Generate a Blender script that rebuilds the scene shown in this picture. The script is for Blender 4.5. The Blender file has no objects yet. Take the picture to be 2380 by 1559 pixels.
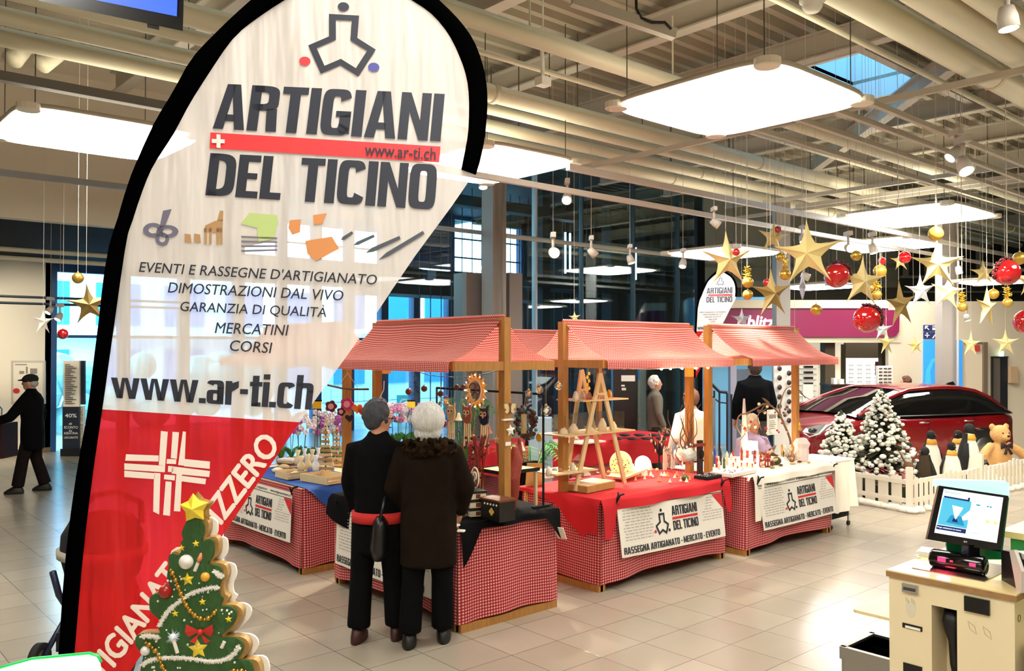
import bpy, bmesh, math, random
from math import sin, cos, pi, radians, atan, sqrt, hypot, atan2
from mathutils import Vector as V, Matrix
random.seed(7)
# ---------------------------------------------------------------- camera
F = 1975.0; CX = 1190.0; CY = 779.5; H = 2.12
YAW = radians(48.6); PITCH = atan(31 / F)
fw = V((cos(PITCH) * cos(YAW), cos(PITCH) * sin(YAW), sin(PITCH)))
rt = V((sin(YAW), -cos(YAW), 0)); up = rt.cross(fw)
FW = V((cos(YAW), sin(YAW), 0)); RT = rt.copy(); UP = V((0, 0, 1))
scene = bpy.context.scene
col = scene.collection
cam = bpy.data.cameras.new('camera'); camo = bpy.data.objects.new('camera', cam); col.objects.link(camo)
cam.sensor_width = 36; cam.lens = F / 2380 * 36; cam.clip_end = 300; cam.clip_start = 0.05
camo.matrix_world = Matrix((( rt.x, up.x, -fw.x, 0), (rt.y, up.y, -fw.y, 0), (rt.z, up.z, -fw.z, H), (0, 0, 0, 1)))
scene.camera = camo
# ---------------------------------------------------------------- view, world, lights
scene.view_settings.view_transform = 'Standard'; scene.view_settings.look = 'None'
scene.view_settings.gamma = 1; scene.view_settings.use_curve_mapping = False
scene.view_settings.exposure = 0.88
w = bpy.data.worlds.new('daylight'); scene.world = w; w.use_nodes = True
nt = w.node_tree; nt.nodes.clear()
tc = nt.nodes.new('ShaderNodeTexCoord'); sx = nt.nodes.new('ShaderNodeSeparateXYZ'); cr = nt.nodes.new('ShaderNodeValToRGB')
bg = nt.nodes.new('ShaderNodeBackground'); wo = nt.nodes.new('ShaderNodeOutputWorld')
nt.links.new(tc.outputs['Generated'], sx.inputs[0]); nt.links.new(sx.outputs['Z'], cr.inputs[0])
cr.color_ramp.elements[0].position = 0.0; cr.color_ramp.elements[0].color = (0.6, 0.92, 1.0, 1)
cr.color_ramp.elements[1].position = 0.55; cr.color_ramp.elements[1].color = (0.55, 0.82, 1.0, 1)
e = cr.color_ramp.elements.new(0.12); e.color = (0.75, 0.95, 1.0, 1)
nt.links.new(cr.outputs[0], bg.inputs[0]); bg.inputs[1].default_value = 6.5
nt.links.new(bg.outputs[0], wo.inputs[0])
try: scene.cycles.sample_clamp_indirect = 4
except Exception: pass
# ---------------------------------------------------------------- measuring helpers (photo pixel -> place)
def ray(px, py): return fw + rt * ((px - CX) / F) - up * ((py - CY) / F)
def atz(px, py, z=0.0): d = ray(px, py); return V((0, 0, H)) + d * ((z - H) / d.z)
def atx(px, py, x): d = ray(px, py); return V((0, 0, H)) + d * (x / d.x)
def aty(px, py, y): d = ray(px, py); return V((0, 0, H)) + d * (y / d.y)
def P(px, py, d): r = ray(px, py); return V((0, 0, H)) + r * (d / r.dot(FW))
# ---------------------------------------------------------------- materials
MC = {}
def lin(c):
    if isinstance(c, str):
        c = tuple(int(c[i:i + 2], 16) / 255 for i in (0, 2, 4))
        c = tuple(x / 12.92 if x < .04045 else ((x + .055) / 1.055) ** 2.4 for x in c)
    return (*c[:3], 1)
def M(name, c='808080', rough=.6, metal=0, emit=0, ec=None, bump=0, bscale=20, var=0, vscale=3, coat=0, wood=False, alpha=1, trans=0, stretch=(1, 1, 1), spec=.5, nocache=False):
    if name in MC: return MC[name]
    m = bpy.data.materials.new(name); m.use_nodes = True; MC[name] = m
    n = m.node_tree.nodes; L = m.node_tree.links; b = n['Principled BSDF']
    C = lin(c)
    b.inputs['Base Color'].default_value = C; b.inputs['Roughness'].default_value = rough; b.inputs['Metallic'].default_value = metal
    b.inputs['Specular IOR Level'].default_value = spec
    if coat: b.inputs['Coat Weight'].default_value = coat; b.inputs['Coat Roughness'].default_value = .05
    if emit: b.inputs['Emission Color'].default_value = lin(ec or c); b.inputs['Emission Strength'].default_value = emit
    if trans: b.inputs['Transmission Weight'].default_value = trans
    if alpha < 1: b.inputs['Alpha'].default_value = alpha
    if bump or var or wood:
        t = n.new('ShaderNodeTexCoord'); mp = n.new('ShaderNodeMapping'); L.new(t.outputs['Object'], mp.inputs[0])
        mp.inputs['Scale'].default_value = stretch if not wood else (8, 8, 1.2)
        if var or wood:
            nz = n.new('ShaderNodeTexNoise'); nz.inputs['Scale'].default_value = vscale if not wood else 5; nz.inputs['Detail'].default_value = 4
            L.new(mp.outputs[0], nz.inputs[0]); mx = n.new('ShaderNodeMix'); mx.data_type = 'RGBA'
            k = var or .35
            mx.inputs['A'].default_value = tuple(x * (1 - k) for x in C[:3]) + (1,); mx.inputs['B'].default_value = tuple(min(1, x * (1 + k)) for x in C[:3]) + (1,)
            L.new(nz.outputs[0], mx.inputs['Factor']); L.new(mx.outputs['Result'], b.inputs['Base Color'])
        if bump:
            nb = n.new('ShaderNodeTexNoise'); nb.inputs['Scale'].default_value = bscale; nb.inputs['Detail'].default_value = 3
            L.new(mp.outputs[0], nb.inputs[0]); bp = n.new('ShaderNodeBump'); bp.inputs['Strength'].default_value = bump; bp.inputs['Distance'].default_value = .02
            L.new(nb.outputs[0], bp.inputs['Height']); L.new(bp.outputs[0], b.inputs['Normal'])
    return m
def glassmat(name, tint=(1, 1, 1), refl=.1, rough=0.0):
    if name in MC: return MC[name]
    m = bpy.data.materials.new(name); m.use_nodes = True; MC[name] = m
    n = m.node_tree.nodes; L = m.node_tree.links; n.clear()
    o = n.new('ShaderNodeOutputMaterial'); mx = n.new('ShaderNodeMixShader'); t = n.new('ShaderNodeBsdfTransparent'); g = n.new('ShaderNodeBsdfGlossy')
    lw = n.new('ShaderNodeLayerWeight'); lw.inputs[0].default_value = .25; ma = n.new('ShaderNodeMath'); ma.operation = 'MULTIPLY_ADD'; ma.inputs[1].default_value = .6; ma.inputs[2].default_value = refl
    ma.use_clamp = True
    L.new(lw.outputs['Fresnel'], ma.inputs[0]); L.new(ma.outputs[0], mx.inputs[0])
    t.inputs[0].default_value = (*tint, 1); g.inputs['Roughness'].default_value = rough
    L.new(t.outputs[0], mx.inputs[1]); L.new(g.outputs[0], mx.inputs[2]); L.new(mx.outputs[0], o.inputs[0]); return m
def cloth(name, c, see=.2, transl=.3, wr=.5, tint=None, rough=.35):
    """thin printed fabric: diffuse + gloss, lets some light and some of the view through"""
    if name in MC: return MC[name]
    m = bpy.data.materials.new(name); m.use_nodes = True; MC[name] = m
    n = m.node_tree.nodes; L = m.node_tree.links; b = n['Principled BSDF']; o = n['Material Output']; C = lin(c)
    b.inputs['Base Color'].default_value = C; b.inputs['Roughness'].default_value = rough
    tr = n.new('ShaderNodeBsdfTranslucent'); tr.inputs[0].default_value = C
    tp = n.new('ShaderNodeBsdfTransparent'); tp.inputs[0].default_value = lin(tint or c)
    t = n.new('ShaderNodeTexCoord'); mp = n.new('ShaderNodeMapping'); mp.inputs['Rotation'].default_value = (0, radians(28), 0); mp.inputs['Scale'].default_value = (9, 9, 1.3)
    nz = n.new('ShaderNodeTexNoise'); nz.inputs['Scale'].default_value = 1.0; nz.inputs['Detail'].default_value = 3
    L.new(t.outputs['Object'], mp.inputs[0]); L.new(mp.outputs[0], nz.inputs[0])
    bp = n.new('ShaderNodeBump'); bp.inputs['Strength'].default_value = wr; bp.inputs['Distance'].default_value = .05; L.new(nz.outputs[0], bp.inputs['Height'])
    L.new(bp.outputs[0], b.inputs['Normal'])
    m1 = n.new('ShaderNodeMixShader'); m1.inputs[0].default_value = transl; L.new(b.outputs[0], m1.inputs[1]); L.new(tr.outputs[0], m1.inputs[2])
    m2 = n.new('ShaderNodeMixShader'); m2.inputs[0].default_value = see; L.new(m1.outputs[0], m2.inputs[1]); L.new(tp.outputs[0], m2.inputs[2])
    L.new(m2.outputs[0], o.inputs[0]); return m
def gingham(name, pitch=.024, lite='f0c9c4', mid='d0504c', dark='a50d12', transl=.0):
    if name in MC: return MC[name]
    m = bpy.data.materials.new(name); m.use_nodes = True; MC[name] = m
    n = m.node_tree.nodes; L = m.node_tree.links; b = n['Principled BSDF']; b.inputs['Roughness'].default_value = .85
    uv = n.new('ShaderNodeUVMap'); s = n.new('ShaderNodeSeparateXYZ'); L.new(uv.outputs[0], s.inputs[0])
    out = []
    for k in (0, 1):
        a = n.new('ShaderNodeMath'); a.operation = 'MULTIPLY'; a.inputs[1].default_value = 1 / pitch; L.new(s.outputs[k], a.inputs[0])
        f = n.new('ShaderNodeMath'); f.operation = 'FRACT'; L.new(a.outputs[0], f.inputs[0])
        g = n.new('ShaderNodeMath'); g.operation = 'GREATER_THAN'; g.inputs[1].default_value = .45; L.new(f.outputs[0], g.inputs[0]); out.append(g)
    ad = n.new('ShaderNodeMath'); ad.operation = 'ADD'; L.new(out[0].outputs[0], ad.inputs[0]); L.new(out[1].outputs[0], ad.inputs[1])
    hf = n.new('ShaderNodeMath'); hf.operation = 'MULTIPLY'; hf.inputs[1].default_value = .5; L.new(ad.outputs[0], hf.inputs[0])
    cr = n.new('ShaderNodeValToRGB'); cr.color_ramp.interpolation = 'CONSTANT'
    cr.color_ramp.elements[0].color = lin(lite); cr.color_ramp.elements[1].position = .75; cr.color_ramp.elements[1].color = lin(dark)
    e = cr.color_ramp.elements.new(.25); e.color = lin(mid)
    L.new(hf.outputs[0], cr.inputs[0]); L.new(cr.outputs[0], b.inputs['Base Color'])
    if transl:
        o = n['Material Output']; tr = n.new('ShaderNodeBsdfTranslucent'); L.new(cr.outputs[0], tr.inputs[0]); mx = n.new('ShaderNodeMixShader'); mx.inputs[0].default_value = transl
        L.new(b.outputs[0], mx.inputs[1]); L.new(tr.outputs[0], mx.inputs[2]); L.new(mx.outputs[0], o.inputs[0])
    return m
# ---------------------------------------------------------------- mesh builder
class MB:
    def __init__(s): s.v = []; s.f = []; s.uv = {}
    def add(s, vs, fs, uvs=None):
        b = len(s.v); s.v += [V(p) for p in vs]
        for i, f in enumerate(fs):
            if uvs: s.uv[len(s.f)] = [uvs[j] for j in f]
            s.f.append([b + j for j in f])
        return s
    def box(s, c, d, R=None):
        x, y, z = (k / 2 for k in d); c = V(c)
        vs = [V((a, b, e)) for a in (-x, x) for b in (-y, y) for e in (-z, z)]
        if R is not None: vs = [R @ p for p in vs]
        return s.add([c + p for p in vs], [(0, 1, 3, 2), (4, 6, 7, 5), (0, 4, 5, 1), (2, 3, 7, 6), (0, 2, 6, 4), (1, 5, 7, 3)])
    def bb(s, a, b): return s.box([(a[i] + b[i]) / 2 for i in range(3)], [abs(b[i] - a[i]) for i in range(3)])
    def beam(s, p, q, wd, ht, upv=UP):
        p, q = V(p), V(q); d = (q - p); l = d.length; d = d / l
        sd = d.cross(upv); sd = sd.normalized() if sd.length > 1e-4 else V((1, 0, 0)); u = sd.cross(d)
        return s.box((p + q) / 2, (l, wd, ht), Matrix((d, sd, u)).transposed())
    def tube(s, pts, r, n=8, caps=True, closed=False):
        pts = [V(p) for p in pts]; N = len(pts); rs = r if isinstance(r, (list, tuple)) else [r] * N
        vs = []; fr = None
        for i, p in enumerate(pts):
            t = (pts[(i + 1) % N] - pts[i - 1]) if closed else (pts[min(i + 1, N - 1)] - pts[max(i - 1, 0)])
            t = t.normalized() if t.length > 1e-9 else V((0, 0, 1))
            if fr is None: fr = t.orthogonal().normalized()
            else:
                fr = fr - t * fr.dot(t); fr = fr.normalized() if fr.length > 1e-6 else t.orthogonal().normalized()
            b = t.cross(fr)
            rr = rs[i]; ra, rb = rr if isinstance(rr, tuple) else (rr, rr)
            vs += [p + fr * ra * cos(2 * pi * k / n) + b * rb * sin(2 * pi * k / n) for k in range(n)]
        fs = []
        for i in range(N if closed else N - 1):
            a = i * n; c = ((i + 1) % N) * n
            fs += [(a + k, a + (k + 1) % n, c + (k + 1) % n, c + k) for k in range(n)]
        if caps and not closed: fs += [tuple(range(n))[::-1], tuple((N - 1) * n + k for k in range(n))]
        return s.add(vs, fs)
    def cyl(s, p, q, r, r2=None, n=16): return s.tube([p, q], [r, r if r2 is None else r2], n)
    def loft(s, rings, n=16):
        """rings: (centre, rx, ry) horizontal ellipses, or (centre, rx, ry, R)"""
        vs = []
        for g in rings:
            c = V(g[0]); R = g[3] if len(g) > 3 else None
            for k in range(n):
                p = V((g[1] * cos(2 * pi * k / n), g[2] * sin(2 * pi * k / n), 0)); vs.append(c + (R @ p if R is not None else p))
        fs = []
        for i in range(len(rings) - 1):
            a = i * n; fs += [(a + k, a + (k + 1) % n, a + n + (k + 1) % n, a + n + k) for k in range(n)]
        fs += [tuple(range(n))[::-1], tuple((len(rings) - 1) * n + k for k in range(n))]
        return s.add(vs, fs)
    def lathe(s, prof, c=(0, 0, 0), n=20, R=None):
        c = V(c); vs = []
        for r, z in prof:
            for k in range(n):
                p = V((r * cos(2 * pi * k / n), r * sin(2 * pi * k / n), z)); vs.append(c + (R @ p if R is not None else p))
        fs = []
        for i in range(len(prof) - 1):
            a = i * n; fs += [(a + k, a + (k + 1) % n, a + n + (k + 1) % n, a + n + k) for k in range(n)]
        return s.add(vs, fs)
    def ball(s, c, r, n=16, m=10, R=None):
        rx, ry, rz = r if isinstance(r, (tuple, list)) else (r, r, r); c = V(c); vs = []; fs = []
        for i in range(m + 1):
            th = pi * i / m
            for k in range(n):
                p = V((rx * sin(th) * cos(2 * pi * k / n), ry * sin(th) * sin(2 * pi * k / n), rz * cos(th))); vs.append(c + (R @ p if R is not None else p))
        for i in range(m):
            a = i * n; fs += [(a + k, a + n + k, a + n + (k + 1) % n, a + (k + 1) % n) for k in range(n)]
        return s.add(vs, fs)
    def grid(s, fn, nu, nv, uv=None):
        vs = []; uvs = []
        for j in range(nv + 1):
            for i in range(nu + 1):
                u, v = i / nu, j / nv; vs.append(fn(u, v)); uvs.append(uv(u, v) if uv else (u, v))
        fs = [(j * (nu + 1) + i, j * (nu + 1) + i + 1, (j + 1) * (nu + 1) + i + 1, (j + 1) * (nu + 1) + i) for j in range(nv) for i in range(nu)]
        return s.add(vs, fs, uvs)
    def prism(s, poly, fr, t0, t1):
        """poly 2D points, fr = (origin, ex, ey, en): extruded along en from t0 to t1"""
        o, ex, ey, en = (V(q) for q in fr); n = len(poly)
        vs = [o + ex * a + ey * b + en * t for t in (t0, t1) for a, b in poly]
        return s.add(vs, [tuple(range(n)), tuple(range(n, 2 * n))[::-1]] + [(i, (i + 1) % n, n + (i + 1) % n, n + i) for i in range(n)])
    def flat(s, poly, fr, t=0):
        o, ex, ey, en = (V(q) for q in fr); return s.add([o + ex * a + ey * b + en * t for a, b in poly], [tuple(range(len(poly)))])
    def star(s, c, R, r, th, ex, ey, en, n=5, rot=0, hollow=0.0):
        c = V(c); pr_ = []; pts = []
        for k in range(2 * n):
            a = pi / 2 + rot + pi * k / n; q = R if k % 2 == 0 else r; pr_.append(c + ex * q * cos(a) + ey * q * sin(a))
        for k in range(2 * n):
            a, b = pr_[k], pr_[(k + 1) % (2 * n)]; pts.append(a)
            for f in (.35, .7): p = a.lerp(b, f); pts.append(p + (c - p) * hollow * sin(pi * f))
        vs = pts + [c + en * th, c - en * th]; m = len(pts)
        return s.add(vs, [(k, (k + 1) % m, m) for k in range(m)] + [((k + 1) % m, k, m + 1) for k in range(m)])
    def mesh(s, name, smooth=False, off=V((0, 0, 0)), inv=None):
        me = bpy.data.meshes.new(name)
        vs = [(inv @ p if inv is not None else p - off) for p in s.v]
        me.from_pydata([tuple(p) for p in vs], [], s.f)
        if s.uv:
            ul = me.uv_layers.new(name='UVMap')
            for pi_, pl in enumerate(me.polygons):
                if pi_ in s.uv:
                    for q, li in enumerate(pl.loop_indices): ul.data[li].uv = s.uv[pi_][q]
        if smooth:
            for pl in me.polygons: pl.use_smooth = True
            if smooth != 'all':
                try: me.set_sharp_from_angle(angle=radians(42))
                except Exception: pass
        return me
    def part(s, name, m, parent, smooth=False, world=False, label=None):
        inv = None
        if world:
            mt = parent_matrix(parent); inv = mt.inverted()
        me = s.mesh(name, smooth, inv=inv); me.materials.append(m)
        o = bpy.data.objects.new(name, me); col.objects.link(o); o.parent = parent
        if label: o['label'] = label
        return o
    def thing(s, name, label, cat, m, smooth=False, group=None, origin=None, kind=None):
        if origin is None:
            lo = [min(p[i] for p in s.v) for i in range(3)]; hi = [max(p[i] for p in s.v) for i in range(3)]
            origin = V(((lo[0] + hi[0]) / 2, (lo[1] + hi[1]) / 2, lo[2]))
        me = s.mesh(name, smooth, off=V(origin)); me.materials.append(m)
        o = bpy.data.objects.new(name, me); col.objects.link(o); o.location = origin
        if kind == 'structure': o['kind'] = kind
        else:
            o['label'] = label; o['category'] = cat
            if kind: o['kind'] = kind
        if group: o['group'] = group
        return o
def parent_matrix(o):
    m = Matrix.LocRotScale(o.location, o.rotation_euler, o.scale)
    return (parent_matrix(o.parent) @ m) if o.parent else m
def struct(mb, name, m, smooth=False): return mb.thing(name, None, None, m, smooth, kind='structure')
def thing(name, label, cat, loc=(0, 0, 0), rotz=0, group=None, scale=1):
    o = bpy.data.objects.new(name, None); col.objects.link(o); o.empty_display_size = .1
    o.location = loc; o.rotation_euler = (0, 0, rotz); o.scale = (scale,) * 3; o['label'] = label; o['category'] = cat
    if group: o['group'] = group
    return o
def kids(o): return [c for c in bpy.data.objects if c.parent == o]
def dup(root, loc=None, rotz=None, label=None, scale=None, group=None, par=None):
    r = root.copy(); col.objects.link(r)
    if par is not None: r.parent = par
    for ch in kids(root): dup(ch, par=r)
    if par is None:
        if loc is not None: r.location = loc
        if rotz is not None: r.rotation_euler = (0, 0, rotz)
        if scale is not None: r.scale = (scale,) * 3
        if label: r['label'] = label
        if group: r['group'] = group
    return r
def fused(mb, voxel=.02, smooth=3, it=.5):
    """one continuous skin over overlapping shapes"""
    me = mb.mesh('tmp'); o = bpy.data.objects.new('tmp', me); col.objects.link(o)
    r = o.modifiers.new('r', 'REMESH'); r.mode = 'VOXEL'; r.voxel_size = voxel
    if smooth: q = o.modifiers.new('s', 'SMOOTH'); q.factor = it; q.iterations = smooth
    dg = bpy.context.evaluated_depsgraph_get(); ev = o.evaluated_get(dg); m2 = bpy.data.meshes.new_from_object(ev)
    nb = MB(); nb.v = [v.co.copy() for v in m2.vertices]; nb.f = [list(p.vertices) for p in m2.polygons]
    bpy.data.objects.remove(o); bpy.data.meshes.remove(m2); return nb
# ---------------------------------------------------------------- lettering
TXT = {}
def text2d(s, off=0.0, res=3):
    """outline text as triangles, normalised to a unit box; returns (pts, faces, aspect)"""
    k = (s, off)
    if k in TXT: return TXT[k]
    c = bpy.data.curves.new('t', 'FONT'); c.body = s; c.size = 1; c.offset = off; c.resolution_u = res; c.fill_mode = 'FRONT'
    o = bpy.data.objects.new('t', c); col.objects.link(o); dg = bpy.context.evaluated_depsgraph_get()
    me = bpy.data.meshes.new_from_object(o.evaluated_get(dg)); bpy.data.objects.remove(o)
    xs = [v.co.x for v in me.vertices]; ys = [v.co.y for v in me.vertices]
    x0, x1, y0, y1 = min(xs), max(xs), min(ys), max(ys)
    r = ([((v.co.x - x0) / (x1 - x0), (v.co.y - y0) / (y1 - y0)) for v in me.vertices], [tuple(p.vertices) for p in me.polygons], (x1 - x0) / (y1 - y0))
    bpy.data.meshes.remove(me); TXT[k] = r; return r
def put_text(mb, s, quad, t, off=0.0, bold=0):
    if off and not bold: bold = off * .45
    off = 0.0
    if bold:
        n_ = max(1, len(s)) * .55
        q0 = V(quad(0, 0)); nn = (V(quad(1, 0)) - q0).cross(V(quad(0, 1)) - q0).normalized() * .00025
        for k, (du, dv) in enumerate(((-bold / n_, 0), (bold / n_, 0), (0, bold), (0, -bold))): put_text(mb, s, lambda u, v: quad(u + du, v + dv), t + nn * k)
        return mb
    """quad: function (u,v) -> point;  t: normal offset vector"""
    pts, fs, _ = text2d(s, off); return mb.add([V(quad(u, v)) + t for u, v in pts], fs)
def bilin(a, b, c, d):
    """corners: bottom-left, bottom-right, top-right, top-left"""
    a, b, c, d = V(a), V(b), V(c), V(d)
    return lambda u, v: (a * (1 - u) + b * u) * (1 - v) + (d * (1 - u) + c * u) * v
# heavy condensed poster capitals, drawn on a unit cell (x 0..w, y 0..1)
def _ring(x0, y0, x1, y1, rx, ry, sx_, sy_, a0, a1, n=20):
    """strip along a rounded frame, angles in turns counter-clockwise from the right middle"""
    cx, cy = (x0 + x1) / 2, (y0 + y1) / 2
    def pt(a, X0, Y0, X1, Y1, q):
        t = 2 * pi * a; e = 2 / q
        c, s_ = cos(t), sin(t)
        return ((X0 + X1) / 2 + (X1 - X0) / 2 * math.copysign(abs(c) ** e, c), (Y0 + Y1) / 2 + (Y1 - Y0) / 2 * math.copysign(abs(s_) ** e, s_))
    out = []
    for i in range(n):
        A = a0 + (a1 - a0) * i / n; B = a0 + (a1 - a0) * (i + 1) / n
        out.append([pt(A, x0, y0, x1, y1, 4.5), pt(B, x0, y0, x1, y1, 4.5), pt(B, x0 + sx_, y0 + sy_, x1 - sx_, y1 - sy_, 5), pt(A, x0 + sx_, y0 + sy_, x1 - sx_, y1 - sy_, 5)])
    return out
def R_(a, b, c, d): return [[(a, b), (c, b), (c, d), (a, d)]]
S = .19; T = .16
def glyph(ch):
    w_ = .5
    if ch == 'I': return S, R_(0, 0, S, 1)
    if ch == 'T': return .46, R_(0, 1 - T, .46, 1) + R_(.135, 0, .325, 1 - T)
    if ch == 'L': return .4, R_(0, 0, S, 1) + R_(S, 0, .4, T)
    if ch == 'E': return .42, R_(0, 0, S, 1) + R_(S, 0, .42, T) + R_(S, 1 - T, .42, 1) + R_(S, .44, .38, .58)
    if ch == 'N': return .54, R_(0, 0, .17, 1) + R_(.37, 0, .54, 1) + [[(.37, 0), (.37, .42), (.17, 1), (.17, .58)]]
    if ch == 'A': return .56, [[(0, 0), (.18, 0), (.32, 1), (.16, 1)], [(.38, 0), (.56, 0), (.40, 1), (.24, 1)], [(.19, .18), (.37, .18), (.355, .33), (.205, .33)]]
    if ch == 'D': return .53, R_(0, 0, S, 1) + _ring(-.45, 0, .53, 1, 0, 0, S, T, -.25, .25) + R_(S - .01, 0, .2, T) + R_(S - .01, 1 - T, .2, 1)
    if ch == 'O': return .52, _ring(0, 0, .52, 1, 0, 0, S, T, 0, 1, 40)
    if ch == 'C': return .52, _ring(0, 0, .52, 1, 0, 0, S, T, .06, .94, 36)
    if ch == 'G': return .53, _ring(0, 0, .52, 1, 0, 0, S, T, .06, .94, 36) + R_(.33, .04, .53, .52) + R_(.26, .40, .53, .53)
    if ch == 'R': return .53, R_(0, 0, S, 1) + _ring(-.4, .45, .52, 1, 0, 0, S, T * .9, -.25, .25) + R_(S - .02, .45, .24, .45 + T * .9) + R_(S - .02, 1 - T * .9, .24, 1) + [[(.34, 0), (.53, 0), (.5, .5), (.31, .5)]]
    if ch == 'S': return .5, _ring(0, .43, .5, 1, 0, 0, S, T * .85, .04, .75, 22) + _ring(0, 0, .5, .57, 0, 0, S, T * .85, -.46, .25, 22)
    if ch == 'M': return .66, R_(0, 0, .17, 1) + R_(.49, 0, .66, 1) + [[(.17, 1), (.17, .55), (.26, 0), (.33, .35)], [(.49, 1), (.49, .55), (.40, 0), (.33, .35)]]
    if ch == 'V': return .56, [[(.18, 0), (.34, 0), (.18, 1), (0, 1)], [(.24, 0), (.38, 0), (.56, 1), (.38, 1)]]
    if ch == '-': return .26, R_(.02, .36, .24, .52)
    if ch == '.': return .19, R_(0, 0, .19, .17)
    if ch == 'w': return .78, [[(.12, 0), (.27, 0), (.17, .76), (0, .76)], [(.17, 0), (.29, 0), (.39, .76), (.30, .76)], [(.46, 0), (.6, 0), (.46, .76), (.36, .76)], [(.50, 0), (.64, 0), (.78, .76), (.61, .76)]]
    if ch == 'a': return .49, _ring(0, 0, .47, .46, 0, 0, .18, .12, 0, 1, 26) + _ring(0, .2, .47, .77, 0, 0, .18, .13, .0, .44, 16) + R_(.29, 0, .47, .55)
    if ch == 'r': return .36, R_(0, 0, .18, .76) + [[(.18, .42), (.36, .56), (.36, .77), (.18, .70)]]
    if ch == 't': return .34, R_(.07, 0, .25, .95) + R_(0, .62, .34, .76) + R_(.07, 0, .33, .13)
    if ch == 'i': return .18, R_(0, 0, .18, .76) + R_(0, .84, .18, 1)
    if ch == 'c': return .47, _ring(0, 0, .47, .77, 0, 0, .18, .13, .08, .92, 26)
    if ch == 'h': return .48, R_(0, 0, .18, 1) + R_(.3, 0, .48, .55) + _ring(0, .2, .48, .77, 0, 0, .18, .15, 0, .4, 14)
    return .2, []
def poster(s, gap=.045, space=.24):
    """condensed heavy text as polygons normalised to a unit box"""
    x = 0; P_ = []
    for ch in s:
        if ch == ' ': x += space; continue
        w_, ps = glyph(ch); P_ += [[(a + x, b) for a, b in p] for p in ps]; x += w_ + gap
    W = x - gap; return [[(a / W, b) for a, b in p] for p in P_]
def put_poster(mb, s, quad, t, gap=.045, space=.24):
    for p in poster(s, gap, space): mb.add([V(quad(a, b)) + t for a, b in p], [tuple(range(len(p)))])
    return mb
EMB = [(-.31, 1), (.35, 1), (.33, .38), (.74, .09), (.38, -.68), (-.02, -.40), (-.44, -.66), (-.74, .10), (-.29, .38)]
def emblem(mbs, pt, nrm, k=.09):
    """three joined figures mark; mbs = (dark, red, blue) builders; pt(x,y) with x -1..1, y -.4..1.4"""
    d, r, b = mbs
    n = len(EMB); inner = []
    for i in range(n):
        p0, p1, p2 = V((*EMB[i - 1], 0)), V((*EMB[i], 0)), V((*EMB[(i + 1) % n], 0))
        e1 = (p1 - p0).normalized(); e2 = (p2 - p1).normalized(); n1 = V((e1.y, -e1.x, 0)); n2 = V((e2.y, -e2.x, 0))
        m_ = (n1 + n2); m_ = m_ / max(.3, m_.dot(n1)); inner.append(p1 + m_ * k * 1.25)
    for i in range(n):
        j = (i + 1) % n
        d.add([V(pt(*EMB[i])) + nrm, V(pt(*EMB[j])) + nrm, V(pt(inner[j].x, inner[j].y)) + nrm, V(pt(inner[i].x, inner[i].y)) + nrm], [(0, 1, 2, 3)])
    for mb, (cx, cy) in ((d, (0, 1.22)), (r, (-.80, -.34)), (b, (.71, -.40))):
        mb.add([V(pt(cx + .125 * cos(2 * pi * q / 20), cy + .125 * sin(2 * pi * q / 20))) + nrm for q in range(20)], [tuple(range(20))])
# ---------------------------------------------------------------- shared materials
wood = M('pine', 'ab7636', .55, wood=True); woodd = M('dark_pine', '8a5a2c', .6, wood=True); pale = M('pale_wood', 'd9bd8c', .6, wood=True)
ply = M('birch_ply', 'e2cfa0', .45, var=.08); black = M('black_plastic', '0a0a0b', .4); matteb = M('matt_black', '060606', .9)
white = M('white_paint', 'e9e5da', .5); chrome = M('chrome', 'c8c8c8', .15, 1); steel = M('brushed_steel', 'a8a8a4', .35, 1)
navy = M('navy_ink', '23252f', .6); redink = M('red_ink', 'd2262b', .6); blueink = M('blue_ink', '4a4a90', .6); greyink = M('grey_ink', '8c8983', .8)
ging = gingham('gingham_cloth'); gingr = gingham('gingham_roof_cloth', transl=.35)
redcloth = M('red_cloth', 'c2101c', .85, bump=.15, bscale=6); whitecloth = M('white_cloth', 'f0e8d6', .85, bump=.15, bscale=6); blackcloth = M('black_cloth', '060607', .95, spec=.15, bump=.2, bscale=9)
paint = M('grey_steel_paint', 'b5ad9c', .5); pipem = M('cream_pipe', 'cfc7ac', .45); gold = M('gold_fabric', 'd2bd7c', .5, .15, bump=.1, bscale=30)
goldb = M('gold_bauble', 'd0a94a', .3, .7); redb = M('red_bauble', 'b80d14', .08, 0, coat=1); silver = M('silver_fabric', 'b2b6be', .4, .3, bump=.1, bscale=30)
skin = M('skin', 'c98f6e', .55); paper = M('white_paper', 'efe9dc', .7)
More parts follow.
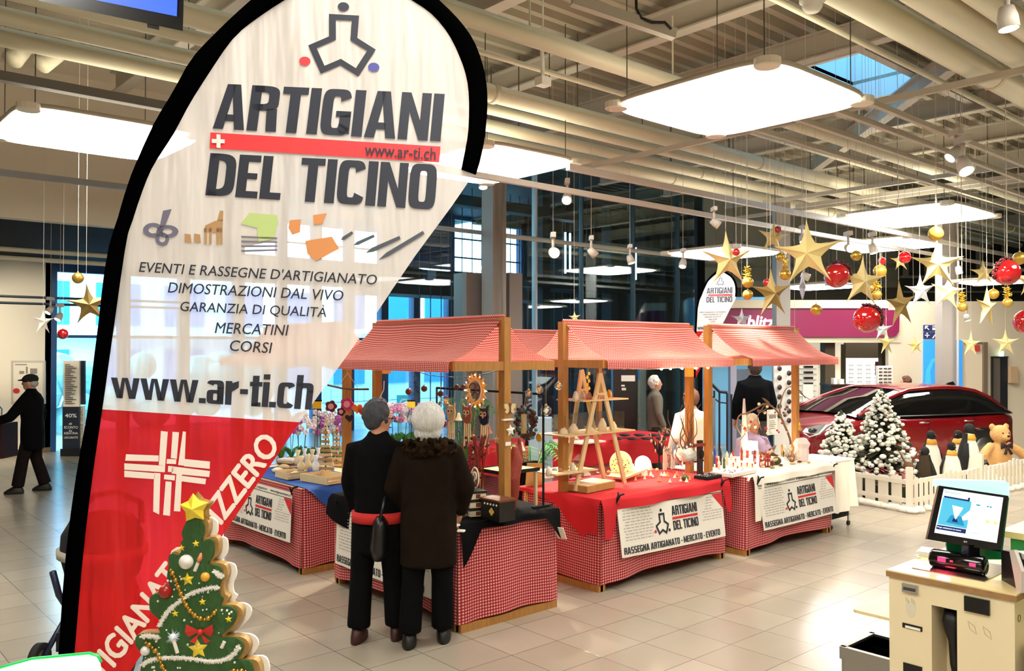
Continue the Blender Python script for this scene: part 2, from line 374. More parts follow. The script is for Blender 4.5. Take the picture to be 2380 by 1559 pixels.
# ================================================================ light panels (real lamps of the hall)
panelm = M('lamp_membrane', 'ffffff', .6, emit=9, ec=(1, .97, .91))
def light_panel(cx, cy, z, sx_, sy_, label, z0=5.84):
    t = thing('light_panel', label, 'ceiling lamp', (cx, cy, z), 0, 'stretched white light panels')
    N = 40; pts = []
    for k in range(N):
        a = 2 * pi * k / N; c, s_ = cos(a), sin(a); e = 2 / 6
        pts.append((sx_ / 2 * math.copysign(abs(c) ** e, c), sy_ / 2 * math.copysign(abs(s_) ** e, s_)))
    fr = (V((0, 0, 0)), V((1, 0, 0)), V((0, 1, 0)), UP)
    MB().prism(pts, fr, .0, .012).part('membrane', panelm, t); MB().prism([(a * .995, b * .995) for a, b in pts], fr, .013, .05).part('upper_sheet', M('lamp_upper_sheet', 'f4ecdc', .6, emit=2.2, ec=(1, .9, .72)), t)
    MB().tube([V((a * 1.012, b * 1.012, .045)) for a, b in pts], .022, 6, closed=True).part('rim', paint, t, smooth='all')
    for a in (-1, 1):
        for b in (-1, 1):
            MB().lathe([(.0, .052), (.1, .052), (.1, .0), (.09, -.008), (0, -.008)], (a * sx_ * .46, b * sy_ * .46, 0), 16).part('corner_bracket', M('frosted_plastic', 'e8e0cc', .4), t)
            MB().cyl((a * sx_ * .42, b * sy_ * .42, .05), (a * sx_ * .42, b * sy_ * .42, z0 - z), .005, n=5).part('hanging_wire', M('wire', '3a342c', .5), t)
    return t
light_panel(6.25, 4.16, 4.2, 1.58, 1.6, 'large glowing white panel lamp just left of the blue skylight')
light_panel(6.2, 7.48, 4.2, 1.4, 1.65, 'glowing white panel lamp beside the top right edge of the big flag')
light_panel(13.7, 5.8, 4.2, 2.0, 1.7, 'glowing white panel lamp above the gold star garland on the right')
light_panel(11.3, 7.8, 3.6, 1.35, 1.35, 'flat white panel lamp directly above the small flag')
light_panel(2.45, 9.0, 4.2, 1.6, 1.5, 'glowing white panel lamp on the left beside the black flag sleeve')
light_panel(17.0, 7.9, 4.2, 2.0, 1.9, 'white panel lamp behind the glare above the second gold star')
light_panel(15.3, 8.4, 3.3, 1.15, 1.15, 'low white panel lamp behind the upper big red bauble')
light_panel(16.5, 5.6, 3.3, 1.15, 1.15, 'low white panel lamp behind the right big red bauble')
for (a, b) in ((0.2, 5.2), (1.2, 1.0), (5.4, .6), (-1.5, -1.5), (10.2, 1.4), (14, 1.6)):
    light_panel(a, b, 4.2, 1.6, 1.6, 'white panel lamp outside the picture, hung over the %s' % {0.2: 'space left of the camera', 1.2: 'camera', 5.4: 'far side of the checkout', -1.5: 'near corner behind the camera', 10.2: 'aisle right of the checkout', 14: 'aisle right of the snow display'}[a])
# ================================================================ floor
fm = bpy.data.materials.new('floor_tiles'); fm.use_nodes = True
n = fm.node_tree.nodes; L = fm.node_tree.links; b = n['Principled BSDF']
t = n.new('ShaderNodeTexCoord'); mp = n.new('ShaderNodeMapping'); mp.inputs['Location'].default_value = (-.41 + .44 * 40, -.22 + .44 * 40, 0); L.new(t.outputs['Object'], mp.inputs[0])
br = n.new('ShaderNodeTexBrick'); br.offset = 0; br.squash = 1; br.inputs['Scale'].default_value = 1
br.inputs['Brick Width'].default_value = .44; br.inputs['Row Height'].default_value = .44; br.inputs['Mortar Size'].default_value = .0028; br.inputs['Mortar Smooth'].default_value = .3; br.inputs['Bias'].default_value = 0
br.inputs['Color1'].default_value = lin('b7ac99'); br.inputs['Color2'].default_value = lin('ab9f8c'); br.inputs['Mortar'].default_value = lin('5e564a')
L.new(mp.outputs[0], br.inputs['Vector'])
nz = n.new('ShaderNodeTexNoise'); nz.inputs['Scale'].default_value = 1.6; nz.inputs['Detail'].default_value = 6; L.new(t.outputs['Object'], nz.inputs[0])
mx = n.new('ShaderNodeMix'); mx.data_type = 'RGBA'; mx.blend_type = 'MULTIPLY'; mx.inputs['Factor'].default_value = .25; L.new(br.outputs['Color'], mx.inputs['A']); L.new(nz.outputs['Color'], mx.inputs['B'])
hs = n.new('ShaderNodeRGBToBW'); L.new(nz.outputs['Color'], hs.inputs[0]); L.new(hs.outputs[0], mx.inputs['B'])
L.new(mx.outputs['Result'], b.inputs['Base Color'])
mr = n.new('ShaderNodeMapRange'); mr.inputs['To Min'].default_value = .14; mr.inputs['To Max'].default_value = .34; L.new(nz.outputs[0], mr.inputs[0]); b.inputs['Roughness'].default_value = .21
bp = n.new('ShaderNodeBump'); bp.inputs['Strength'].default_value = .25; bp.inputs['Distance'].default_value = .004; bp.invert = True; L.new(br.outputs['Fac'], bp.inputs['Height']); L.new(bp.outputs[0], b.inputs['Normal'])
b.inputs['Specular IOR Level'].default_value = .75
struct(MB().bb((-5, -5, -.1), (34, 24, 0)), 'floor', fm).location.z = -.1
# ================================================================ ceiling deck, corrugated along x, with a skylight opening
deck = M('ceiling_deck_paint', '9f9681', .7)
def corr(mb, x0, x1, y0, y1, z=5.8, p=.25, d=.09):
    k = math.floor(y0 / p)
    pr = []
    while k * p < y1:
        for a, h in ((0, 0), (.35, 0), (.5, d), (.85, d)):
            y = (k + a) * p
            if y0 < y < y1: pr.append((y, z + h))
        k += 1
    pr = [(y0, z)] + pr + [(y1, z)]
    mb.add([V((x, y, zz)) for x in (x0, x1) for y, zz in pr], [(i, i + 1, len(pr) + i + 1, len(pr) + i) for i in range(len(pr) - 1)])
SK = (9.95, 11.85, 4.7, 5.95)
mb = MB(); corr(mb, -5, 34, -5, SK[2]); corr(mb, -5, 34, SK[3], 11.6); corr(mb, -5, SK[0], SK[2], SK[3]); corr(mb, SK[1], 34, SK[2], SK[3])
mb.bb((-5, -5, 5.95), (34, SK[2], 6.0)); mb.bb((-5, SK[3], 5.95), (34, 11.6, 6.0)); mb.bb((-5, SK[2], 5.95), (SK[0], SK[3], 6.0)); mb.bb((SK[1], SK[2], 5.95), (34, SK[3], 6.0))
mb.bb((15.7, 11.6, 6.9), (34, 24, 7.0)).bb((15.7, 11.6, 5.9), (34, 11.7, 6.9)).bb((15.6, 11.6, 5.9), (15.7, 24, 7.0)).bb((15.7, 19.4, 5.8), (34, 19.6, 6.9))
struct(mb, 'ceiling', deck)
mb = MB()
for a, b_ in (((SK[0] - .06, SK[2] - .06), (SK[0], SK[3] + .06)), ((SK[1], SK[2] - .06), (SK[1] + .06, SK[3] + .06)), ((SK[0], SK[2] - .06), (SK[1], SK[2])), ((SK[0], SK[3]), (SK[1], SK[3] + .06))):
    mb.bb((*a, 5.7), (*b_, 6.5))
struct(mb, 'trim_1', white)
struct(MB().bb((SK[0], SK[2], 6.4), (SK[1], SK[3], 6.42)), 'window_1', glassmat('skylight_glass', (.30, .56, .74), .0))
struct(MB().cyl((SK[0], 5.35, 6.38), (SK[1], 5.35, 6.38), .015), 'trim_2', navy)
# main beams: across (along y) and one diagonal
def ibeam(mb, p, q, w_=.16, h=.26, t=.02):
    p, q = V(p), V(q); mb.beam(p, q, t, h); u = V((0, 0, h / 2)); mb.beam(p + u, q + u, w_, t); mb.beam(p - u, q - u, w_, t)
k = 3
for x in (3.4, 5.3, 7.15, 8.95, 12.6, 14.6, 16.9, 19.2, 22, 25):
    mb = MB(); ibeam(mb, (x, -5, 5.55), (x, 11.6, 5.55)); struct(mb, 'trim_%d' % k, paint); k += 1
mb = MB(); ibeam(mb, atz(1890, 385, 5.35), atz(2215, 140, 5.35), .14, .22); struct(mb, 'trim_%d' % k, paint); k += 1
mb = MB(); ibeam(mb, (6.4, 1.2, 5.62), (6.4, 1.25, 5.62)); 
for y in (4.6, 6.1): ibeam(mb, (8.95, y, 5.62), (12.6, y, 5.62), .1, .18)
struct(mb, 'trim_%d' % k, paint); k += 1
# ================================================================ walls
wallm = M('cream_wall', 'd8cfba', .7, var=.04, vscale=.6); whitew = M('white_wall', 'ece4d4', .7, var=.03, vscale=.6); dark = M('dark_soffit', '070605', .9, spec=.1)
bluegrey = M('hall_panel', '5c7388', .6); dk = M('dark_frame', '10161f', .4); hallm = M('hall_dark', '141b22', .6)
struct(MB().bb((-5, 13.0, 3.88), (6.3, 13.2, 6.0)), 'wall_bulkhead', wallm)
struct(MB().bb((-5, 13.2, 3.9), (6.3, 19.4, 4.05)), 'ceiling_entrance', dark)
struct(MB().bb((-5, 13.1, 6.05), (6.3, 11.5, 5.95)), 'trim_%d' % k, wallm); k += 1
struct(MB().bb((-5, 19.4, 0), (4.45, 19.6, 4.0)), 'wall_left', whitew)
struct(MB().bb((-5, 19.38, 0), (4.45, 19.4, .1)), 'baseboard_left', M('brown_base', '6b5a45', .6))
struct(MB().bb((-5, -5, 0), (-4.9, 19.6, 6)), 'wall_behind', wallm)
struct(MB().bb((-5, -5, 0), (34, -4.9, 6)), 'wall_near', wallm)
struct(MB().bb((33.9, -5, 0), (34, 24, 7)), 'wall_far', wallm)
struct(MB().bb((6.3, 13.0, 5.95), (16, 24, 6.05)).bb((6.3, 11.6, 5.95), (16, 13, 6.05)), 'ceiling_hall', hallm)
# glass screen y = 11.6 between the market hall and the stair hall
gl = glassmat('screen_glass', (.78, .91, .95), .04)
GX0, GX1 = 6.4, aty(1615, 700, 11.6).x
struct(MB().bb((GX0, 11.6, 0), (GX1, 11.62, 5.85)), 'window_2', gl)
mb = MB()
for px in (1243,): x = aty(px, 500, 11.6).x; mb.bb((x - .02, 11.55, 0), (x + .02, 11.66, 5.85))
z1 = aty(1150, 545, 11.6).z
mb.bb((GX0, 11.55, z1 - .035), (GX1, 11.6, z1 + .035)); mb.bb((GX0, 11.5, 5.6), (GX1, 11.7, 5.72))
struct(mb, 'trim_%d' % k, M('white_metal', 'b9c2c4', .4)); k += 1
mb = MB()
for x in (12.05, 13.6, 15.1): mb.bb((x - .015, 11.56, 0), (x + .015, 11.66, 5.85))
struct(mb, 'trim_%d' % k, M('dark_joint', '1d3034', .4)); k += 1
# big column with down pipe
c0 = P(1148, 900, 14.6); mb = MB().box((c0.x, c0.y, 2.95), (.30, .30, 5.9)); struct(mb, 'trim_%d' % k, M('column_paint', '9a948c', .6)); k += 1
c1 = P(1171, 900, 14.4); struct(MB().cyl((c1.x, c1.y, 0), (c1.x, c1.y, 5.9), .035), 'trim_%d' % k, M('down_pipe', 'a89f92', .5), 'all'); k += 1
c2 = P(1186, 900, 14.9); struct(MB().box((c2.x, c2.y, 1.72), (.3, .3, 3.44)), 'trim_%d' % k, M('cladding', '8a8078', .6)); k += 1
c2 = P(1088, 900, 14.9); struct(MB().box((c2.x, c2.y, 1.72), (.36, .36, 3.44)), 'trim_%d' % k, M('cladding', '8a8078', .6)); k += 1
# stair hall: steel posts, galleries, rods
FY = 19.4
mb = MB()
for px, wd in ((1262, .25), (1345, .16), (1420, .3), (1445, .2), (1500, .2), (1520, .22), (1545, .3), (1618, .35)):
    p = aty(px, 700, 14.5); mb.box((p.x, 14.5, 3), (wd, wd, 6))
for z in (3.55, 5.2): mb.bb((10.5, 14.3, z), (18.5, 14.6, z + .22))
mb.bb((10.5, 16.5, 3.4), (18.5, 17.6, 3.65)); mb.bb((6.3, 16.9, 3.75), (12, 19.3, 4.1))
for i in range(26):
    x = 11 + i * .3; mb.cyl((x, 15.6, 0), (x, 15.6, 5.9), .012, n=5)
mb.cyl(aty(1300, 420, 14.2), aty(1600, 560, 14.2), .03); mb.cyl(aty(1470, 470, 14.2), aty(1620, 600, 14.2), .02); mb.cyl(aty(1610, 520, 14.2), aty(1560, 700, 14.2), .02)
struct(mb, 'trim_%d' % k, hallm); k += 1
struct(MB().bb((aty(1430, 500, 17.8).x, 17.8, 0), (aty(1640, 500, 17.8).x, 17.9, 5.8)), 'wall_hall', M('hall_wall', '7d98b0', .7))
# vertical tube lamps in the hall
for i, (px, y0, y1) in enumerate(((1314, 540, 635), (1325, 542, 630), (1478, 575, 650), (1636, 540, 600))):
    p, q = aty(px, y0, 15.2), aty(px, y1, 15.2)
    MB().cyl((p.x, 15.2, q.z), (p.x, 15.2, p.z), .022, n=8).thing('tube_lamp', ['upright glowing tube lamp, left of the close pair behind the glass', 'upright glowing tube lamp, right of the close pair behind the glass', 'single upright tube lamp behind the glass left of the thick posts', 'upright tube lamp behind the glass just above the small flag'][i], 'lamp', M('tube_glow', 'cfeeff', .5, emit=6), group='tube lamps in the stair hall'); MB().cyl((p.x, 15.2, p.z), (p.x, 15.2, 6.92 if i == 3 else 5.96), .01, n=5).thing('lamp_rod', 'thin rod holding the %s upright tube lamp behind the glass' % ('first', 'second', 'third', 'fourth')[i], 'rod', hallm)
# ---- street facade y = 19.4
mb = MB(); x = 4.45; wins = []
fx = [4.45, 5.9, 7.2, 8.5, 9.6, 10.55, 11.5, 12.55, 13.6, 14.8, 16.2, 17.6]
for i, x in enumerate(fx): mb.bb((x - .11, FY, 0), (x + .11, FY + .25, 6))
for z, h in ((3.72, .5), (2.35, .06), (5.85, .3)): mb.bb((4.45, FY + .02, z), (17.6, FY + .2, z + h))
for z in (4.75, 5.3): mb.bb((8.5, FY + .05, z), (17.6, FY + .12, z + .04))
for i in (0, 1, 2, 7, 8): mb.bb((fx[i], FY + .05, 4.2), (fx[i + 1], FY + .15, 6))
struct(mb, 'trim_%d' % k, M('facade_frame', '1b4a80', .5)); k += 1
struct(MB().bb((4.45, FY + .1, 0), (17.6, FY + .11, 5.9)), 'window_3', glassmat('facade_glass', (.86, .97, 1), .02))
struct(MB().bb((17.6, FY, 0), (34, FY + .2, 7)), 'wall_back', bluegrey)
# outside: street, pale building
struct(MB().bb((-30, 19.7, -.12), (60, 60, -.02)), 'floor_street', M('street', '9fb4c0', .8))
bo = thing('street_building', 'pale blue building with window rows across the street, seen through the glass front', 'building', (12, 30, 0))
MB().bb((-25, 0, 0), (2, 6, 5.2)).bb((2, 0, 0), (25, 6, 2.7)).part('wall', M('outside_wall', 'cfeafc', .8), bo)
for i in range(14):
    for j in range(2):
        MB().bb((-17 + i * 2.2, -.06, .7 + j * 2.2), (-17 + i * 2.2 + 1.4, .02, 2.1 + j * 2.2)).part('window', M('outside_window', '3f8fce', .2), bo)
MB().bb((-25, -.5, 2.55), (25, 0, 2.75)).part('canopy', M('outside_band', 'e6f6ff', .6), bo)
bo2 = thing('street_hedge', 'green hedge beyond the glass door behind the man in the flat cap', 'hedge', (2.5, 24, 0))
mbh = MB()
for i in range(60): mbh.ball((random.uniform(-5, 9), random.uniform(-.4, .4), random.uniform(.2, 1.7)), random.uniform(.35, .6), 8, 6)
mbh.part('foliage', M('hedge_leaf', '8fd0d8', .9, bump=.8, bscale=8, var=.4, vscale=6), bo2)
sg = thing('shop_sign', 'turquoise sign with white letters seen below the stall roof', 'sign', (0, 0, 0))
q = [P(922, 962, 25), P(975, 962, 25), P(975, 918, 25), P(922, 918, 25)]
MB().add(q + [p + FW * .1 for p in q], [(0, 1, 2, 3), (4, 7, 6, 5), (0, 4, 5, 1), (1, 5, 6, 2), (2, 6, 7, 3), (3, 7, 4, 0)]).part('board', M('turquoise', '17c1c6', .5), sg)
put_text(MB(), 'CH', bilin(P(928, 952, 24.98), P(968, 952, 24.98), P(968, 926, 24.98), P(928, 926, 24.98)), V((0, 0, 0)), .04).part('lettering', white, sg); slab_ = MB().cyl(P(930, 960, 25.1), P(930, 960, 25.1) * V((1, 1, 0)) if False else V((P(930, 960, 25.1).x, P(930, 960, 25.1).y, -.02)), .05).part('post', navy, sg, world=True)
# ================================================================ pipes and ducts under the deck (along x)
pipes = [((1131, 214), .095, 'thick cream pipe under the ceiling, uppermost of the bundle right of the big flag'), ((1131, 252), .06, 'slim cream pipe second from the top of the bundle right of the big flag'),
         ((1131, 291), .075, 'cream pipe third from the top in the bundle right of the big flag'), ((1131, 324), .085, 'lowest cream pipe of the bundle right of the big flag')]
for (px, py), r, lab in pipes:
    y = atz(px, py, 4.8).y; t = thing('ceiling_pipe', lab, 'pipe', (-5, y, 4.8), 0, 'cream pipes under the ceiling')
    MB().cyl((0, 0, 0), (38.5, 0, 0), r, n=16).part('pipe_run', pipem, t, 'all')
    for q_ in range(12): MB().cyl((3 + q_ * 3, 0, 0), (3 + q_ * 3, 0, .95), .008, n=5).part('hanger', M('hanger_rod', '5b5244', .5), t)
    for q_ in range(6): MB().cyl((5.7 + q_ * 5, 0, 0), (5.76 + q_ * 5, 0, 0), r * 1.12, n=16).part('clamp', pipem, t, 'all')
y = atz(1100, 55, 4.8).y; t = thing('ceiling_pipe', 'long cream pipe crossing the beams above the largest panel lamp', 'pipe', (-5, y, 4.85), 0, 'cream pipes under the ceiling')
MB().cyl((0, 0, 0), (38.5, 0, 0), .085, n=16).part('pipe_run', pipem, t, 'all')
for q_ in range(9): MB().cyl((6 + q_ * 2, 0, 0), (6 + q_ * 2, 0, .7), .01, n=5).part('hanger', pipem, t)
for pa, pb, r, lab in ((1935, 2050, .125, 'big cream duct at upper right, lowest and leftmost of four'), (2120, 2230, .13, 'big cream duct at upper right, second of four'), (2262, 2330, .1, 'big cream duct near the upper right corner, third of four'), (2400, 2480, .11, 'big cream duct cutting the upper right corner')):
    y = atz((pa + pb) / 2, 0, 4.8).y
    t = thing('ceiling_duct', lab, 'duct', (-5, y, 4.8), 0, 'cream ducts at the right'); MB().cyl((0, 0, 0), (38.5, 0, 0), r, n=20).part('pipe_run', pipem, t, 'all')
    for q_ in range(7): MB().cyl((4 + q_ * 5, 0, 0), (4.05 + q_ * 5, 0, 0), r * 1.08, n=20).part('joint', pipem, t, 'all')
# thin sprinkler pipe
a, b_ = atz(1108, 118, 5.1), atz(1500, 225, 5.1)
MB().cyl((-5, a.y, 5.1), (33.5, a.y, 5.1), .03, n=8).thing('sprinkler_pipe', 'thin cream sprinkler pipe between the thick ceiling pipes left of the largest panel lamp', 'pipe', pipem, 'all')
a = atz(1900, 60, 4.9); MB().cyl((-5, a.y, 4.95), (33.5, a.y, 4.95), .03, n=8).thing('sprinkler_pipe', 'thin cream sprinkler pipe crossing in front of the blue skylight', 'pipe', pipem, 'all')
# short stub pipes at upper left
for i, (x0, y0, x1, y1) in enumerate(((28, 140, 90, 60), (95, 150, 165, 95))):
    p, q = P(x0, y0, 8.6), P(x1, y1, 8.9)
    MB().cyl(p, q, .1, n=16).thing('pipe_stub', ['cream pipe stub at the upper left, nearer the picture edge', 'cream pipe stub at the upper left, nearer the screen'][i], 'pipe', pipem, 'all')
# cable trays and lamp tracks
def bar(p, q, w_, h, lab, m=paint, nm='lamp_track', cat='track', g='lamp tracks'):
    return MB().beam(p, q, w_, h).thing(nm, lab, cat, m, group=g)
trk = M('track_white', 'cfc8ba', .4); grey = M('grey_track', '6d6a64', .5)
y = atz(1150, 395, 4.0).y
bar((4, atz(1600, 492, 3.9).y, 3.9), (24, atz(1600, 492, 3.9).y, 3.9), .05, .06, 'long white lamp track carrying spotlights in front of the dark glass', trk)
bar((aty(1150, 545, 11.3).x, 11.3, 4.1), (aty(1700, 615, 11.3).x, 11.3, 4.1), .04, .05, 'white lamp track along the glass screen behind the stalls', trk)
bar((atz(1320, 388, 4.1).x, atz(1320, 388, 4.1).y, 4.1), (24, atz(1320, 388, 4.1).y, 4.1), .06, .07, 'white lamp track starting below the largest panel lamp', trk)
for i, (x0, y0, x1, y1) in enumerate(((1342, 392, 2080, 222), (1775, 470, 2220, 385), (1850, 480, 2300, 400), (1650, 515, 2060, 400))):
    p = atz(x0, y0, 4.6); bar((p.x, p.y, 4.6), (p.x, p.y - 6.5, 4.6), .05, .06, 'grey cross track of the ceiling grid, %s' % ['under the largest panel lamp', 'ending above the right panel lamp', 'nearest the spotlight pair', 'crossing the lowest pipe'][i], paint)
for i, py in enumerate((65, 180, 250, 330)):
    p = atz(2250, 330 + i * 40, 4.4); bar((6, p.y, 4.4), (28, p.y, 4.4), .05, .05, 'thin ceiling grid rail at the right, %s' % ['highest of four', 'second highest of four', 'third highest of four', 'lowest of four'][i], paint)
a = atz(150, 205, 4.4); bar((-4, a.y, 4.4), (5, a.y, 4.4), .1, .08, 'dark grey rail across the cream wall above the left panel lamp', grey)
a = atz(150, 418, 3.6); bar((-4, a.y, 3.6), (5.2, a.y, 3.6), .05, .05, 'thin dark rail across the cream wall below the left panel lamp', grey)
for i, (py, z) in enumerate(((582, 3.75), (602, 3.7), (690, 3.3), (705, 3.25))):
    a = aty(60, py, 14 + (i > 1) * 2.5); MB().cyl((-4, a.y, a.z), (6.2, a.y, a.z), .035 if i < 2 else .022, n=8).thing('entrance_pipe', 'thin pipe under the dark entrance ceiling, %s' % ['highest of four', 'second of four', 'third of four', 'lowest of four'][i], 'pipe', pipem if i < 2 else dk, 'all')
# ================================================================ market stalls
ging = gingham('gingham_skirt', lite='e6b8b0', mid='b83c3e', dark='86101a'); gingr = gingham('gingham_roof', lite='f8e0d4', mid='dd6c60', dark='b3201f', transl=.35)
LEN, DEP, TOP = 1.78, 1.0, .80
def ripple(s_): return .5 + .5 * sin(s_ * 9.0 + 1.3 * sin(s_ * 3.1))
def stall(name, label, loc, rotz, length=LEN, endx=(.04, .12), hem=.06, seed=0, extra=0):
    """local frame: counter runs along +x, shoppers stand at -y; posts in the middle of both ends carry the roof"""
    t = thing(name, label, 'market stall', loc, rotz, 'gingham covered market stalls')
    x0, x1 = endx[0], length + endx[1]; ym = DEP * .5
    for x in (x0, x1):
        MB().bb((x - .035, ym - .033, 0), (x + .035, ym + .033, 2.37)).part('post', wood, t)
        m = MB().bb((x - .03, -.02, 1.95), (x + .03, DEP + .02, 2.02)); m.part('end_beam', wood, t)
    MB().bb((x0 + .03, ym - .03, 2.30), (x1 - .03, ym + .03, 2.36)).part('ridge_beam', woodd, t)
    for y in (.02, DEP - .02): MB().bb((x0, y - .02, 1.965), (x1, y + .02, 2.0)).part('eave_beam', wood, t)
    # roof cloth: hangs in a hollow curve from ridge to eave, then a short valance
    xa, xb = x0 - .0, x1 + .0; W2 = DEP / 2 + .05
    def prof(q):   # q 0 ridge -> 1 eave -> 1.2 valance
        if q <= 1: return W2 * q, 2.395 - .375 * (q ** .82) - .055 * sin(pi * q)
        return W2 + .004, 2.02 - (q - 1) * .36
    for sgn in (-1, 1):
        def f(u, v):
            q = v * 1.22; a, z = prof(min(q, 1.22)); x = xa + (xb - xa) * u
            sag = .012 * sin(x * 7 + seed) * sin(pi * min(q, 1)) + .01 * sin(pi * u) * sin(pi * min(1, q))
            return V((x + .03 * sin(pi * min(q, 1)) * (1 if u < .01 else (-1 if u > .99 else 0)), ym + sgn * a, z - sag))
        MB().grid(f, 36, 22, lambda u, v: ((xb - xa) * u, v * .75)).part('roof_cloth', gingr, t, 'all')
    # counter
    MB().bb((0.0, 0.0, TOP - .03), (length, DEP, TOP)).part('counter_top', ply, t)
    for (a, b_) in ((.03, .03), (length - .03, .03), (.03, DEP - .03), (length - .03, DEP - .03)):
        MB().bb((a - .03, b_ - .03, 0), (a + .03, b_ + .03, TOP - .03)).part('leg', wood, t)
    for x in (.0, length): MB().bb((x - .03, .0, .0), (x + .03, DEP, .06)).part('foot_board', wood, t)
    # skirt: four sheets of one cloth running round the counter
    per = [(0, 0), (length, 0), (length, DEP), (0, DEP)]; s0 = 0
    for i in range(4):
        a, b_ = V((*per[i], 0)), V((*per[(i + 1) % 4], 0)); d = (b_ - a); l = d.length; d.normalize(); nn = V((d.y, -d.x, 0))
        def g(u, v):
            s_ = l * u; z = (TOP + .004) * (1 - v) + (hem + .05 * abs(sin(pi * u)) * (1 if i in (0, 2) else .4)) * v
            k = (.006 + .028 * v) * (.4 + ripple(s_ + s0 + seed)) * min(1, 9 * u + .35, 9 * (1 - u) + .35) + .004
            edge = (-.012 * (1 - min(1, u * 30)) + .012 * (1 - min(1, (1 - u) * 30))) 
            return a + d * (s_ + edge) + nn * k + V((0, 0, z))
        MB().grid(g, 60, 14, lambda u, v: (l * u + s0, v * .76)).part('skirt', ging, t, 'all'); s0 += l
    t['L'] = length; return t
sA = stall('market_stall', 'nearest gingham market stall, where the couple stands, with black cloth and hanging owls', (3.92, 6.85, 0), -pi / 2, length=1.80, endx=(-.12, -.05))
sB = stall('market_stall', 'gingham market stall behind the big flag, with wooden crates and a blue cloth', (3.82, 9.08, 0), -pi / 2, length=1.76, endx=(-.05, -.04), seed=2)
sC = stall('market_stall', 'middle gingham market stall with red tablecloth and wooden ladder shelf', (5.50, 5.07, 0), 0, length=1.82, seed=4)
sD = stall('market_stall', 'right gingham market stall with white tablecloth beside the red car', (7.58, 4.96, 0), 0, length=1.68, seed=6, endx=(.04, .13))
sE = stall('market_stall', 'rear gingham market stall seen in the gap between the two front roofs', (7.55, 8.4, 0), radians(-4), seed=8)
# counter cloths lying on the stalls
def loc2w(o): return parent_matrix(o)
def tcloth(st, name, label, m, x0, x1, y0, y1, drops, seed=0, z=TOP + .009, cat='tablecloth'):
    """drops: dict side -> function(u) giving the hang below the top, sides 'f' front, 'l' left, 'r' right"""
    Mx = loc2w(st); mb = MB()
    mb.grid(lambda u, v: V((x0 + (x1 - x0) * u, y0 + (y1 - y0) * v, z + .003 * sin(13 * u + seed) * sin(9 * v))), 24, 12)
    for sd, fn in drops.items():
        a, b_, nn = {'f': (V((x0, y0, z)), V((x1, y0, z)), V((0, -1, 0))), 'l': (V((x0, y1, z)), V((x0, y0, z)), V((-1, 0, 0))), 'r': (V((x1, y0, z)), V((x1, y1, z)), V((1, 0, 0)))}[sd]
        def g(u, v): 
            h = fn(u); return a.lerp(b_, u) + nn * (.014 + (.012 + .02 * v) * (1 + .7 * sin(u * 16 + seed)) * min(1, v * 4)) * (1 if v > 0 else .0) - V((0, 0, h * v))
        mb.grid(g, 30, 8)
    mb.v = [Mx @ p for p in mb.v]
    return mb.thing(name, label, cat, m, 'all')
tcloth(sA, 'black_tablecloth', 'black cloth over the counter of the nearest stall, under the lanterns', blackcloth, -.03, 1.83, -.03, DEP + .02, {'f': lambda u: .17 + .10 * abs(sin(7 * u)), 'r': lambda u: .05 + .26 * max(0, 1 - 5 * u) + (.2 * max(0, u - .8) * 5 if u > .8 else 0)}, 1)
tcloth(sB, 'blue_tablecloth', 'blue cloth on the left stall with a corner hanging over its side', M('blue_cloth', '1c4f9c', .8, bump=.2, bscale=8), .2, 1.79, .02, .8, {'r': lambda u: max(.02, .36 - abs(u - .5) * .72)}, 2)
tcloth(sC, 'red_tablecloth', 'red cloth on the middle stall hanging over its left corner', redcloth, -.04, 1.85, -.04, DEP, {'f': lambda u: .10 + (.24 if u < .1 else 0) + (.22 if u > .94 else 0), 'l': lambda u: max(.04, .52 * (u ** 2.2)) if u < .86 else .30, 'r': lambda u: .3 - .2 * u}, 3)
tcloth(sD, 'white_tablecloth', 'white cloth on the right stall hanging down beside its banner', whitecloth, .05, 1.72, -.04, DEP, {'f': lambda u: .46 if u < .1 else .08, 'r': lambda u: .5, 'l': lambda u: .04}, 4)
tcloth(sE, 'red_tablecloth', 'red cloth on the rear stall seen between the two front stalls', redcloth, -.3, LEN + 1.2, -.04, DEP, {'f': lambda u: .36 + .04 * sin(9 * u), 'l': lambda u: .36, 'r': lambda u: .3}, 5)
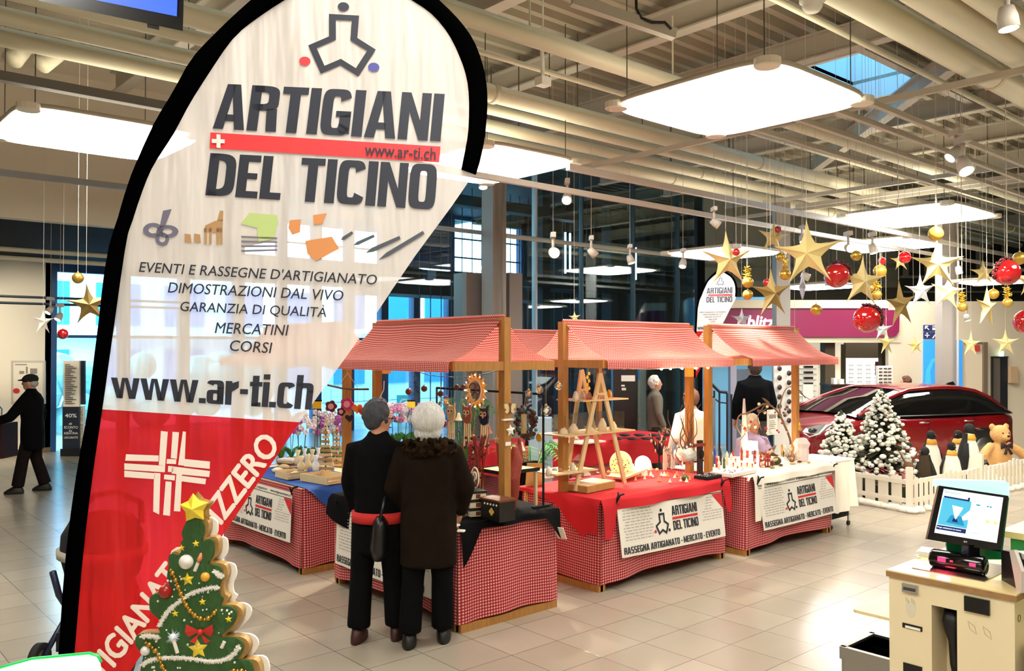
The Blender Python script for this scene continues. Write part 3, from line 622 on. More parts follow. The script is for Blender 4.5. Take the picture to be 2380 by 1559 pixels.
# ---- printed banners clipped to the counters
def banner(st, x0, x1, z0, z1, label, tilt=0, x_off=0, y=-.075):
    Mx = loc2w(st); t = thing('printed_banner', label, 'banner', (Mx @ V(((x0 + x1) / 2, y, z0))), st.rotation_euler.z, 'printed banners on the stall fronts')
    w_, h = x1 - x0, z1 - z0
    def q(u, v, e=0.0):   # local: centred x, y outwards negative
        return V(((u - .5) * w_ + x_off * (1 - v), -.012 * sin(pi * u) * (1 - v) - e + .018 * v, v * h + tilt * (u - .5)))
    MB().grid(lambda u, v: q(u, v), 16, 6).grid(lambda u, v: q(u, v, -.003), 16, 6).part('sheet', paper, t)
    d, r, b_, g = MB(), MB(), MB(), MB()
    def sub(u0, u1, v0, v1, e=.003): return lambda a, c: q(u0 + (u1 - u0) * a, v0 + (v1 - v0) * c, e)
    Z = V((0, 0, 0))
    put_poster(d, 'RASSEGNA ARTIGIANATO - MERCATO - EVENTO', sub(.02, .94, .05, .17), Z, .05, .22)
    put_poster(d, 'ARTIGIANI', sub(.475, .725, .585, .76), Z); put_poster(d, 'DEL TICINO', sub(.475, .725, .315, .485), Z)
    for (u0, v0, u1, v1) in ((.475, .51, .725, .555),): r.add([q(u0, v0, .003), q(u1, v0, .003), q(u1, v1, .003), q(u0, v1, .003)], [(0, 1, 2, 3)])
    emblem((d, r, b_), lambda x, y_: q(.375 + x * .085, .43 + y_ * .235, .003), Z, .13)
    put_text(d, 'Internet: www.ar-ti.ch', sub(.0, .25, .905, .965), Z, .02); put_text(d, 'Facebook: artigianiticino', sub(.36, .64, .90, .965), Z, .02); put_text(d, 'www.artigianatosvizzero.ch', sub(.69, .99, .90, .965), Z, .02)
    d.add([q(0, .868, .003), q(1, .868, .003), q(1, .880, .003), q(0, .880, .003)], [(0, 1, 2, 3)])
    r.add([q(.89, .86, .003), q(1, .86, .003), q(1, .55, .003)], [(0, 2, 1)])
    rnd = random.Random(3)
    for i in range(11):
        v = .80 - i * .052; a, c = .035 + .02 * rnd.random(), .27 + .03 * rnd.random()
        u = a
        while u < c:
            l = .012 + .03 * rnd.random(); g.add([q(u, v, .003), q(min(u + l, c), v, .003), q(min(u + l, c), v + .017, .003), q(u, v + .017, .003)], [(0, 1, 2, 3)]); u += l + .008
        u = .80 + .03 * rnd.random() - (i > 3) * .03
        while u < .97 - (i < 5) * .09 and i < 9:
            l = .012 + .03 * rnd.random(); g.add([q(u, v, .003), q(u + l, v, .003), q(u + l, v + .015, .003), q(u, v + .015, .003)], [(0, 1, 2, 3)]); u += l + .008
    d.part('lettering', navy, t); r.part('red_print', redink, t, label='red bar, dot and corner triangle'); b_.part('dot', navy, t); g.part('small_print', M('pale_grey_ink', 'b4b0a6', .8), t)
    for u in (.0, 1.0):
        c = q(u, 1.0); MB().tube([c + V((.0, -.01, .01)), c + V((.03, .0, .05)), c + V((.06, .03, .06))], .009, 6).tube([c + V((.0, .0, -.02)), c + V((.02, -.03, .05)), c + V((.05, -.05, .06))], .008, 6).part('clamp', matteb, t, 'all')
    return t
banner(sA, .10, 1.55, .21, .72, 'white printed banner partly hidden behind the legs of the couple', y=-.07)
banner(sB, .22, 1.66, .29, .76, 'white printed banner at the left, under the wooden crates', y=-.07)
banner(sC, .14, 1.70, .26, .77, 'white printed banner on the middle stall, its whole text readable', tilt=-.03, x_off=.06)
banner(sD, .10, 1.62, .24, .745, 'white printed banner on the right stall beside the white cloth', tilt=.0, x_off=.1)
# ================================================================ big feather flag, standing about 2.4 m from the camera
def smooth_path(pts, k=4):
    out = []; n = len(pts)
    for i in range(n - 1):
        p0, p1, p2, p3 = (V((*pts[max(0, min(n - 1, j))], 0)) for j in (i - 1, i, i + 1, i + 2))
        for s_ in range(k):
            t = s_ / k; out.append(.5 * ((2 * p1) + (p2 - p0) * t + (2 * p0 - 5 * p1 + 4 * p2 - p3) * t * t + (3 * p1 - p0 - 3 * p2 + p3) * t ** 3))
    out.append(V((*pts[-1], 0))); return [(p.x, p.y) for p in out]
INN = [(152, 1790), (154, 1700), (172, 1533), (192, 1300), (216, 1100), (238, 950), (259, 800), (267, 744), (293, 565), (308, 513), (334, 436), (359, 380), (405, 308), (441, 241), (493, 159), (544, 87), (600, 41), (662, 0), (735, -42), (810, -60), (880, -47), (956, 0), (1004, 33), (1042, 79), (1067, 129), (1084, 179), (1090, 233), (1088, 308), (1079, 358), (1072, 394)]
OUT = [(112, 1790), (118, 1700), (135, 1533), (152, 1300), (178, 1100), (205, 950), (223, 800), (236, 700), (257, 565), (278, 493), (295, 436), (313, 385), (360, 285), (404, 212), (450, 133), (504, 75), (560, 22), (620, -28), (700, -78), (760, -100), (830, -108), (905, -88), (965, -48), (1021, 0), (1067, 46), (1100, 92), (1121, 146), (1131, 196), (1133, 250), (1127, 317), (1117, 371), (1106, 406)]
EDGE = [(1103, 402), (1050, 479), (966, 593), (912, 672), (868, 739), (818, 810), (762, 888), (697, 980), (650, 1050), (580, 1151), (502, 1267), (400, 1417), (303, 1559), (207, 1700), (155, 1785)]
def feather_flag(name, label, D, tf, full=True):
    """tf maps photo-flag measures to the upright plane at distance D; returns thing"""
    base = tf(125, 1800, 0)
    t = thing(name, label, 'flag', (base.x, base.y, 0), 0, 'printed feather flags')
    inn = smooth_path(INN); out = smooth_path(OUT, 4)
    m = MB(); n = 70
    def at(path, u):
        x = u * (len(path) - 1); i = min(int(x), len(path) - 2); f = x - i
        return path[i][0] * (1 - f) + path[i + 1][0] * f, path[i][1] * (1 - f) + path[i + 1][1] * f
    # sleeve: flattened tube between the two curves
    pts = []; ns = 8; vs = []
    ax = (tf(1, 0, 0) - tf(0, 0, 0)); L_ = ax.length
    for i in range(n + 1):
        a, b_ = at(inn, i / n), at(out, i / n); cx, cy = (a[0] + b_[0]) / 2, (a[1] + b_[1]) / 2; hx, hy = (b_[0] - a[0]) / 2, (b_[1] - a[1]) / 2; hw = hypot(hx, hy) * .45
        for k in range(12):
            an = 2 * pi * k / 12; vs.append(tf(cx + hx * cos(an), cy + hy * cos(an), hw * sin(an)))
    m.add(vs, [(i * 12 + k, i * 12 + (k + 1) % 12, i * 12 + 12 + (k + 1) % 12, i * 12 + 12 + k) for i in range(n) for k in range(12)] + [tuple(range(12))[::-1], tuple(n * 12 + k for k in range(12))])
    m.part('pole_sleeve', M('black_sleeve', '020202', 1, spec=.0), t, 'all', world=True)
    p0 = tf(125, 1790, 0); MB().cyl((p0.x, p0.y, .06), tf(125, 1775, 0), .012, n=10).part('pole', M('flag_pole', '303030', .4), t, world=True)
    MB().lathe([(.0, .0), (.22, .0), (.22, .03), (.05, .06), (0, .07)], (p0.x, p0.y, 0), 24).part('base', M('flag_base', '2a2a2c', .5), t, world=True)
    # cloth: top (white) and bottom (red) panels; rows run from sleeve to free edge
    LB = inn; full_edge = EDGE
    poly = [p for p in smooth_path(INN, 3)] + EDGE[:]
    def split(poly, keep):   # clip by the seam line from (238,951) to (697,981)
        def sd(p): return (p[1] - 951) - (p[0] - 238) * (30 / 459)
        out_ = []
        for i in range(len(poly)):
            a, b_ = poly[i], poly[(i + 1) % len(poly)]; sa, sb = sd(a) * keep, sd(b_) * keep
            if sa >= 0: out_.append(a)
            if sa * sb < 0: k_ = sa / (sa - sb); out_.append((a[0] + (b_[0] - a[0]) * k_, a[1] + (b_[1] - a[1]) * k_))
        return out_
    for keep, nm, mt in ((-1, 'white_cloth', cloth('flag_white', 'e9e2da', .17, .30, .7, 'ffffff')), (1, 'red_cloth', cloth('flag_red', 'dc1f22', .28, .35, .9, 'f0303a'))):
        pl = split(poly, keep); mb = MB(); mb.add([tf(x, y, 0) for x, y in pl], [tuple(range(len(pl)))])
        mb.part(nm, mt, t, world=True)
    e = -.003 / L_ if full else -.004 / L_
    d, r, b_, wh = MB(), MB(), MB(), MB(); Z = V((0, 0, 0))
    def Q(a, b2, c, dd): f = bilin((*a, 0), (*b2, 0), (*c, 0), (*dd, 0)); return lambda u, v: (lambda p: tf(p.x, p.y, e))(f(u, v))
    put_poster(d, 'ARTIGIANI', Q((495, 299), (1024, 329), (1034, 219), (510, 195)), Z, .04)
    put_poster(d, 'DEL TICINO', Q((478, 454), (1010, 488), (1018, 383), (490, 356)), Z, .04, .30)
    r.add([tf(*p, e) for p in ((488, 345), (1021, 378), (1024, 341), (490, 308))], [(0, 1, 2, 3)])
    for (x0, y0, x1, y1) in ((494, 324, 524, 333), (505, 313, 514, 344)): wh.add([tf(*p, e * 2) for p in ((x0, y1), (x1, y1 + 1), (x1, y0 + 1), (x0, y0))], [(0, 1, 2, 3)])
    put_text(d, 'www.ar-ti.ch', lambda u, v: (lambda p: tf(p.x, p.y, e * 2))(bilin((848, 362, 0), (1012, 373, 0), (1014, 345, 0), (850, 334, 0))(u, v)), Z, .03)
    put_poster(d, 'www.ar-ti.ch', Q((262, 924), (724, 952), (733, 872), (258, 862)), Z, .02)
    for s_, (x0, y0, x1, y1, h) in (("EVENTI E RASSEGNE D'ARTIGIANATO", (324, 632, 874, 662, 24)), ('DIMOSTRAZIONI DAL VIVO', (391, 680, 796, 699, 24)), ("GARANZIA DI QUALITÀ", (418, 727, 758, 741, 32)), ('MERCATINI', (500, 774, 667, 780, 25)), ('CORSI', (533, 815, 629, 821, 25))):
        put_text(d, s_, Q((x0, y0), (x1, y1), (x1 + 5, y1 - h), (x0 + 5, y0 - h)), Z, .015)
    emblem((d, r, b_), lambda x, y_: tf(795 + x * 106 + y_ * 3, 119 - y_ * 84 + x * 6, e), Z, .12)
    # woven cross of white ribbons
    for poly_ in ([(375, 1001), (391, 1003), (385, 1082), (370, 1080)], [(402, 1003), (417, 1004), (412, 1066), (398, 1064)], [(426, 1002), (433, 1003), (430, 1082), (415, 1080)],
                  [(359, 1098), (374, 1099), (371, 1195), (357, 1188)], [(386, 1118), (400, 1119), (396, 1198), (380, 1196)], [(411, 1098), (424, 1100), (420, 1188), (405, 1187)],
                  [(294, 1055), (370, 1058), (369, 1072), (292, 1070)], [(430, 1066), (489, 1072), (488, 1089), (429, 1083)], [(290, 1076), (385, 1082), (384, 1097), (290, 1091)], [(400, 1083), (489, 1094), (487, 1108), (400, 1100)],
                  [(290, 1093), (362, 1099), (360, 1113), (290, 1108)], [(424, 1105), (480, 1112), (478, 1125), (423, 1118)], [(389, 1066), (411, 1067), (410, 1078), (388, 1077)], [(392, 1082), (405, 1083), (404, 1097), (391, 1096)], [(383, 1102), (408, 1104), (407, 1116), (382, 1113)]):
        wh.add([tf(*p, e) for p in poly_], [(0, 1, 2, 3)])
    put_text(wh, 'ARTIGIANATO SVIZZERO', Q((188, 1655), (652, 1037), (612, 1000), (148, 1618)), Z, .04, .035)
    d.part('lettering', M('flag_ink', '262a36', .5), t, world=True); r.part('red_print', M('flag_red_ink', 'e0383c', .5), t, world=True); b_.part('blue_dot', blueink, t, world=True); wh.part('white_print', M('flag_white_ink', 'f5e8dc', .6), t, world=True)
    if full:   # printed pictures of crafts
        c1 = MB()
        for (cx, cy, rx, ry, ro) in ((357, 535, 24, 17, .2), (390, 538, 26, 15, -.2), (378, 556, 16, 16, 0)):
            for k_ in range(16):
                a0, a1 = 2 * pi * k_ / 16, 2 * pi * (k_ + 1) / 16
                c1.add([tf(cx + rx * s_ * cos(a), cy + ry * s_ * sin(a), e) for s_, a in ((.45, a0), (1, a0), (1, a1), (.45, a1))], [(0, 1, 2, 3)])
        c1.add([tf(*p, e) for p in ((372, 528), (380, 490), (400, 486), (384, 528))], [(0, 1, 2, 3)]); c1.part('printed_lace', M('print_lace', '6d6a7c', .7), t, world=True)
        c2 = MB()
        for px in (430, 452): c2.add([tf(*p, e) for p in ((px, 562), (px + 16, 565), (px + 14, 545), (px, 543))], [(0, 1, 2, 3)])
        for px in (476, 487, 504, 512): c2.add([tf(*p, e) for p in ((px, 568), (px + 6, 568), (px + 6, 530), (px - 1, 530))], [(0, 1, 2, 3)])
        c2.add([tf(*p, e) for p in ((474, 540), (518, 540), (519, 510), (500, 514), (478, 524))], [(0, 1, 2, 3, 4)]); c2.add([tf(*p, e) for p in ((505, 514), (519, 514), (520, 490), (512, 490))], [(0, 1, 2, 3)])
        c2.part('printed_wooden_figures', M('print_wood', 'b08a5e', .7), t, world=True)
        c3, c3b = MB(), MB()
        c3.add([tf(*p, e) for p in ((598, 528), (646, 520), (638, 555), (602, 562))], [(0, 1, 2, 3)]); c3.add([tf(*p, e * .8) for p in ((560, 520), (580, 495), (645, 500), (648, 522), (600, 530))], [(0, 1, 2, 3, 4)])
        for i in range(4): c3b.add([tf(*p, e) for p in ((561, 548 + i * 11), (645, 552 + i * 9), (645, 556 + i * 9), (562, 553 + i * 11))], [(0, 1, 2, 3)])
        c3.part('printed_green_box', M('print_green', 'b5c97e', .7), t, world=True); c3b.part('printed_towels', M('print_grey', '77737c', .7), t, world=True)
        c4 = MB(); c4.add([tf(*p, e) for p in ((710, 560), (772, 550), (789, 578), (736, 606), (715, 590))], [(0, 1, 2, 3, 4)]); c4.add([tf(*p, e) for p in ((674, 512), (700, 510), (698, 540), (680, 546), (671, 530))], [(0, 1, 2, 3, 4)]); c4.add([tf(*p, e) for p in ((728, 500), (760, 496), (750, 520), (730, 522))], [(0, 1, 2, 3)])
        c4.part('printed_leather_case', M('print_leather', 'd08a52', .7), t, world=True)
        c5 = MB()
        for (x0, y0, x1, y1, w_) in ((793, 558, 820, 540, 4), (822, 570, 870, 548, 4), (850, 588, 930, 552, 5), (880, 604, 985, 540, 5)):
            dx, dy = x1 - x0, y1 - y0; l = hypot(dx, dy); nx, ny = -dy / l * w_, dx / l * w_
            c5.add([tf(x0, y0, e), tf(x0 + dx * .2 + nx, y0 + dy * .2 + ny, e), tf(x1 + nx * .8, y1 + ny * .8, e), tf(x1 - nx * .8, y1 - ny * .8, e), tf(x0 + dx * .2 - nx, y0 + dy * .2 - ny, e)], [(0, 1, 2, 3, 4)])
        c5.part('printed_pens', M('print_pen', '4b5058', .5), t, world=True)
    return t
D1 = 2.4
def tf1(x, y, n_): return P(x, y, D1) + FW * (n_ * D1 / F)
feather_flag('feather_flag', 'big white and red feather flag in a black sleeve filling the left of the picture', D1, tf1)
D2 = 14.0; o2 = P(1665, 635, D2)
k2 = (1726 - 1618) / 1020 * .93
def tf2(x, y, n_):
    # same design, upright, shown smaller: centre the head on px 1673, top 635
    X = (x - 740 - (y - 300) * .0) ; a = radians(4.5)
    X2 = (x - 760) * cos(a) + (y - 300) * sin(a) * -1; Y2 = (x - 760) * sin(a) * -1 + (y - 300) * cos(a)
    # straighten: rotate the leaning design back
    px = 1672 + (X2 + (300 - y) * -.16) * k2 * 1.15; py = 680 + Y2 * k2 * 1.32
    return P(px, py, D2) + FW * (n_ * D2 / F * k2)
feather_flag('feather_flag', 'small white feather flag behind the stall roofs left of the magenta sign', D2, tf2, False)
# ================================================================ people
def hand(mb, w_, d, side, s_=1, curl=.5):
    """palm and five unequal fingers; w_ wrist, d direction, side = thumb direction"""
    d = V(d).normalized(); side = V(side); side = (side - d * side.dot(d)).normalized(); nn = d.cross(side)
    w_ = V(w_); mb.tube([w_ - d * .02 * s_, w_ + d * .03 * s_, w_ + d * .085 * s_], [(.024 * s_, .02 * s_), (.036 * s_, .018 * s_), (.038 * s_, .015 * s_)], 8)
    for k, l in enumerate((.062, .074, .068, .052)):
        b0 = w_ + d * .085 * s_ + side * (.027 - .018 * k) * s_
        m1 = b0 + (d * (1 - .2 * curl) + nn * .5 * curl) * l * .5 * s_; m2 = m1 + (d * (1 - curl) + nn * curl) * l * .5 * s_
        mb.tube([b0 - d * .01, m1, m2], [.0095 * s_, .0088 * s_, .007 * s_], 6)
    b0 = w_ + d * .03 * s_ + side * .03 * s_; mb.tube([b0 - side * .01, b0 + (side * .7 + d * .5) * .035 * s_, b0 + (side * .6 + d) * .06 * s_], [.012 * s_, .010 * s_, .008 * s_], 6)
def figure(label, loc, face, h=1.7, arms=None, legs=None, head=(0, 0), coat='101012', coat_z=.75, coat_w=1.0, trouser='0b0b0c', shoe='1a0f0c', hair='d8d8d8', hairm='short', skinc=None, lean=0, bulk=1.0, seat=None, coatm=None, group=None, name='person', hs=1.0):
    """local frame: faces +y, x to its right; loc = between the feet"""
    s_ = h / 1.70; rz = atan2(face[1], face[0]) - pi / 2
    t = thing(name, label, 'person', loc, rz, group)
    Z0 = (seat if seat is not None else .88 * s_) - .88 * s_
    def z(k): return k * s_ + Z0
    ln = lean
    sk = skinc or skin; sh = [V((sx_ * .165 * s_ * bulk, .0 + ln * .8, z(1.37))) for sx_ in (-1, 1)]
    if arms is None: arms = [[(-.25, .02, 1.10), (-.25, .12, .86)], [(.25, .02, 1.10), (.25, .12, .86)]]
    if legs is None: legs = [[(-.10, .0, .48), (-.12, -.02, .08)], [(.10, .0, .48), (.12, .03, .08)]]
    A = [[sh[i]] + [V((p[0] * s_, p[1] * s_ + ln * .4, z(p[2]))) for p in arms[i]] for i in (0, 1)]
    Lg = [[V(((-1, 1)[i] * .09 * s_, 0, z(.88)))] + [V((p[0] * s_, p[1] * s_, p[2] * s_ if seat is not None or True else 0)) for p in legs[i]] for i in (0, 1)]
    Rh = Matrix.Rotation(-head[0], 3, 'Z') @ Matrix.Rotation(-head[1], 3, 'X')
    hc = V((0, .015 + ln, z(1.585)))
    # body
    b_ = MB(); tors = [(.86, .15, .10), (.95, .155, .105), (1.08, .14, .10), (1.22, .16, .11), (1.34, .175, .105), (1.42, .12, .08), (1.46, .06, .06), (1.52, .055, .058)]
    b_.loft([(V((0, ln * (k - .86) / .7, z(k))), a * s_ * bulk, c * s_ * bulk) for k, a, c in tors], 14)
    b_.ball(hc, (.076 * s_, .096 * s_, .116 * s_), 16, 12, Rh); b_.ball(hc + Rh @ V((0, .045, -.065)) * s_, (.05 * s_, .05 * s_, .05 * s_), 10, 8)
    b_.ball(hc + Rh @ V((0, .100, -.012)) * s_, (.014 * s_, .022 * s_, .024 * s_), 8, 6)
    for sx_ in (-1, 1): b_.ball(hc + Rh @ V((sx_ * .078, -.005, -.008)) * s_, (.012 * s_, .022 * s_, .034 * s_), 8, 6)
    for i in (0, 1):
        b_.tube(A[i], [.05 * s_, .042 * s_, .027 * s_], 8); b_.tube([Lg[i][0], Lg[i][1], Lg[i][2]], [.085 * s_, .058 * s_, .042 * s_], 10)
        f = Lg[i][2]; b_.tube([f + V((0, -.04, -.03)), f + V((0, .12, -.05))], [.04, .03], 8)
    body = fused(b_, .016, 2)
    for i in (0, 1):
        d = (A[i][2] - A[i][1]); hand(body, A[i][2], d, (0, 1, 0) if abs(d.normalized().y) < .8 else ((1, -1)[i], 0, 0), s_)
    body.part('body', sk, t, 'all')
    # face marks: eyes and mouth
    fc = MB()
    for sx_ in (-1, 1): fc.ball(hc + Rh @ V((sx_ * .03, .087, .008)) * s_, (.011 * s_, .006 * s_, .006 * s_), 8, 6)
    fc.ball(hc + Rh @ V((0, .092, -.058)) * s_, (.022 * s_, .006, .005 * s_), 8, 6); fc.part('face_features', M('face_dark', '4a2a20', .6), t)
    # hair
    hm = MB()
    if hairm == 'cap':
        hm.ball(hc + Rh @ V((0, -.01, .045)) * s_, (.092 * s_, .112 * s_, .078 * s_), 16, 10, Rh); hm.ball(hc + Rh @ V((0, .105, .045)) * s_, (.07 * s_, .06 * s_, .012 * s_), 12, 6, Rh)
        hh = fused(hm, .008, 2); hh.part('cap', M('cap_cloth', hair, .9), t, 'all')
        MB().ball(hc + Rh @ V((0, -.05, -.02)) * s_, (.082 * s_, .062 * s_, .06 * s_), 12, 8).part('hair', M('grey_hair', 'a8a49c', .8), t, 'all')
    elif hairm != 'none':
        L_ = {'short': .0, 'bob': .05}[hairm]
        hm.ball(hc + Rh @ V((0, -.030, .030)) * s_, ((.09 + L_ * .3) * s_ * hs, .105 * s_ * hs, .108 * s_ * hs), 18, 12, Rh)
        hm.ball(hc + Rh @ V((0, -.045, -.02 - L_)) * s_, ((.082 + L_ * .4) * s_, .065 * s_, .075 * s_), 14, 10, Rh)
        rnd = random.Random(len(label))
        for k in range(70):
            a = rnd.uniform(0, 2 * pi); e = rnd.uniform(-.5, 1.4); q = Rh @ V((.088 * cos(a) * cos(e), .1 * sin(a) * cos(e) - .02, .11 * sin(e) + .02)) * s_
            if (Rh.inverted() @ q).y > .03 and q.z < .075: continue
            hm.ball(hc + q, (.018, .018, .024 + L_ * .2), 6, 5)
        hh = fused(hm, .009, 1); hh.part('hair', M('hair_' + hair, hair, .75, bump=.9, bscale=60, var=.35, vscale=40, stretch=(1, 1, .25)), t, 'all')
    # coat
    c = MB(); W = coat_w * bulk
    prof = [(coat_z, .19), (.90, .19), (1.05, .175), (1.2, .19), (1.33, .195), (1.41, .15), (1.47, .085), (1.50, .08)]
    if seat is not None: prof[0] = (.84, .19)
    c.loft([(V((0, ln * max(0, (k - .86)) / .7, z(k))), a * s_ * W, a * .72 * s_ * W) for k, a in prof], 16)
    for i in (0, 1):
        e = A[i][1].lerp(A[i][2], .93); c.tube([A[i][0] - V(((-1, 1)[i] * .06, 0, .0)), A[i][0], A[i][1], e], [.07 * s_ * W, .085 * s_ * W, .066 * s_ * W, .05 * s_ * W], 10)
    cm = fused(c, .018, 3); cm.part('coat', coatm or M('coat_' + coat, coat, .95, bump=.5, bscale=14, spec=.1), t, 'all')
    # trousers, shoes
    q = MB(); q.ball(V((0, 0, z(.88))), (.16 * s_, .115 * s_, .12 * s_), 14, 10)
    for i in (0, 1): q.tube([Lg[i][0], Lg[i][1], Lg[i][2] + V((0, 0, .02))], [.105 * s_, .082 * s_, .085 * s_], 12)
    fused(q, .018, 3).part('trousers', M('trousers_' + trouser, trouser, .95, bump=.4, bscale=12, spec=.1), t, 'all')
    for i in (0, 1):
        f = Lg[i][2]; dd = V((( -1, 1)[i] * .15, 1, 0)).normalized(); m = MB()
        m.loft([(V((f.x, f.y, .0)) + dd * .045, .052, .135), (V((f.x, f.y, .03)) + dd * .045, .054, .137), (V((f.x, f.y, .06)) + dd * .03, .05, .115), (V((f.x, f.y, .11)), .045, .055)], 14)
        m.part('shoe', M('shoe_' + shoe, shoe, .5), t, 'all')
    return t, hc, Rh, s_
# couple at the nearest stall, seen from behind
man, hc, Rh, s_ = figure('person in a short black jacket with a red hem band, back turned, dark grey hair', (3.38, 5.31, 0), (.74, .66), 1.73, head=(.75, .15), coat='09090b', coat_z=.62, coat_w=.93, hair='3a3b40', shoe='3a1a14',
       arms=[[(-.23, .04, 1.12), (-.20, .10, .88)], [(.22, .06, 1.12), (.19, .24, .98)]], legs=[[(-.12, .0, .48), (-.13, -.04, .08)], [(.11, .02, .48), (.12, .06, .08)]])
MB().loft([(V((0, 0, .865)), .196, .146), (V((0, 0, .94)), .197, .147)], 24).part('hem_band', M('red_hem', 'c22420', .8), man, 'all', label='red knitted band')
g = MB()
for sx_ in (-1, 1): g.tube([hc + Rh @ V((sx_ * .034 + .026 * cos(a), .106, .006 + .018 * sin(a))) for a in [2 * pi * i / 12 for i in range(12)]], .0028, 5, closed=True)
for sx_ in (-1, 1): g.cyl(hc + Rh @ V((sx_ * .06, .104, .01)), hc + Rh @ V((sx_ * .086, -.01, .008)), .003, n=5)
g.part('glasses', black, man, 'all')
wom, hc, Rh, s_ = figure('person with white hair in a long dark brown coat with a fur hood, back turned', (3.60, 4.99, 0), (.62, .78), 1.70, head=(.12, .1), coat='1f140c', coat_z=.57, coat_w=1.08, hair='cfcdc6', hs=1.18, hairm='bob', shoe='12100f', coatm=M('brown_coat', '1b120b', .95, bump=.6, bscale=9, var=.5, vscale=7, spec=.1),
       arms=[[(-.26, .02, 1.12), (-.22, .16, .90)], [(.27, .02, 1.12), (.22, .16, .90)]], legs=[[(-.11, .0, .48), (-.13, -.03, .08)], [(.10, .02, .48), (.10, .08, .08)]])
fur = MB(); rnd = random.Random(5)
for k in range(420):
    a = rnd.uniform(0, 2 * pi); q = rnd.uniform(0, 2 * pi); R0 = .15; rr = .055
    fur.ball(V(((R0 + rr * cos(q)) * cos(a), -.02 + (R0 * .8 + rr * cos(q)) * sin(a), 1.40 + rr * sin(q) * 1.1 - .03 * sin(a))), rnd.uniform(.010, .019), 6, 5)
fused(fur, .009, 0).part('fur_hood', M('brown_fur', '2e2013', 1, bump=1, bscale=70, var=.6, vscale=30, spec=.05), wom, 'all')
bag = MB().loft([(V((-.30, .02, .62)), .05, .12), (V((-.30, .02, .70)), .07, .15), (V((-.29, .02, .88)), .06, .13), (V((-.29, .02, .93)), .03, .10)], 16)
bg_ = thing('handbag', 'black handbag held low between the two people at the nearest stall', 'bag', (3.56, 5.02, 0), wom.rotation_euler.z)
bag.part('bag_body', M('black_leather', '0b0b0c', .35), bg_, 'all'); MB().tube([V((-.29, -.08, .90)), V((-.26, -.03, 1.06)), V((-.26, .06, 1.06)), V((-.29, .12, .90))], .012, 6).part('strap', M('black_leather'), bg_, 'all'); MB().ball((-.36, .04, .84), (.012, .03, .012)).part('buckle', chrome, bg_)
# man with the flat cap
l = atz(75, 1143); old, *_ = figure('person in a black coat and flat cap walking by the white wall at far left', (l.x, l.y, 0), (-.80, .42), 1.74, head=(.1, .1), coat='08080a', coat_z=.62, coat_w=1.12, trouser='1c1614', hair='101012', hairm='cap', shoe='1a1512', lean=.03,
       arms=[[(-.24, .22, 1.10), (-.20, .46, 1.02)], [(.25, -.06, 1.12), (.22, -.02, .86)]], legs=[[(-.10, .10, .48), (-.11, .16, .08)], [(.10, -.02, .48), (.11, -.14, .08)]])
# person walking behind the middle stall
l = P(1522, 1000, 14.0); figure('person with short white hair in a grey cardigan walking behind the middle stall', (l.x, l.y, 0), (.75, -.66), 1.66, coat='6d675c', coat_z=.8, trouser='3a3630', hair='d9d5ca', hairm='short')
# two stall keepers
l = P(1600, 1000, 10.35); figure('person in a cream shirt standing behind the middle stall, partly behind the posts', (l.x + .05, l.y, 0), (.2, .98), 1.62, coat='efe4d0', coat_z=.8, trouser='2a2a30', hair='5a3a2a', hairm='short', coatm=M('cream_shirt', 'efe4d0', .8, bump=.3, bscale=9))
l = P(1755, 1000, 13.6); figure('person in a black jacket with head hidden behind the right stall beam, back turned', (l.x, l.y, 0), (.66, .75), 1.93, coat='0a0b0e', coat_z=.86, coat_w=1.1, trouser='4a4644', hair='3a2a22')
l = P(1748, 1000, 11.1); w3, *_ = figure('person in a lilac jumper sitting behind the candles of the right stall', (l.x, l.y, 0), (-.35, -.93), 1.62, seat=.46, coat='b59cc0', hair='e2cfae', hairm='bob', trouser='3a3a44', coatm=M('lilac_jumper', 'b7a0bd', .9, bump=.3, bscale=20),
       arms=[[(-.27, .08, 1.10), (-.16, .28, 1.04)], [(.27, .08, 1.10), (.14, .28, 1.04)]], legs=[[(-.12, .42, .50), (-.12, .44, .08)], [(.12, .42, .50), (.12, .44, .08)]])
st_ = thing('stool', 'wooden stool under the person sitting at the right stall', 'stool', (l.x, l.y, 0))
MB().lathe([(0, .40), (.17, .40), (.17, .43), (0, .43)], n=20).part('seat', wood, st_)
for a in range(4): MB().cyl((.15 * cos(a * pi / 2), .15 * sin(a * pi / 2), 0), (.11 * cos(a * pi / 2), .11 * sin(a * pi / 2), .40), .015, n=8).part('leg', wood, st_)
l = P(2106, 900, 17.0); figure('person with brown hair, only the head showing above the red car roof', (l.x, l.y, 0), (-.4, .9), 1.56, coat='5a4a44', hair='5a3424', hairm='short')
# ================================================================ shop front and back walls at the right (square to the view)
def slab(mb, px0, py0, px1, py1, d, th=.2):
    """upright slab whose face covers the given photo rectangle at distance d"""
    a, b_, c, e = P(px0, py1, d), P(px1, py1, d), P(px1, py0, d), P(px0, py0, d); q = [a, b_, c, e]
    return mb.add(q + [p + FW * th for p in q], [(0, 1, 2, 3), (4, 7, 6, 5), (0, 4, 5, 1), (1, 5, 6, 2), (2, 6, 7, 3), (3, 7, 4, 0)])
def floorpx(d): return 811 + H * F / d
def tslab(name, label, cat, m, px0, py0, px1, py1, d, th=.05, group=None): return slab(MB(), px0, py0, px1, py1, d, th).thing(name, label, cat, m, group=group)
DS = 18.0; f18 = floorpx(DS); f21 = floorpx(21.5)
wallr = M('right_wall', 'd2c6ad', .7)
struct(slab(slab(slab(MB(), 2065, 700, 2500, f18, DS, .15), 1640, 697, 2094, 716, DS, .5), 1700, 783, 2094, 796, DS - .02, .5), 'wall_right', wallr)
struct(slab(MB(), 1640, 716, 2094, 784, DS + .05, .4), 'trim_60', M('fascia_inner', '7a1048', .5))
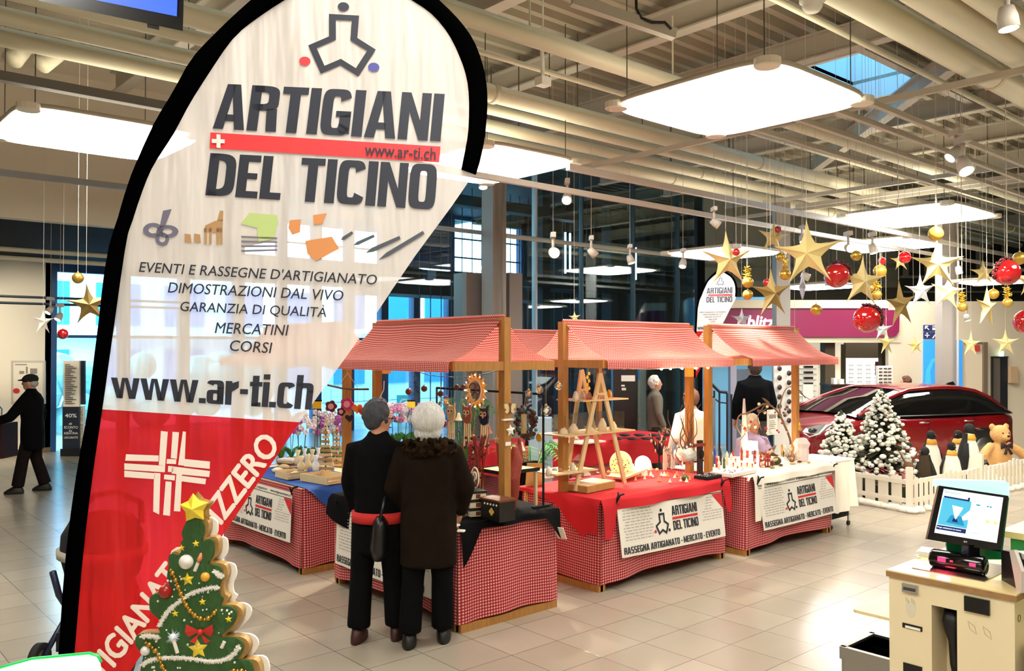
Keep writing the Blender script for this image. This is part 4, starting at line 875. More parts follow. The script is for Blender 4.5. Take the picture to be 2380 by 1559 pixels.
sgn = thing('shop_fascia_sign', 'long magenta shop sign with rounded end and glowing white script lettering', 'sign', P(1900, 784, DS - .1))
pl = [(1650, 783), (2074, 783), (2084, 779), (2090, 770), (2091, 733), (2087, 724), (2078, 720), (1650, 720)]
mb = MB(); q = [P(x, y, DS - .08) for x, y in pl]; n_ = len(q)
mb.add(q + [p + FW * .07 for p in q], [tuple(range(n_)), tuple(range(n_, 2 * n_))[::-1]] + [(i, (i + 1) % n_, n_ + (i + 1) % n_, n_ + i) for i in range(n_)]); mb.part('board', M('magenta_board', '78083f', .45), sgn, world=True)
mb = MB(); D_ = DS - .14
put_text(mb, 'blitz', lambda u, v: P(1737 + 60 * u + 5 * v, 762 - 28 * v, D_), V((0, 0, 0)), 0, .035)
mb.part('script_lettering', M('white_neon', 'ffffff', .5, emit=1.6), sgn, 'all', world=True)
# shop interior
struct(slab(slab(MB(), 1836, 796, 2075, f21, 21.5, .2), 1836, 790, 2075, 830, 21.0, .3), 'wall_shop', M('shop_wall', 'f4ead6', .6))
struct(slab(slab(slab(MB(), 1918, 796, 1941, f18, DS + .3, .3), 2050, 796, 2066, floorpx(19), 19, .2), 1958, 800, 1966, floorpx(19.4), 19.4, .1), 'trim_61', M('brown_post', '4a3c26', .5))
struct(slab(MB(), 1965, 796, 2062, 832, 19.4, .1), 'trim_62', M('taupe', '7d705c', .6))
bl = thing('eyewear_wall_display', 'bright backlit display wall holding rows of spectacles in the shop', 'display', P(2010, f21 - 8, 20.5))
slab(MB(), 1968, 828, 2056, 965, 20.6, .08).part('back_panel', M('lit_panel', 'fff6e2', .5, emit=1.2), bl, world=True)
gm = M('spectacle_dark', '2a2018', .4)
mbp = None
for c in range(4):
    for r in range(12):
        x = 1975 + c * 20; y = 849 + r * 9.5; m = MB()
        for k_ in (0, 6): m.tube([P(x + k_ + 2.2 * cos(a), y + 1.4 * sin(a), 20.5) for a in [2 * pi * i / 8 for i in range(8)]], .007, 4, closed=True)
        m.cyl(P(x + 2, y, 20.5), P(x + 4, y, 20.5), .006, n=4); m.thing('spectacles', 'pair of spectacles, %s from the top in the %s column of the backlit shop wall' % (('first','second','third','fourth','fifth','sixth','seventh','eighth','ninth','tenth','eleventh','lowest')[r], ('leftmost','second','third','rightmost')[c]), 'glasses', gm, group='spectacles on the shop wall')
ls = thing('eyewear_shelf', 'tall white shelf unit with dark frames left of the brown shop post', 'shelf', P(1878, floorpx(19.5), 19.5))
slab(MB(), 1858, 845, 1902, floorpx(19.5) - 1, 19.6, .2).part('back_panel', M('white_shelf', 'f4ecd8', .5, emit=.3), ls, world=True)
for r in range(9): slab(MB(), 1862, 856 + r * 13, 1898, 858 + r * 13, 19.45, .15).part('shelf_board', white, ls, world=True)
for r in range(9): slab(MB(), 1870, 850 + r * 13, 1890, 855 + r * 13, 19.5, .08).part('frame_row', gm, ls, world=True)
ct = thing('shop_counter', 'dark brown shop counter beside the post with white boxes on top', 'counter', P(1960, floorpx(17.2), 17.2))
slab(MB(), 1932, 897, 1986, floorpx(17.2), 17.2, .5).part('cabinet', M('dark_brown', '3c2013', .4), ct, world=True); slab(MB(), 1930, 893, 1988, 897, 17.15, .6).part('counter_top', M('dark_top', '2a1a12', .3), ct, world=True)
for i, (a, b_) in enumerate(((1938, 1946), (1952, 1962))): tslab('cardboard_box', ['small white box on the left of the brown shop counter', 'small white box on the right of the brown shop counter'][i], 'box', paper, a, 879 + i * 2, b_, 893, 17.3, .15)
tslab('low_counter', 'plum coloured low counter in front of the white shelf unit', 'counter', M('plum', '7a4a58', .6), 1852, 940, 1905, floorpx(16.8), 16.8, .5)
tslab('leaflet_card', 'white card with pink print standing on the plum counter', 'card', paper, 1866, 893, 1890, 940, 16.9, .03)
rk = thing('glasses_rack', 'free standing rack of sunglasses on a white stand behind the car bonnet', 'display rack', P(2058, floorpx(17.4), 17.4))
slab(MB(), 2040, 850, 2075, 905, 17.4, .1).part('panel', white, rk, world=True); MB().cyl(P(2058, 905, 17.45), P(2058, floorpx(17.45), 17.45), .03).part('pole', chrome, rk, world=True)
for r in range(6):
    m = MB()
    for x in (2047, 2058, 2068): m.ball(P(x - 2, 856 + r * 8, 17.38), (.02, .02, .014), 8, 5).ball(P(x + 2, 856 + r * 8, 17.38), (.02, .02, .014), 8, 5)
    m.part('sunglasses_row', gm, rk, world=True)
tslab('pink_panel', 'narrow pink panel at the top right of the backlit shop display', 'panel', M('pink', 'd8567e', .5), 2035, 840, 2052, 872, 19.8, .04)
# signs on the right wall
ws = thing('wayfinding_sign', 'navy sign of four square pictograms on the cream wall', 'sign', P(2164, 787, DS - .05))
for i in range(4):
    x = 2147 + (i % 2) * 18; y = 755 + (i // 2) * 17
    slab(MB(), x, y, x + 16, y + 15, DS - .03, .03).part('tile', M('sign_navy', '142a6c', .5), ws, world=True)
m = MB(); d_ = DS - .045
m.tube([P(2159, 766, d_), P(2151, 758, d_)], .012, 5).tube([P(2151, 764, d_), P(2151, 758, d_), P(2157, 758, d_)], .012, 5)
for x in (2169, 2173, 2177): m.tube([P(x, 761, d_), P(x, 767, d_)], .016, 5).ball(P(x, 758, d_), .014, 6, 4)
m.ball(P(2155, 775, d_), .016, 6, 4).tube([P(2155, 778, d_), P(2155, 784, d_)], .012, 5).tube([P(2150, 779, d_), P(2160, 779, d_)], .01, 5)
m.tube([P(2167, 785, d_), P(2170, 785, d_), P(2170, 781, d_), P(2173, 781, d_), P(2173, 778, d_), P(2177, 778, d_), P(2177, 775, d_)], .012, 5)
m.part('pictograms', M('sign_white', 'ffffff', .5), ws, world=True)
ps = thing('blue_poster', 'tall bright blue poster with a dark haired figure behind the grey column', 'poster', P(2190, floorpx(DS) - 90, DS - .05))
slab(MB(), 2147, 790, 2237, 905, DS - .05, .04).part('print', M('poster_blue', '2f8fe0', .4, emit=.3), ps, world=True)
m = MB(); pts = [(2149, 905), (2152, 860), (2165, 835), (2185, 825), (2205, 822), (2205, 826), (2188, 830), (2170, 842), (2162, 862), (2165, 905)]
q = [P(x, y, DS - .055) for x, y in pts]; m.add(q, [tuple(range(len(q)))]); m.part('printed_arc', M('poster_cyan', '49c4f0', .4), ps, world=True)
m = MB()
for c, r in (((2188, 862), .10), ((2186, 880), .09), ((2188, 897), .13)): m.add([P(c[0], c[1], DS - .058) + RT * r * .7 * cos(2 * pi * i / 16) + UP * r * sin(2 * pi * i / 16) for i in range(16)], [tuple(range(16))])
m.part('printed_figure', M('poster_dark', '2a1712', .6), ps, world=True)
slab(MB(), 2186, 790, 2201, 812, DS - .056, .004).part('printed_label', M('poster_red', 'd51f48', .5), ps, world=True)
struct(slab(MB(), 2190, 500, 2222, floorpx(16.5), 16.5, .28), 'trim_63', M('column_paint', '9a948c', .6)); struct(MB().cyl(P(2226, 900, 16.4), P(2226, 480, 16.4), .02), 'trim_64', paint)
struct(slab(MB(), 1805, 470, 1837, floorpx(15), 15, .26), 'trim_65', M('column_paint', '9a948c', .6))
dr = slab(MB(), 2247, 800, 2287, f18, DS - .03, .05); struct(dr, 'door_1', M('door_cream', 'd8c9ae', .5)); struct(slab(MB(), 2287, 795, 2296, f18, DS - .1, .12), 'trim_66', M('door_edge', '6b5c48', .6)); struct(slab(MB(), 2244, 795, 2290, 800, DS - .05, .06), 'trim_67', M('door_edge'))
struct(slab(MB(), 2308, 830, 2342, f18, DS - .02, .05), 'door_2', M('door_grey', '5d564c', .4)); m = slab(slab(slab(MB(), 2306, 828, 2309, f18, DS - .06, .08), 2326, 830, 2342, f18, DS - .04, .02), 2306, 828, 2344, 831, DS - .06, .08); struct(m, 'trim_68', dk)
tslab('red_notice', 'small red notice above the cream door', 'notice', M('notice_red', 'c23a3a', .5), 2266, 802, 2278, 816, DS - .06, .02)
tslab('exit_sign', 'small pale green lit sign above the dark grey door', 'sign', M('exit_green', 'a8e8c8', .5, emit=1.2), 2324, 816, 2333, 828, DS - .08, .04)
tslab('wall_cabinet', 'beige cabinet on the wall right of the dark grey door', 'cabinet', M('cabinet_beige', 'b99a78', .5), 2350, 852, 2366, 890, DS - .15, .14)
# upper level above the shop
struct(slab(slab(MB(), 1636, 430, 2095, 700, 24.5, .2), 2095, 430, 2500, 560, 24.5, .2), 'wall_upper', M('upper_wall', 'c9c2ac', .7))
struct(slab(MB(), 2095, 560, 2500, 706, 22.0, .2), 'wall_upper_dark', M('upper_dark', '15191a', .4))
m = MB()
for px in (2100, 2150, 2210, 2270, 2330, 2395): slab(m, px, 570, px + 12, 640, 21.9, .05)
slab(m, 2095, 640, 2500, 646, 21.8, .1); slab(m, 2095, 676, 2500, 680, 21.8, .1); struct(m, 'trim_69', M('upper_frame', '6d6a60', .5))
m = MB(); slab(m, 1640, 612, 2095, 620, 22.5, .1); slab(m, 1640, 652, 2095, 700, 22.5, .1)
struct(m, 'trim_70', M('balcony_edge', '8d8876', .5))
m = MB(); slab(m, 1640, 668, 2100, 696, 21.5, .3); struct(m, 'trim_71', M('soffit_brown', '2b2a1c', .7))
m = MB()
for px in (1700, 1730, 1845, 1880, 1930, 1990, 2050): m.cyl(P(px, 560, 22.4), P(px, 700, 22.4), .02)
struct(m, 'trim_72', M('upper_frame'))
tslab('orange_picture', 'small orange picture on the upper wall behind the largest gold star', 'picture', M('orange_print', 'c9662c', .5), 1847, 601, 1860, 617, 24.3, .03)
# stair area behind the right stall: blue daylight is put into the wall colour
struct(slab(MB(), 1636, 690, 1800, floorpx(19), 19, .15), 'wall_stair', M('stair_wall_painted_daylight', '84cdf8', .6))
rl = thing('stair_handrail', 'dark handrail with thin posts in front of the wall coloured like blue daylight', 'railing', P(1690, floorpx(16.8), 16.8))
MB().tube([P(1636, 880, 16.8), P(1655, 893, 16.8), P(1672, 910, 16.8), P(1690, 912, 16.8)], .03, 6).tube([P(1636, 905, 16.8), P(1672, 935, 16.8), P(1692, 937, 16.8)], .015, 5).part('rail', navy, rl, 'all', world=True)
for px in (1646, 1660, 1672, 1690, 1700): MB().cyl(P(px, 905 + (px - 1646) * .2, 16.8), P(px, floorpx(16.8), 16.8), .02, n=6).part('post', navy, rl, world=True)
tslab('grey_partition', 'grey free standing panel beside the stair handrail', 'panel', M('panel_grey', '7f8a92', .6), 1636, 925, 1663, floorpx(16), 16, .1)
tslab('info_panel', 'grey information panel behind the person in the black jacket', 'panel', M('panel_slate', '566370', .6), 1712, 858, 1748, floorpx(17.5), 17.5, .1)
tslab('column_cladding', 'mauve grey cladding panel left of the information panel', 'panel', M('cladding_mauve', '9c98a8', .6), 1698, 850, 1712, floorpx(17.4), 17.4, .2)
wl = thing('white_lattice_screen', 'white screen hung with dark ornaments behind the right stall', 'screen', P(1830, floorpx(13.8), 13.8))
slab(MB(), 1800, 845, 1846, floorpx(13.8), 13.8, .06).part('panel', M('screen_white', 'e4e0da', .6), wl, world=True)
for i in range(12): MB().ball(P(1812 + (i % 2) * 22, 856 + i * 11, 13.7), (.05, .03, .045), 8, 6).part('ornament', M('ornament_dark', '2a1a20', .4), wl, world=True)
# ================================================================ red car
A0 = P(1866, 1000, 13.5); B0 = P(2374, 1000, 15.3); dv = (B0 - A0); dv.z = 0; CL = 4.75; ang = atan2(dv.y, dv.x)
car = thing('car', 'glossy dark red estate car parked behind the snowy trees and penguins', 'car', (A0.x, A0.y, 0), ang)
red = M('car_paint', '80040d', .25, .3, coat=.8); glz = M('car_glass', '07080a', .03, 0, spec=1); YC = .92; KS = dv.length / CL
prof = [(0, .30, .62, .70), (.12, .25, .74, .80), (.5, .22, .88, .88), (1.0, .22, .98, .91), (1.45, .22, 1.04, .92), (2.2, .22, .99, .92), (3.2, .22, .98, .92), (4.0, .24, 1.0, .92), (4.45, .28, 1.02, .88), (4.68, .32, 1.0, .80), (4.75, .40, .92, .76)]
m = MB(); ns = 14
def sec(x, zb, zt, hw):
    out = []
    for k_ in range(ns * 2 + 1):
        a = -1 + k_ / ns   # -1 near side .. 1 far side
        e = abs(a)
        if e > .55: u = (1 - e) / .45; y = hw * (1 - .02 * sin(pi * u)) if u < .75 else hw * (1 - .10 * (u - .75) / .25); z = zb + (zt - .10 - zb) * min(1, u / .8) + (.10 * max(0, u - .8) / .2) * .6
        else: y = hw * .90 * e / .55; z = zt - .04 * (e / .55) ** 2
        out.append(V((x * KS, YC + (y if a > 0 else -y), z)))
    return out
vs = [p for s4 in prof for p in sec(*s4)]; N = 2 * ns + 1
m.add(vs, [(i * N + k_, i * N + k_ + 1, (i + 1) * N + k_ + 1, (i + 1) * N + k_) for i in range(len(prof) - 1) for k_ in range(N - 1)] + [tuple(range(N)), tuple((len(prof) - 1) * N + k_ for k_ in range(N))[::-1]])
m.part('body', red, car, 'all')
# greenhouse: glass shell, red roof with pillars
gh = [(1.15, 1.02, .80), (1.75, 1.26, .74), (2.35, 1.44, .66), (3.0, 1.475, .64), (3.7, 1.45, .62), (4.2, 1.36, .58), (4.62, 1.05, .70)]
def top(x):
    for i in range(len(gh) - 1):
        if gh[i][0] <= x <= gh[i + 1][0]: u = (x - gh[i][0]) / (gh[i + 1][0] - gh[i][0]); return gh[i][1] * (1 - u) + gh[i + 1][1] * u, gh[i][2] * (1 - u) + gh[i + 1][2] * u
    return gh[-1][1:] if x > 4 else gh[0][1:]
m = MB(); xs = [1.15 + .1 * i for i in range(36)]; xs[-1] = 4.62
def gsec(x, e=0.0):
    zt, hw = top(x); zb = .96; bw = .86
    o = [(-bw - e, zb), (-(bw + hw) / 2 - .02 - e, (zb + zt) / 2), (-hw - e, zt - .03), (-hw * .75, zt + e), (0, zt + .02 + e), (hw * .75, zt + e), (hw + e, zt - .03), ((bw + hw) / 2 + .02 + e, (zb + zt) / 2), (bw + e, zb)]
    return [V((x * KS, YC + y, z)) for y, z in o]
vs = [p for x in xs for p in gsec(x)]; m.add(vs, [(i * 9 + k_, i * 9 + k_ + 1, (i + 1) * 9 + k_ + 1, (i + 1) * 9 + k_) for i in range(len(xs) - 1) for k_ in range(8)]); m.part('windows', glz, car, 'all')
m = MB(); xr = [2.25 + .12 * i for i in range(19)]; rows = [gsec(x, .012)[2:7] for x in xr]
m.add([p for r in rows for p in r] + [p - V((0, 0, .03)) for r in rows for p in r], [(i * 5 + k_, i * 5 + k_ + 1, i * 5 + 5 + k_ + 1, i * 5 + 5 + k_) for i in range(len(rows) - 1) for k_ in range(4)]); m.part('roof', red, car, 'all')
for sgn_ in (2, 6):
    MB().tube([gsec(x, .01)[sgn_] for x in (1.2, 1.5, 1.8, 2.1, 2.4, 2.8, 3.2, 3.6, 4.0, 4.3, 4.6)], .035, 8).part('roof_pillar', red, car, 'all')
MB().tube([V((x * KS, YC - .885, .985)) for x in (1.3, 2.0, 3.0, 4.0, 4.5)], .012, 6).part('belt_trim', M('black_trim', '101010', .3), car)
for x, yy in ((.86, 0.0), (3.85, 0.0), (.86, 1.62), (3.85, 1.62)):
    wh = MB().lathe([(.0, 0), (.32, 0), (.34, .03), (.34, .19), (.32, .22), (0, .22)], (x * KS, yy + .0, .34), 28, Matrix.Rotation(-pi / 2, 3, 'X')).part('wheel', M('tyre', '0c0c0d', .8), car, 'all')
    MB().lathe([(.0, -.012), (.05, -.015), (.22, -.006), (.23, .01)], (0 + x * KS, yy - .003, .34), 20, Matrix.Rotation(-pi / 2, 3, 'X')).part('hub', steel, wh, 'all') if False else None
    hb = MB().lathe([(.0, -.012), (.06, -.015), (.23, -.006), (.24, .01)], (x * KS, yy - .003, .34), 20, Matrix.Rotation(-pi / 2, 3, 'X')); hb.part('hub', steel, car, 'all')
for x in (.86, 3.85):
    MB().prism([(.43 * cos(a), .43 * sin(a)) for a in [pi * i / 16 - .15 for i in range(17)]] + [(-.43, -.12), (.43, -.12)], (V((x * KS, -.006, .30)), V((1, 0, 0)), UP, V((0, 1, 0))), 0, .03).part('wheel_arch', M('black_trim'), car)
# face
MB().add([V((.02, .0 + .03, .80)), V((.30, -.005, .74)), V((.62, -.012, .90)), V((.40, .0, .91)), V((.10, .05, .86))], [(0, 1, 2, 3, 4)]).part('headlight', M('headlight_glass', 'c9ced2', .1, .6), car)
MB().ball((.22, .03, .81), (.09, .04, .045)).part('lamp_unit', M('lamp_dark', '1a1c20', .1), car, 'all')
MB().tube([V((.03, .02, .78)), V((.12, .0, .72)), V((.32, -.015, .76)), V((.46, -.02, .88)), V((.60, -.02, .90))], .014, 6).part('chrome_strip', chrome, car, 'all')
MB().bb((-.03, .35, .42), (.02, 1.5, .72)).part('grille', M('black_trim'), car); MB().bb((-.045, .3, .30), (.0, 1.54, .36)).part('bumper_trim', chrome, car)
MB().ball((1.62 * KS, -.08, 1.04), (.11, .09, .075)).part('mirror', red, car, 'all')
for x in (2.35, 3.35): MB().tube([V((x * KS, -.03, .87)), V((x * KS + .03, -.05, .875)), V((x * KS + .2, -.05, .875)), V((x * KS + .23, -.03, .87))], .012, 6).part('door_handle', chrome, car, 'all')
for x in (1.55, 2.62, 3.62): MB().tube([V((x * KS, .004, .30)), V((x * KS, -.004, .6)), V((x * KS, .01, .93))], .004, 4).part('door_gap', M('black_trim'), car)
MB().prism([(0, 0), (.28, 0), (.22, .07), (.1, .05)], (V((3.95 * KS, YC, 1.44)), V((1, 0, 0)), UP, V((0, 1, 0))), -.012, .012).part('roof_fin', M('black_trim'), car)
# ================================================================ snowy display: fence, snow, trees, animals
snowm = M('fake_snow', 'efe8d8', .9, bump=.6, bscale=12); fen = M('fence_white', 'efe6d2', .6)
def fence(name, label, pts, hh=.52, step=.125, wd=.08, post_h=.60):
    t = thing(name, label, 'fence', (*pts[0], 0), 0, 'white picket fence around the snow display')
    for i in range(len(pts) - 1):
        a, b_ = V((*pts[i], 0)), V((*pts[i + 1], 0)); d = (b_ - a); l = d.length; d.normalize(); nn = V((-d.y, d.x, 0)); k_ = int(l / step)
        for z in (.14, .38): MB().beam(a + UP * z, b_ + UP * z, .018, .06).part('rail', fen, t, world=True)
        for j in range(1, k_):
            c = a + d * (l * j / k_) - nn * .018; h_ = hh * (1 - .12 * abs(sin(pi * (j % 8) / 8)))
            MB().prism([(-wd / 2, .02), (wd / 2, .02), (wd / 2, h_ - .01), (wd / 2 - .01, h_), (-wd / 2 + .01, h_), (-wd / 2, h_ - .01)], (c, d, UP, nn), -.008, .008).part('picket', fen, t, world=True)
    for a in (pts[1:] if 'running right' in label else pts): MB().bb((a[0] - .035, a[1] - .035, 0), (a[0] + .035, a[1] + .035, post_h)).part('post', fen, t, world=True)
    return t
fence('picket_fence', 'white fence of broad planks directly right of the white tablecloth', [(11.20, 4.89), (11.44, 5.9), (11.6, 6.9)], .47, .20, .15, .58)
fence('picket_fence', 'white picket fence running right from the corner post, in front of the penguins', [(11.20, 4.89), (13.2, 4.75), (15.2, 4.62), (16.9, 4.5)], .46, .13, .075, .6)
fence('picket_fence', 'white picket fence behind the right stall counter, seen under its roof', [(10.1, 7.2), (11.6, 6.95)], .62, .12, .075, .66)
m = MB()
def snow(u, v):
    p = V((11.25, 4.95, 0)) * (1 - u) * (1 - v) + V((16.6, 4.65, 0)) * u * (1 - v) + V((16.2, 5.45, 0)) * u * v + V((11.6, 6.5, 0)) * (1 - u) * v
    return p + UP * (.02 + (.07 + .05 * sin(17 * u + 3) * sin(9 * v + 1)) * min(1, 10 * min(u, 1 - u, v, 1 - v)))
m.grid(snow, 60, 20)
m.thing('artificial_snow', 'artificial snow sheet under the penguins and snowy trees', 'snow', snowm, 'all')
m = MB()
for i in range(46):
    u = i / 45; p = V((11.17, 4.84, 0)).lerp(V((11.42, 5.95, 0)), u * 2) if u < .5 else V((11.17, 4.84, 0)).lerp(V((16.2, 4.5, 0)), (u - .5) * 2)
    m.ball(p + V((-.02 if u < .5 else 0, -.03, .03)), (random.uniform(.05, .09), random.uniform(.05, .08), random.uniform(.03, .06)), 8, 6)
m.thing('snow_bank', 'low bank of fluffy artificial snow along the foot of the fence', 'snow', snowm, 'all', kind='stuff')
def snow_tree(label, px, py_top, py_bot, d, wpx, seed):
    c = P(px, 900, d); c.z = 0; s_ = d / F; wpx *= 1.2; ht = (py_bot - py_top) * s_; z0 = H - (py_bot - 811) * s_; rw = wpx * s_ / 2; rnd = random.Random(seed)
    z0 = max(.05, z0)
    t = thing('snowy_tree', label, 'christmas tree', (c.x, c.y, 0), 0, 'flocked artificial trees')
    MB().cyl((0, 0, 0), (0, 0, z0 + ht * .9), .03, .01).part('trunk', M('trunk', '3a2a1a', .9), t)
    a_, b_ = MB(), MB(); n_ = 560
    for i in range(n_):
        h = (i / n_) ** 1.15; R = rw * (1 - h) ** .85 * rnd.uniform(.55, 1.05) + .03; a = rnd.uniform(0, 2 * pi); z = z0 + h * ht * .97 + rnd.uniform(-.02, .02)
        p = V((R * cos(a), R * sin(a), z - .1 * R)); q = rnd.uniform(.026, .05) * (1.15 - .5 * h)
        (a_ if i % 12 else b_).ball(p, (q, q, q * .75), 7, 5)
        if i % 4 == 0: b_.tube([V((0, 0, z + .05)), p * .8 + V((0, 0, z * .2)), p + V((R * .12 * cos(a), R * .12 * sin(a), .0))], [.02, .02, .006], 5)
    b_.part('needles', M('dark_needles', '30341f', .9, bump=1, bscale=40), t, 'all'); a_.part('snow_flock', M('flock', 'f4eedd', .95, bump=1, bscale=45, var=.22, vscale=25), t, 'all')
    return t
snow_tree('smaller snowy christmas tree at the front of the red car bonnet', 1955, 958, 1085, 12.4, 105, 3)
snow_tree('taller snowy christmas tree in front of the car door', 2048, 905, 1105, 12.3, 150, 4)
def penguin(label, px, py_top, py_bot, d, face, col_='w', turn=0):
    s_ = d / F; ht = (py_bot - py_top) * s_; c = P(px, 900, d)
    rz = atan2(face[1], face[0]) - pi / 2
    t = thing('toy_penguin', label, 'toy penguin', (c.x, c.y, .06), rz, 'plush penguins in the snow')
    k = (H - (py_top - 811) * s_ - .06) / .925
    wht = M('penguin_white', 'f1ead8', .9, bump=.3, bscale=40); blk = M('penguin_black', '14120f', .85, bump=.3, bscale=40); yel = M('penguin_yellow', 'e8a63a', .8)
    if col_ == 'd': wht = M('chick_brown', '3a2c1c', .95, bump=.6, bscale=50)
    MB().loft([(V((0, 0, z * k)), a * k, b_ * k) for z, a, b_ in ((0, .10, .09), (.06, .15, .13), (.2, .18, .16), (.4, .175, .155), (.58, .14, .12), (.70, .09, .08), (.76, .07, .065), (.8, .03, .03))], 18).part('body', wht, t, 'all')
    bk = MB()
    for j in range(12):   # back shell
        pass
    bk.grid(lambda u, v: V((lambda z, a, b_: ((a + .012) * k * sin(pi * (u - .5) * 1.06), -(b_ + .012) * k * cos(pi * (u - .5) * 1.06), z * k))(*[(lambda q: [q[0][i] * (1 - q[2]) + q[1][i] * q[2] for i in range(3)])((lambda L_, x: (L_[min(int(x), len(L_) - 2)], L_[min(int(x), len(L_) - 2) + 1], x - min(int(x), len(L_) - 2)))([(.03, .13, .11), (.2, .18, .16), (.4, .175, .155), (.58, .14, .12), (.70, .09, .08), (.78, .07, .065)], v * 5))[i] for i in range(3)])), 14, 14)
    bk.part('back', blk, t, 'all')
    hd = MB().ball((0, .005 * k, .84 * k), (.072 * k, .085 * k, .085 * k)); hd.part('head', blk, t, 'all')
    MB().cyl((0, .07 * k, .85 * k), (0, .20 * k, .84 * k), .018 * k, .004 * k, 8).part('beak', M('beak', '2a1c12', .4), t, 'all')
    if col_ != 'd': MB().loft([(V((0, .006 * k, z * k)), a * k, a * .9 * k) for z, a in ((.68, .102), (.72, .095), (.765, .078))], 16).part('collar', yel, t, 'all')
    for sx_ in (-1, 1):
        MB().loft([(V((sx_ * .13 * k, 0, .64 * k)), .02 * k, .03 * k), (V((sx_ * .19 * k, 0, .45 * k)), .018 * k, .055 * k), (V((sx_ * .2 * k, 0, .28 * k)), .012 * k, .035 * k), (V((sx_ * .2 * k, 0, .22 * k)), .004 * k, .01 * k)], 10).part('flipper', blk, t, 'all')
        MB().ball((sx_ * .06 * k, .09 * k, .015 * k), (.04 * k, .08 * k, .02 * k), 8, 6).part('foot', M('penguin_foot', '3a342c', .7), t, 'all')
    return t
penguin('white fronted penguin with black head right of the taller snowy tree', 2163, 1000, 1112, 13.1, (-.55, -.84))
penguin('tallest penguin, body to the camera and beak turned right', 2251, 984, 1115, 12.9, (.1, -1))
penguin('penguin standing in profile just left of the tallest penguin', 2226, 999, 1112, 13.2, (-.98, -.1))
penguin('short penguin with a yellow collar in front of the tallest penguin', 2210, 1027, 1125, 12.3, (-.70, -.72))
penguin('small dark brown penguin chick behind the corner post of the fence', 2149, 1038, 1122, 11.8, (-.9, .2), 'd')
c = P(2322, 1000, 13.7)
be = thing('teddy_bear', 'honey coloured teddy bear with a dark bow sitting behind the fence', 'teddy bear', (c.x, c.y, .05), atan2(-.8, -.6) - pi / 2 + .1, scale=1.17)
fur = M('teddy_fur', 'cfa266', .95, bump=.6, bscale=60); q = MB()
q.ball((0, 0, .30), (.17, .14, .20)); q.ball((0, .02, .60), (.135, .12, .125)); q.ball((0, .12, .565), (.06, .06, .05))
for sx_ in (-1, 1):
    q.ball((sx_ * .11, 0, .70), (.045, .025, .045)); q.tube([(sx_ * .12, 0, .44), (sx_ * .24, .05, .38), (sx_ * .32, .08, .30)], [.06, .06, .065], 10); q.tube([(sx_ * .09, .08, .14), (sx_ * .13, .30, .10)], [.08, .085], 10)
fused(q, .014, 2).part('body', fur, be, 'all')
m = MB()
for sx_ in (-1, 1): m.ball((sx_ * .045, .125, .62), .012, 8, 6)
m.ball((0, .175, .585), (.022, .014, .015), 8, 6); m.part('eyes_and_nose', M('button_black', '120d0a', .2), be, 'all')
m = MB()
for sx_ in (-1, 1): m.loft([(V((0, .14, .45)), .012, .012, Matrix.Rotation(pi / 2, 3, 'Y')), (V((sx_ * .05, .15, .455)), .035, .012, Matrix.Rotation(pi / 2, 3, 'Y')), (V((sx_ * .09, .14, .45)), .045, .008, Matrix.Rotation(pi / 2, 3, 'Y'))], 8); m.tube([(0, .15, .44), (sx_ * .05, .17, .34)], [.014, .02], 6)
m.part('bow', M('bow_dark', '2c1418', .7), be, 'all')
c = P(2112, 1060, 11.9); rd = thing('plush_reindeer', 'brown plush reindeer in a red checked coat beside the taller snowy tree', 'plush toy', (c.x, c.y, .05), 2.4)
q = MB(); q.ball((0, 0, .42), (.07, .09, .07)); q.ball((0, .08, .39), (.035, .05, .035)); fused(q.tube([(-.05, 0, .47), (-.12, 0, .62), (-.16, 0, .66)], [.014, .012, .01], 6).tube([(.05, 0, .47), (.12, 0, .62), (.16, 0, .66)], [.014, .012, .01], 6), .01, 1).part('head', M('plush_brown', '6a4a30', .95), rd, 'all')
MB().loft([(V((0, 0, .02)), .13, .12), (V((0, 0, .2)), .12, .11), (V((0, 0, .36)), .07, .065)], 14).part('coat', gingham('plush_check', .05, 'c98a84', 'a03030', '6c1418'), rd, 'all'); MB().ball((0, 0, .05), (.15, .13, .05)).part('fur_trim', M('flock'), rd, 'all')
pm = thing('poinsettia_planting', 'red poinsettia leaves filling the gap behind the broad white fence', 'plant', (11.6, 5.6, 0))
m = MB(); rnd = random.Random(9)
for i in range(160):
    p = V((rnd.uniform(-.15, .25), rnd.uniform(-.6, .9), rnd.uniform(.25, .5))); a = rnd.uniform(0, 6.28); d = V((cos(a), sin(a), rnd.uniform(-.3, .5))) * rnd.uniform(.05, .09); s2 = d.cross(UP).normalized() * .025
    m.add([p, p + d * .5 + s2, p + d, p + d * .5 - s2], [(0, 1, 2, 3)])
m.part('leaves', M('poinsettia_red', '8c1a20', .6), pm); MB().loft([(V((.1, .1, .0)), .25, .8), (V((.1, .1, .25)), .2, .7), (V((.1, .1, .34)), .1, .5)], 14).part('greenery', M('dark_green', '1e2a16', .9, bump=.5), pm, 'all')
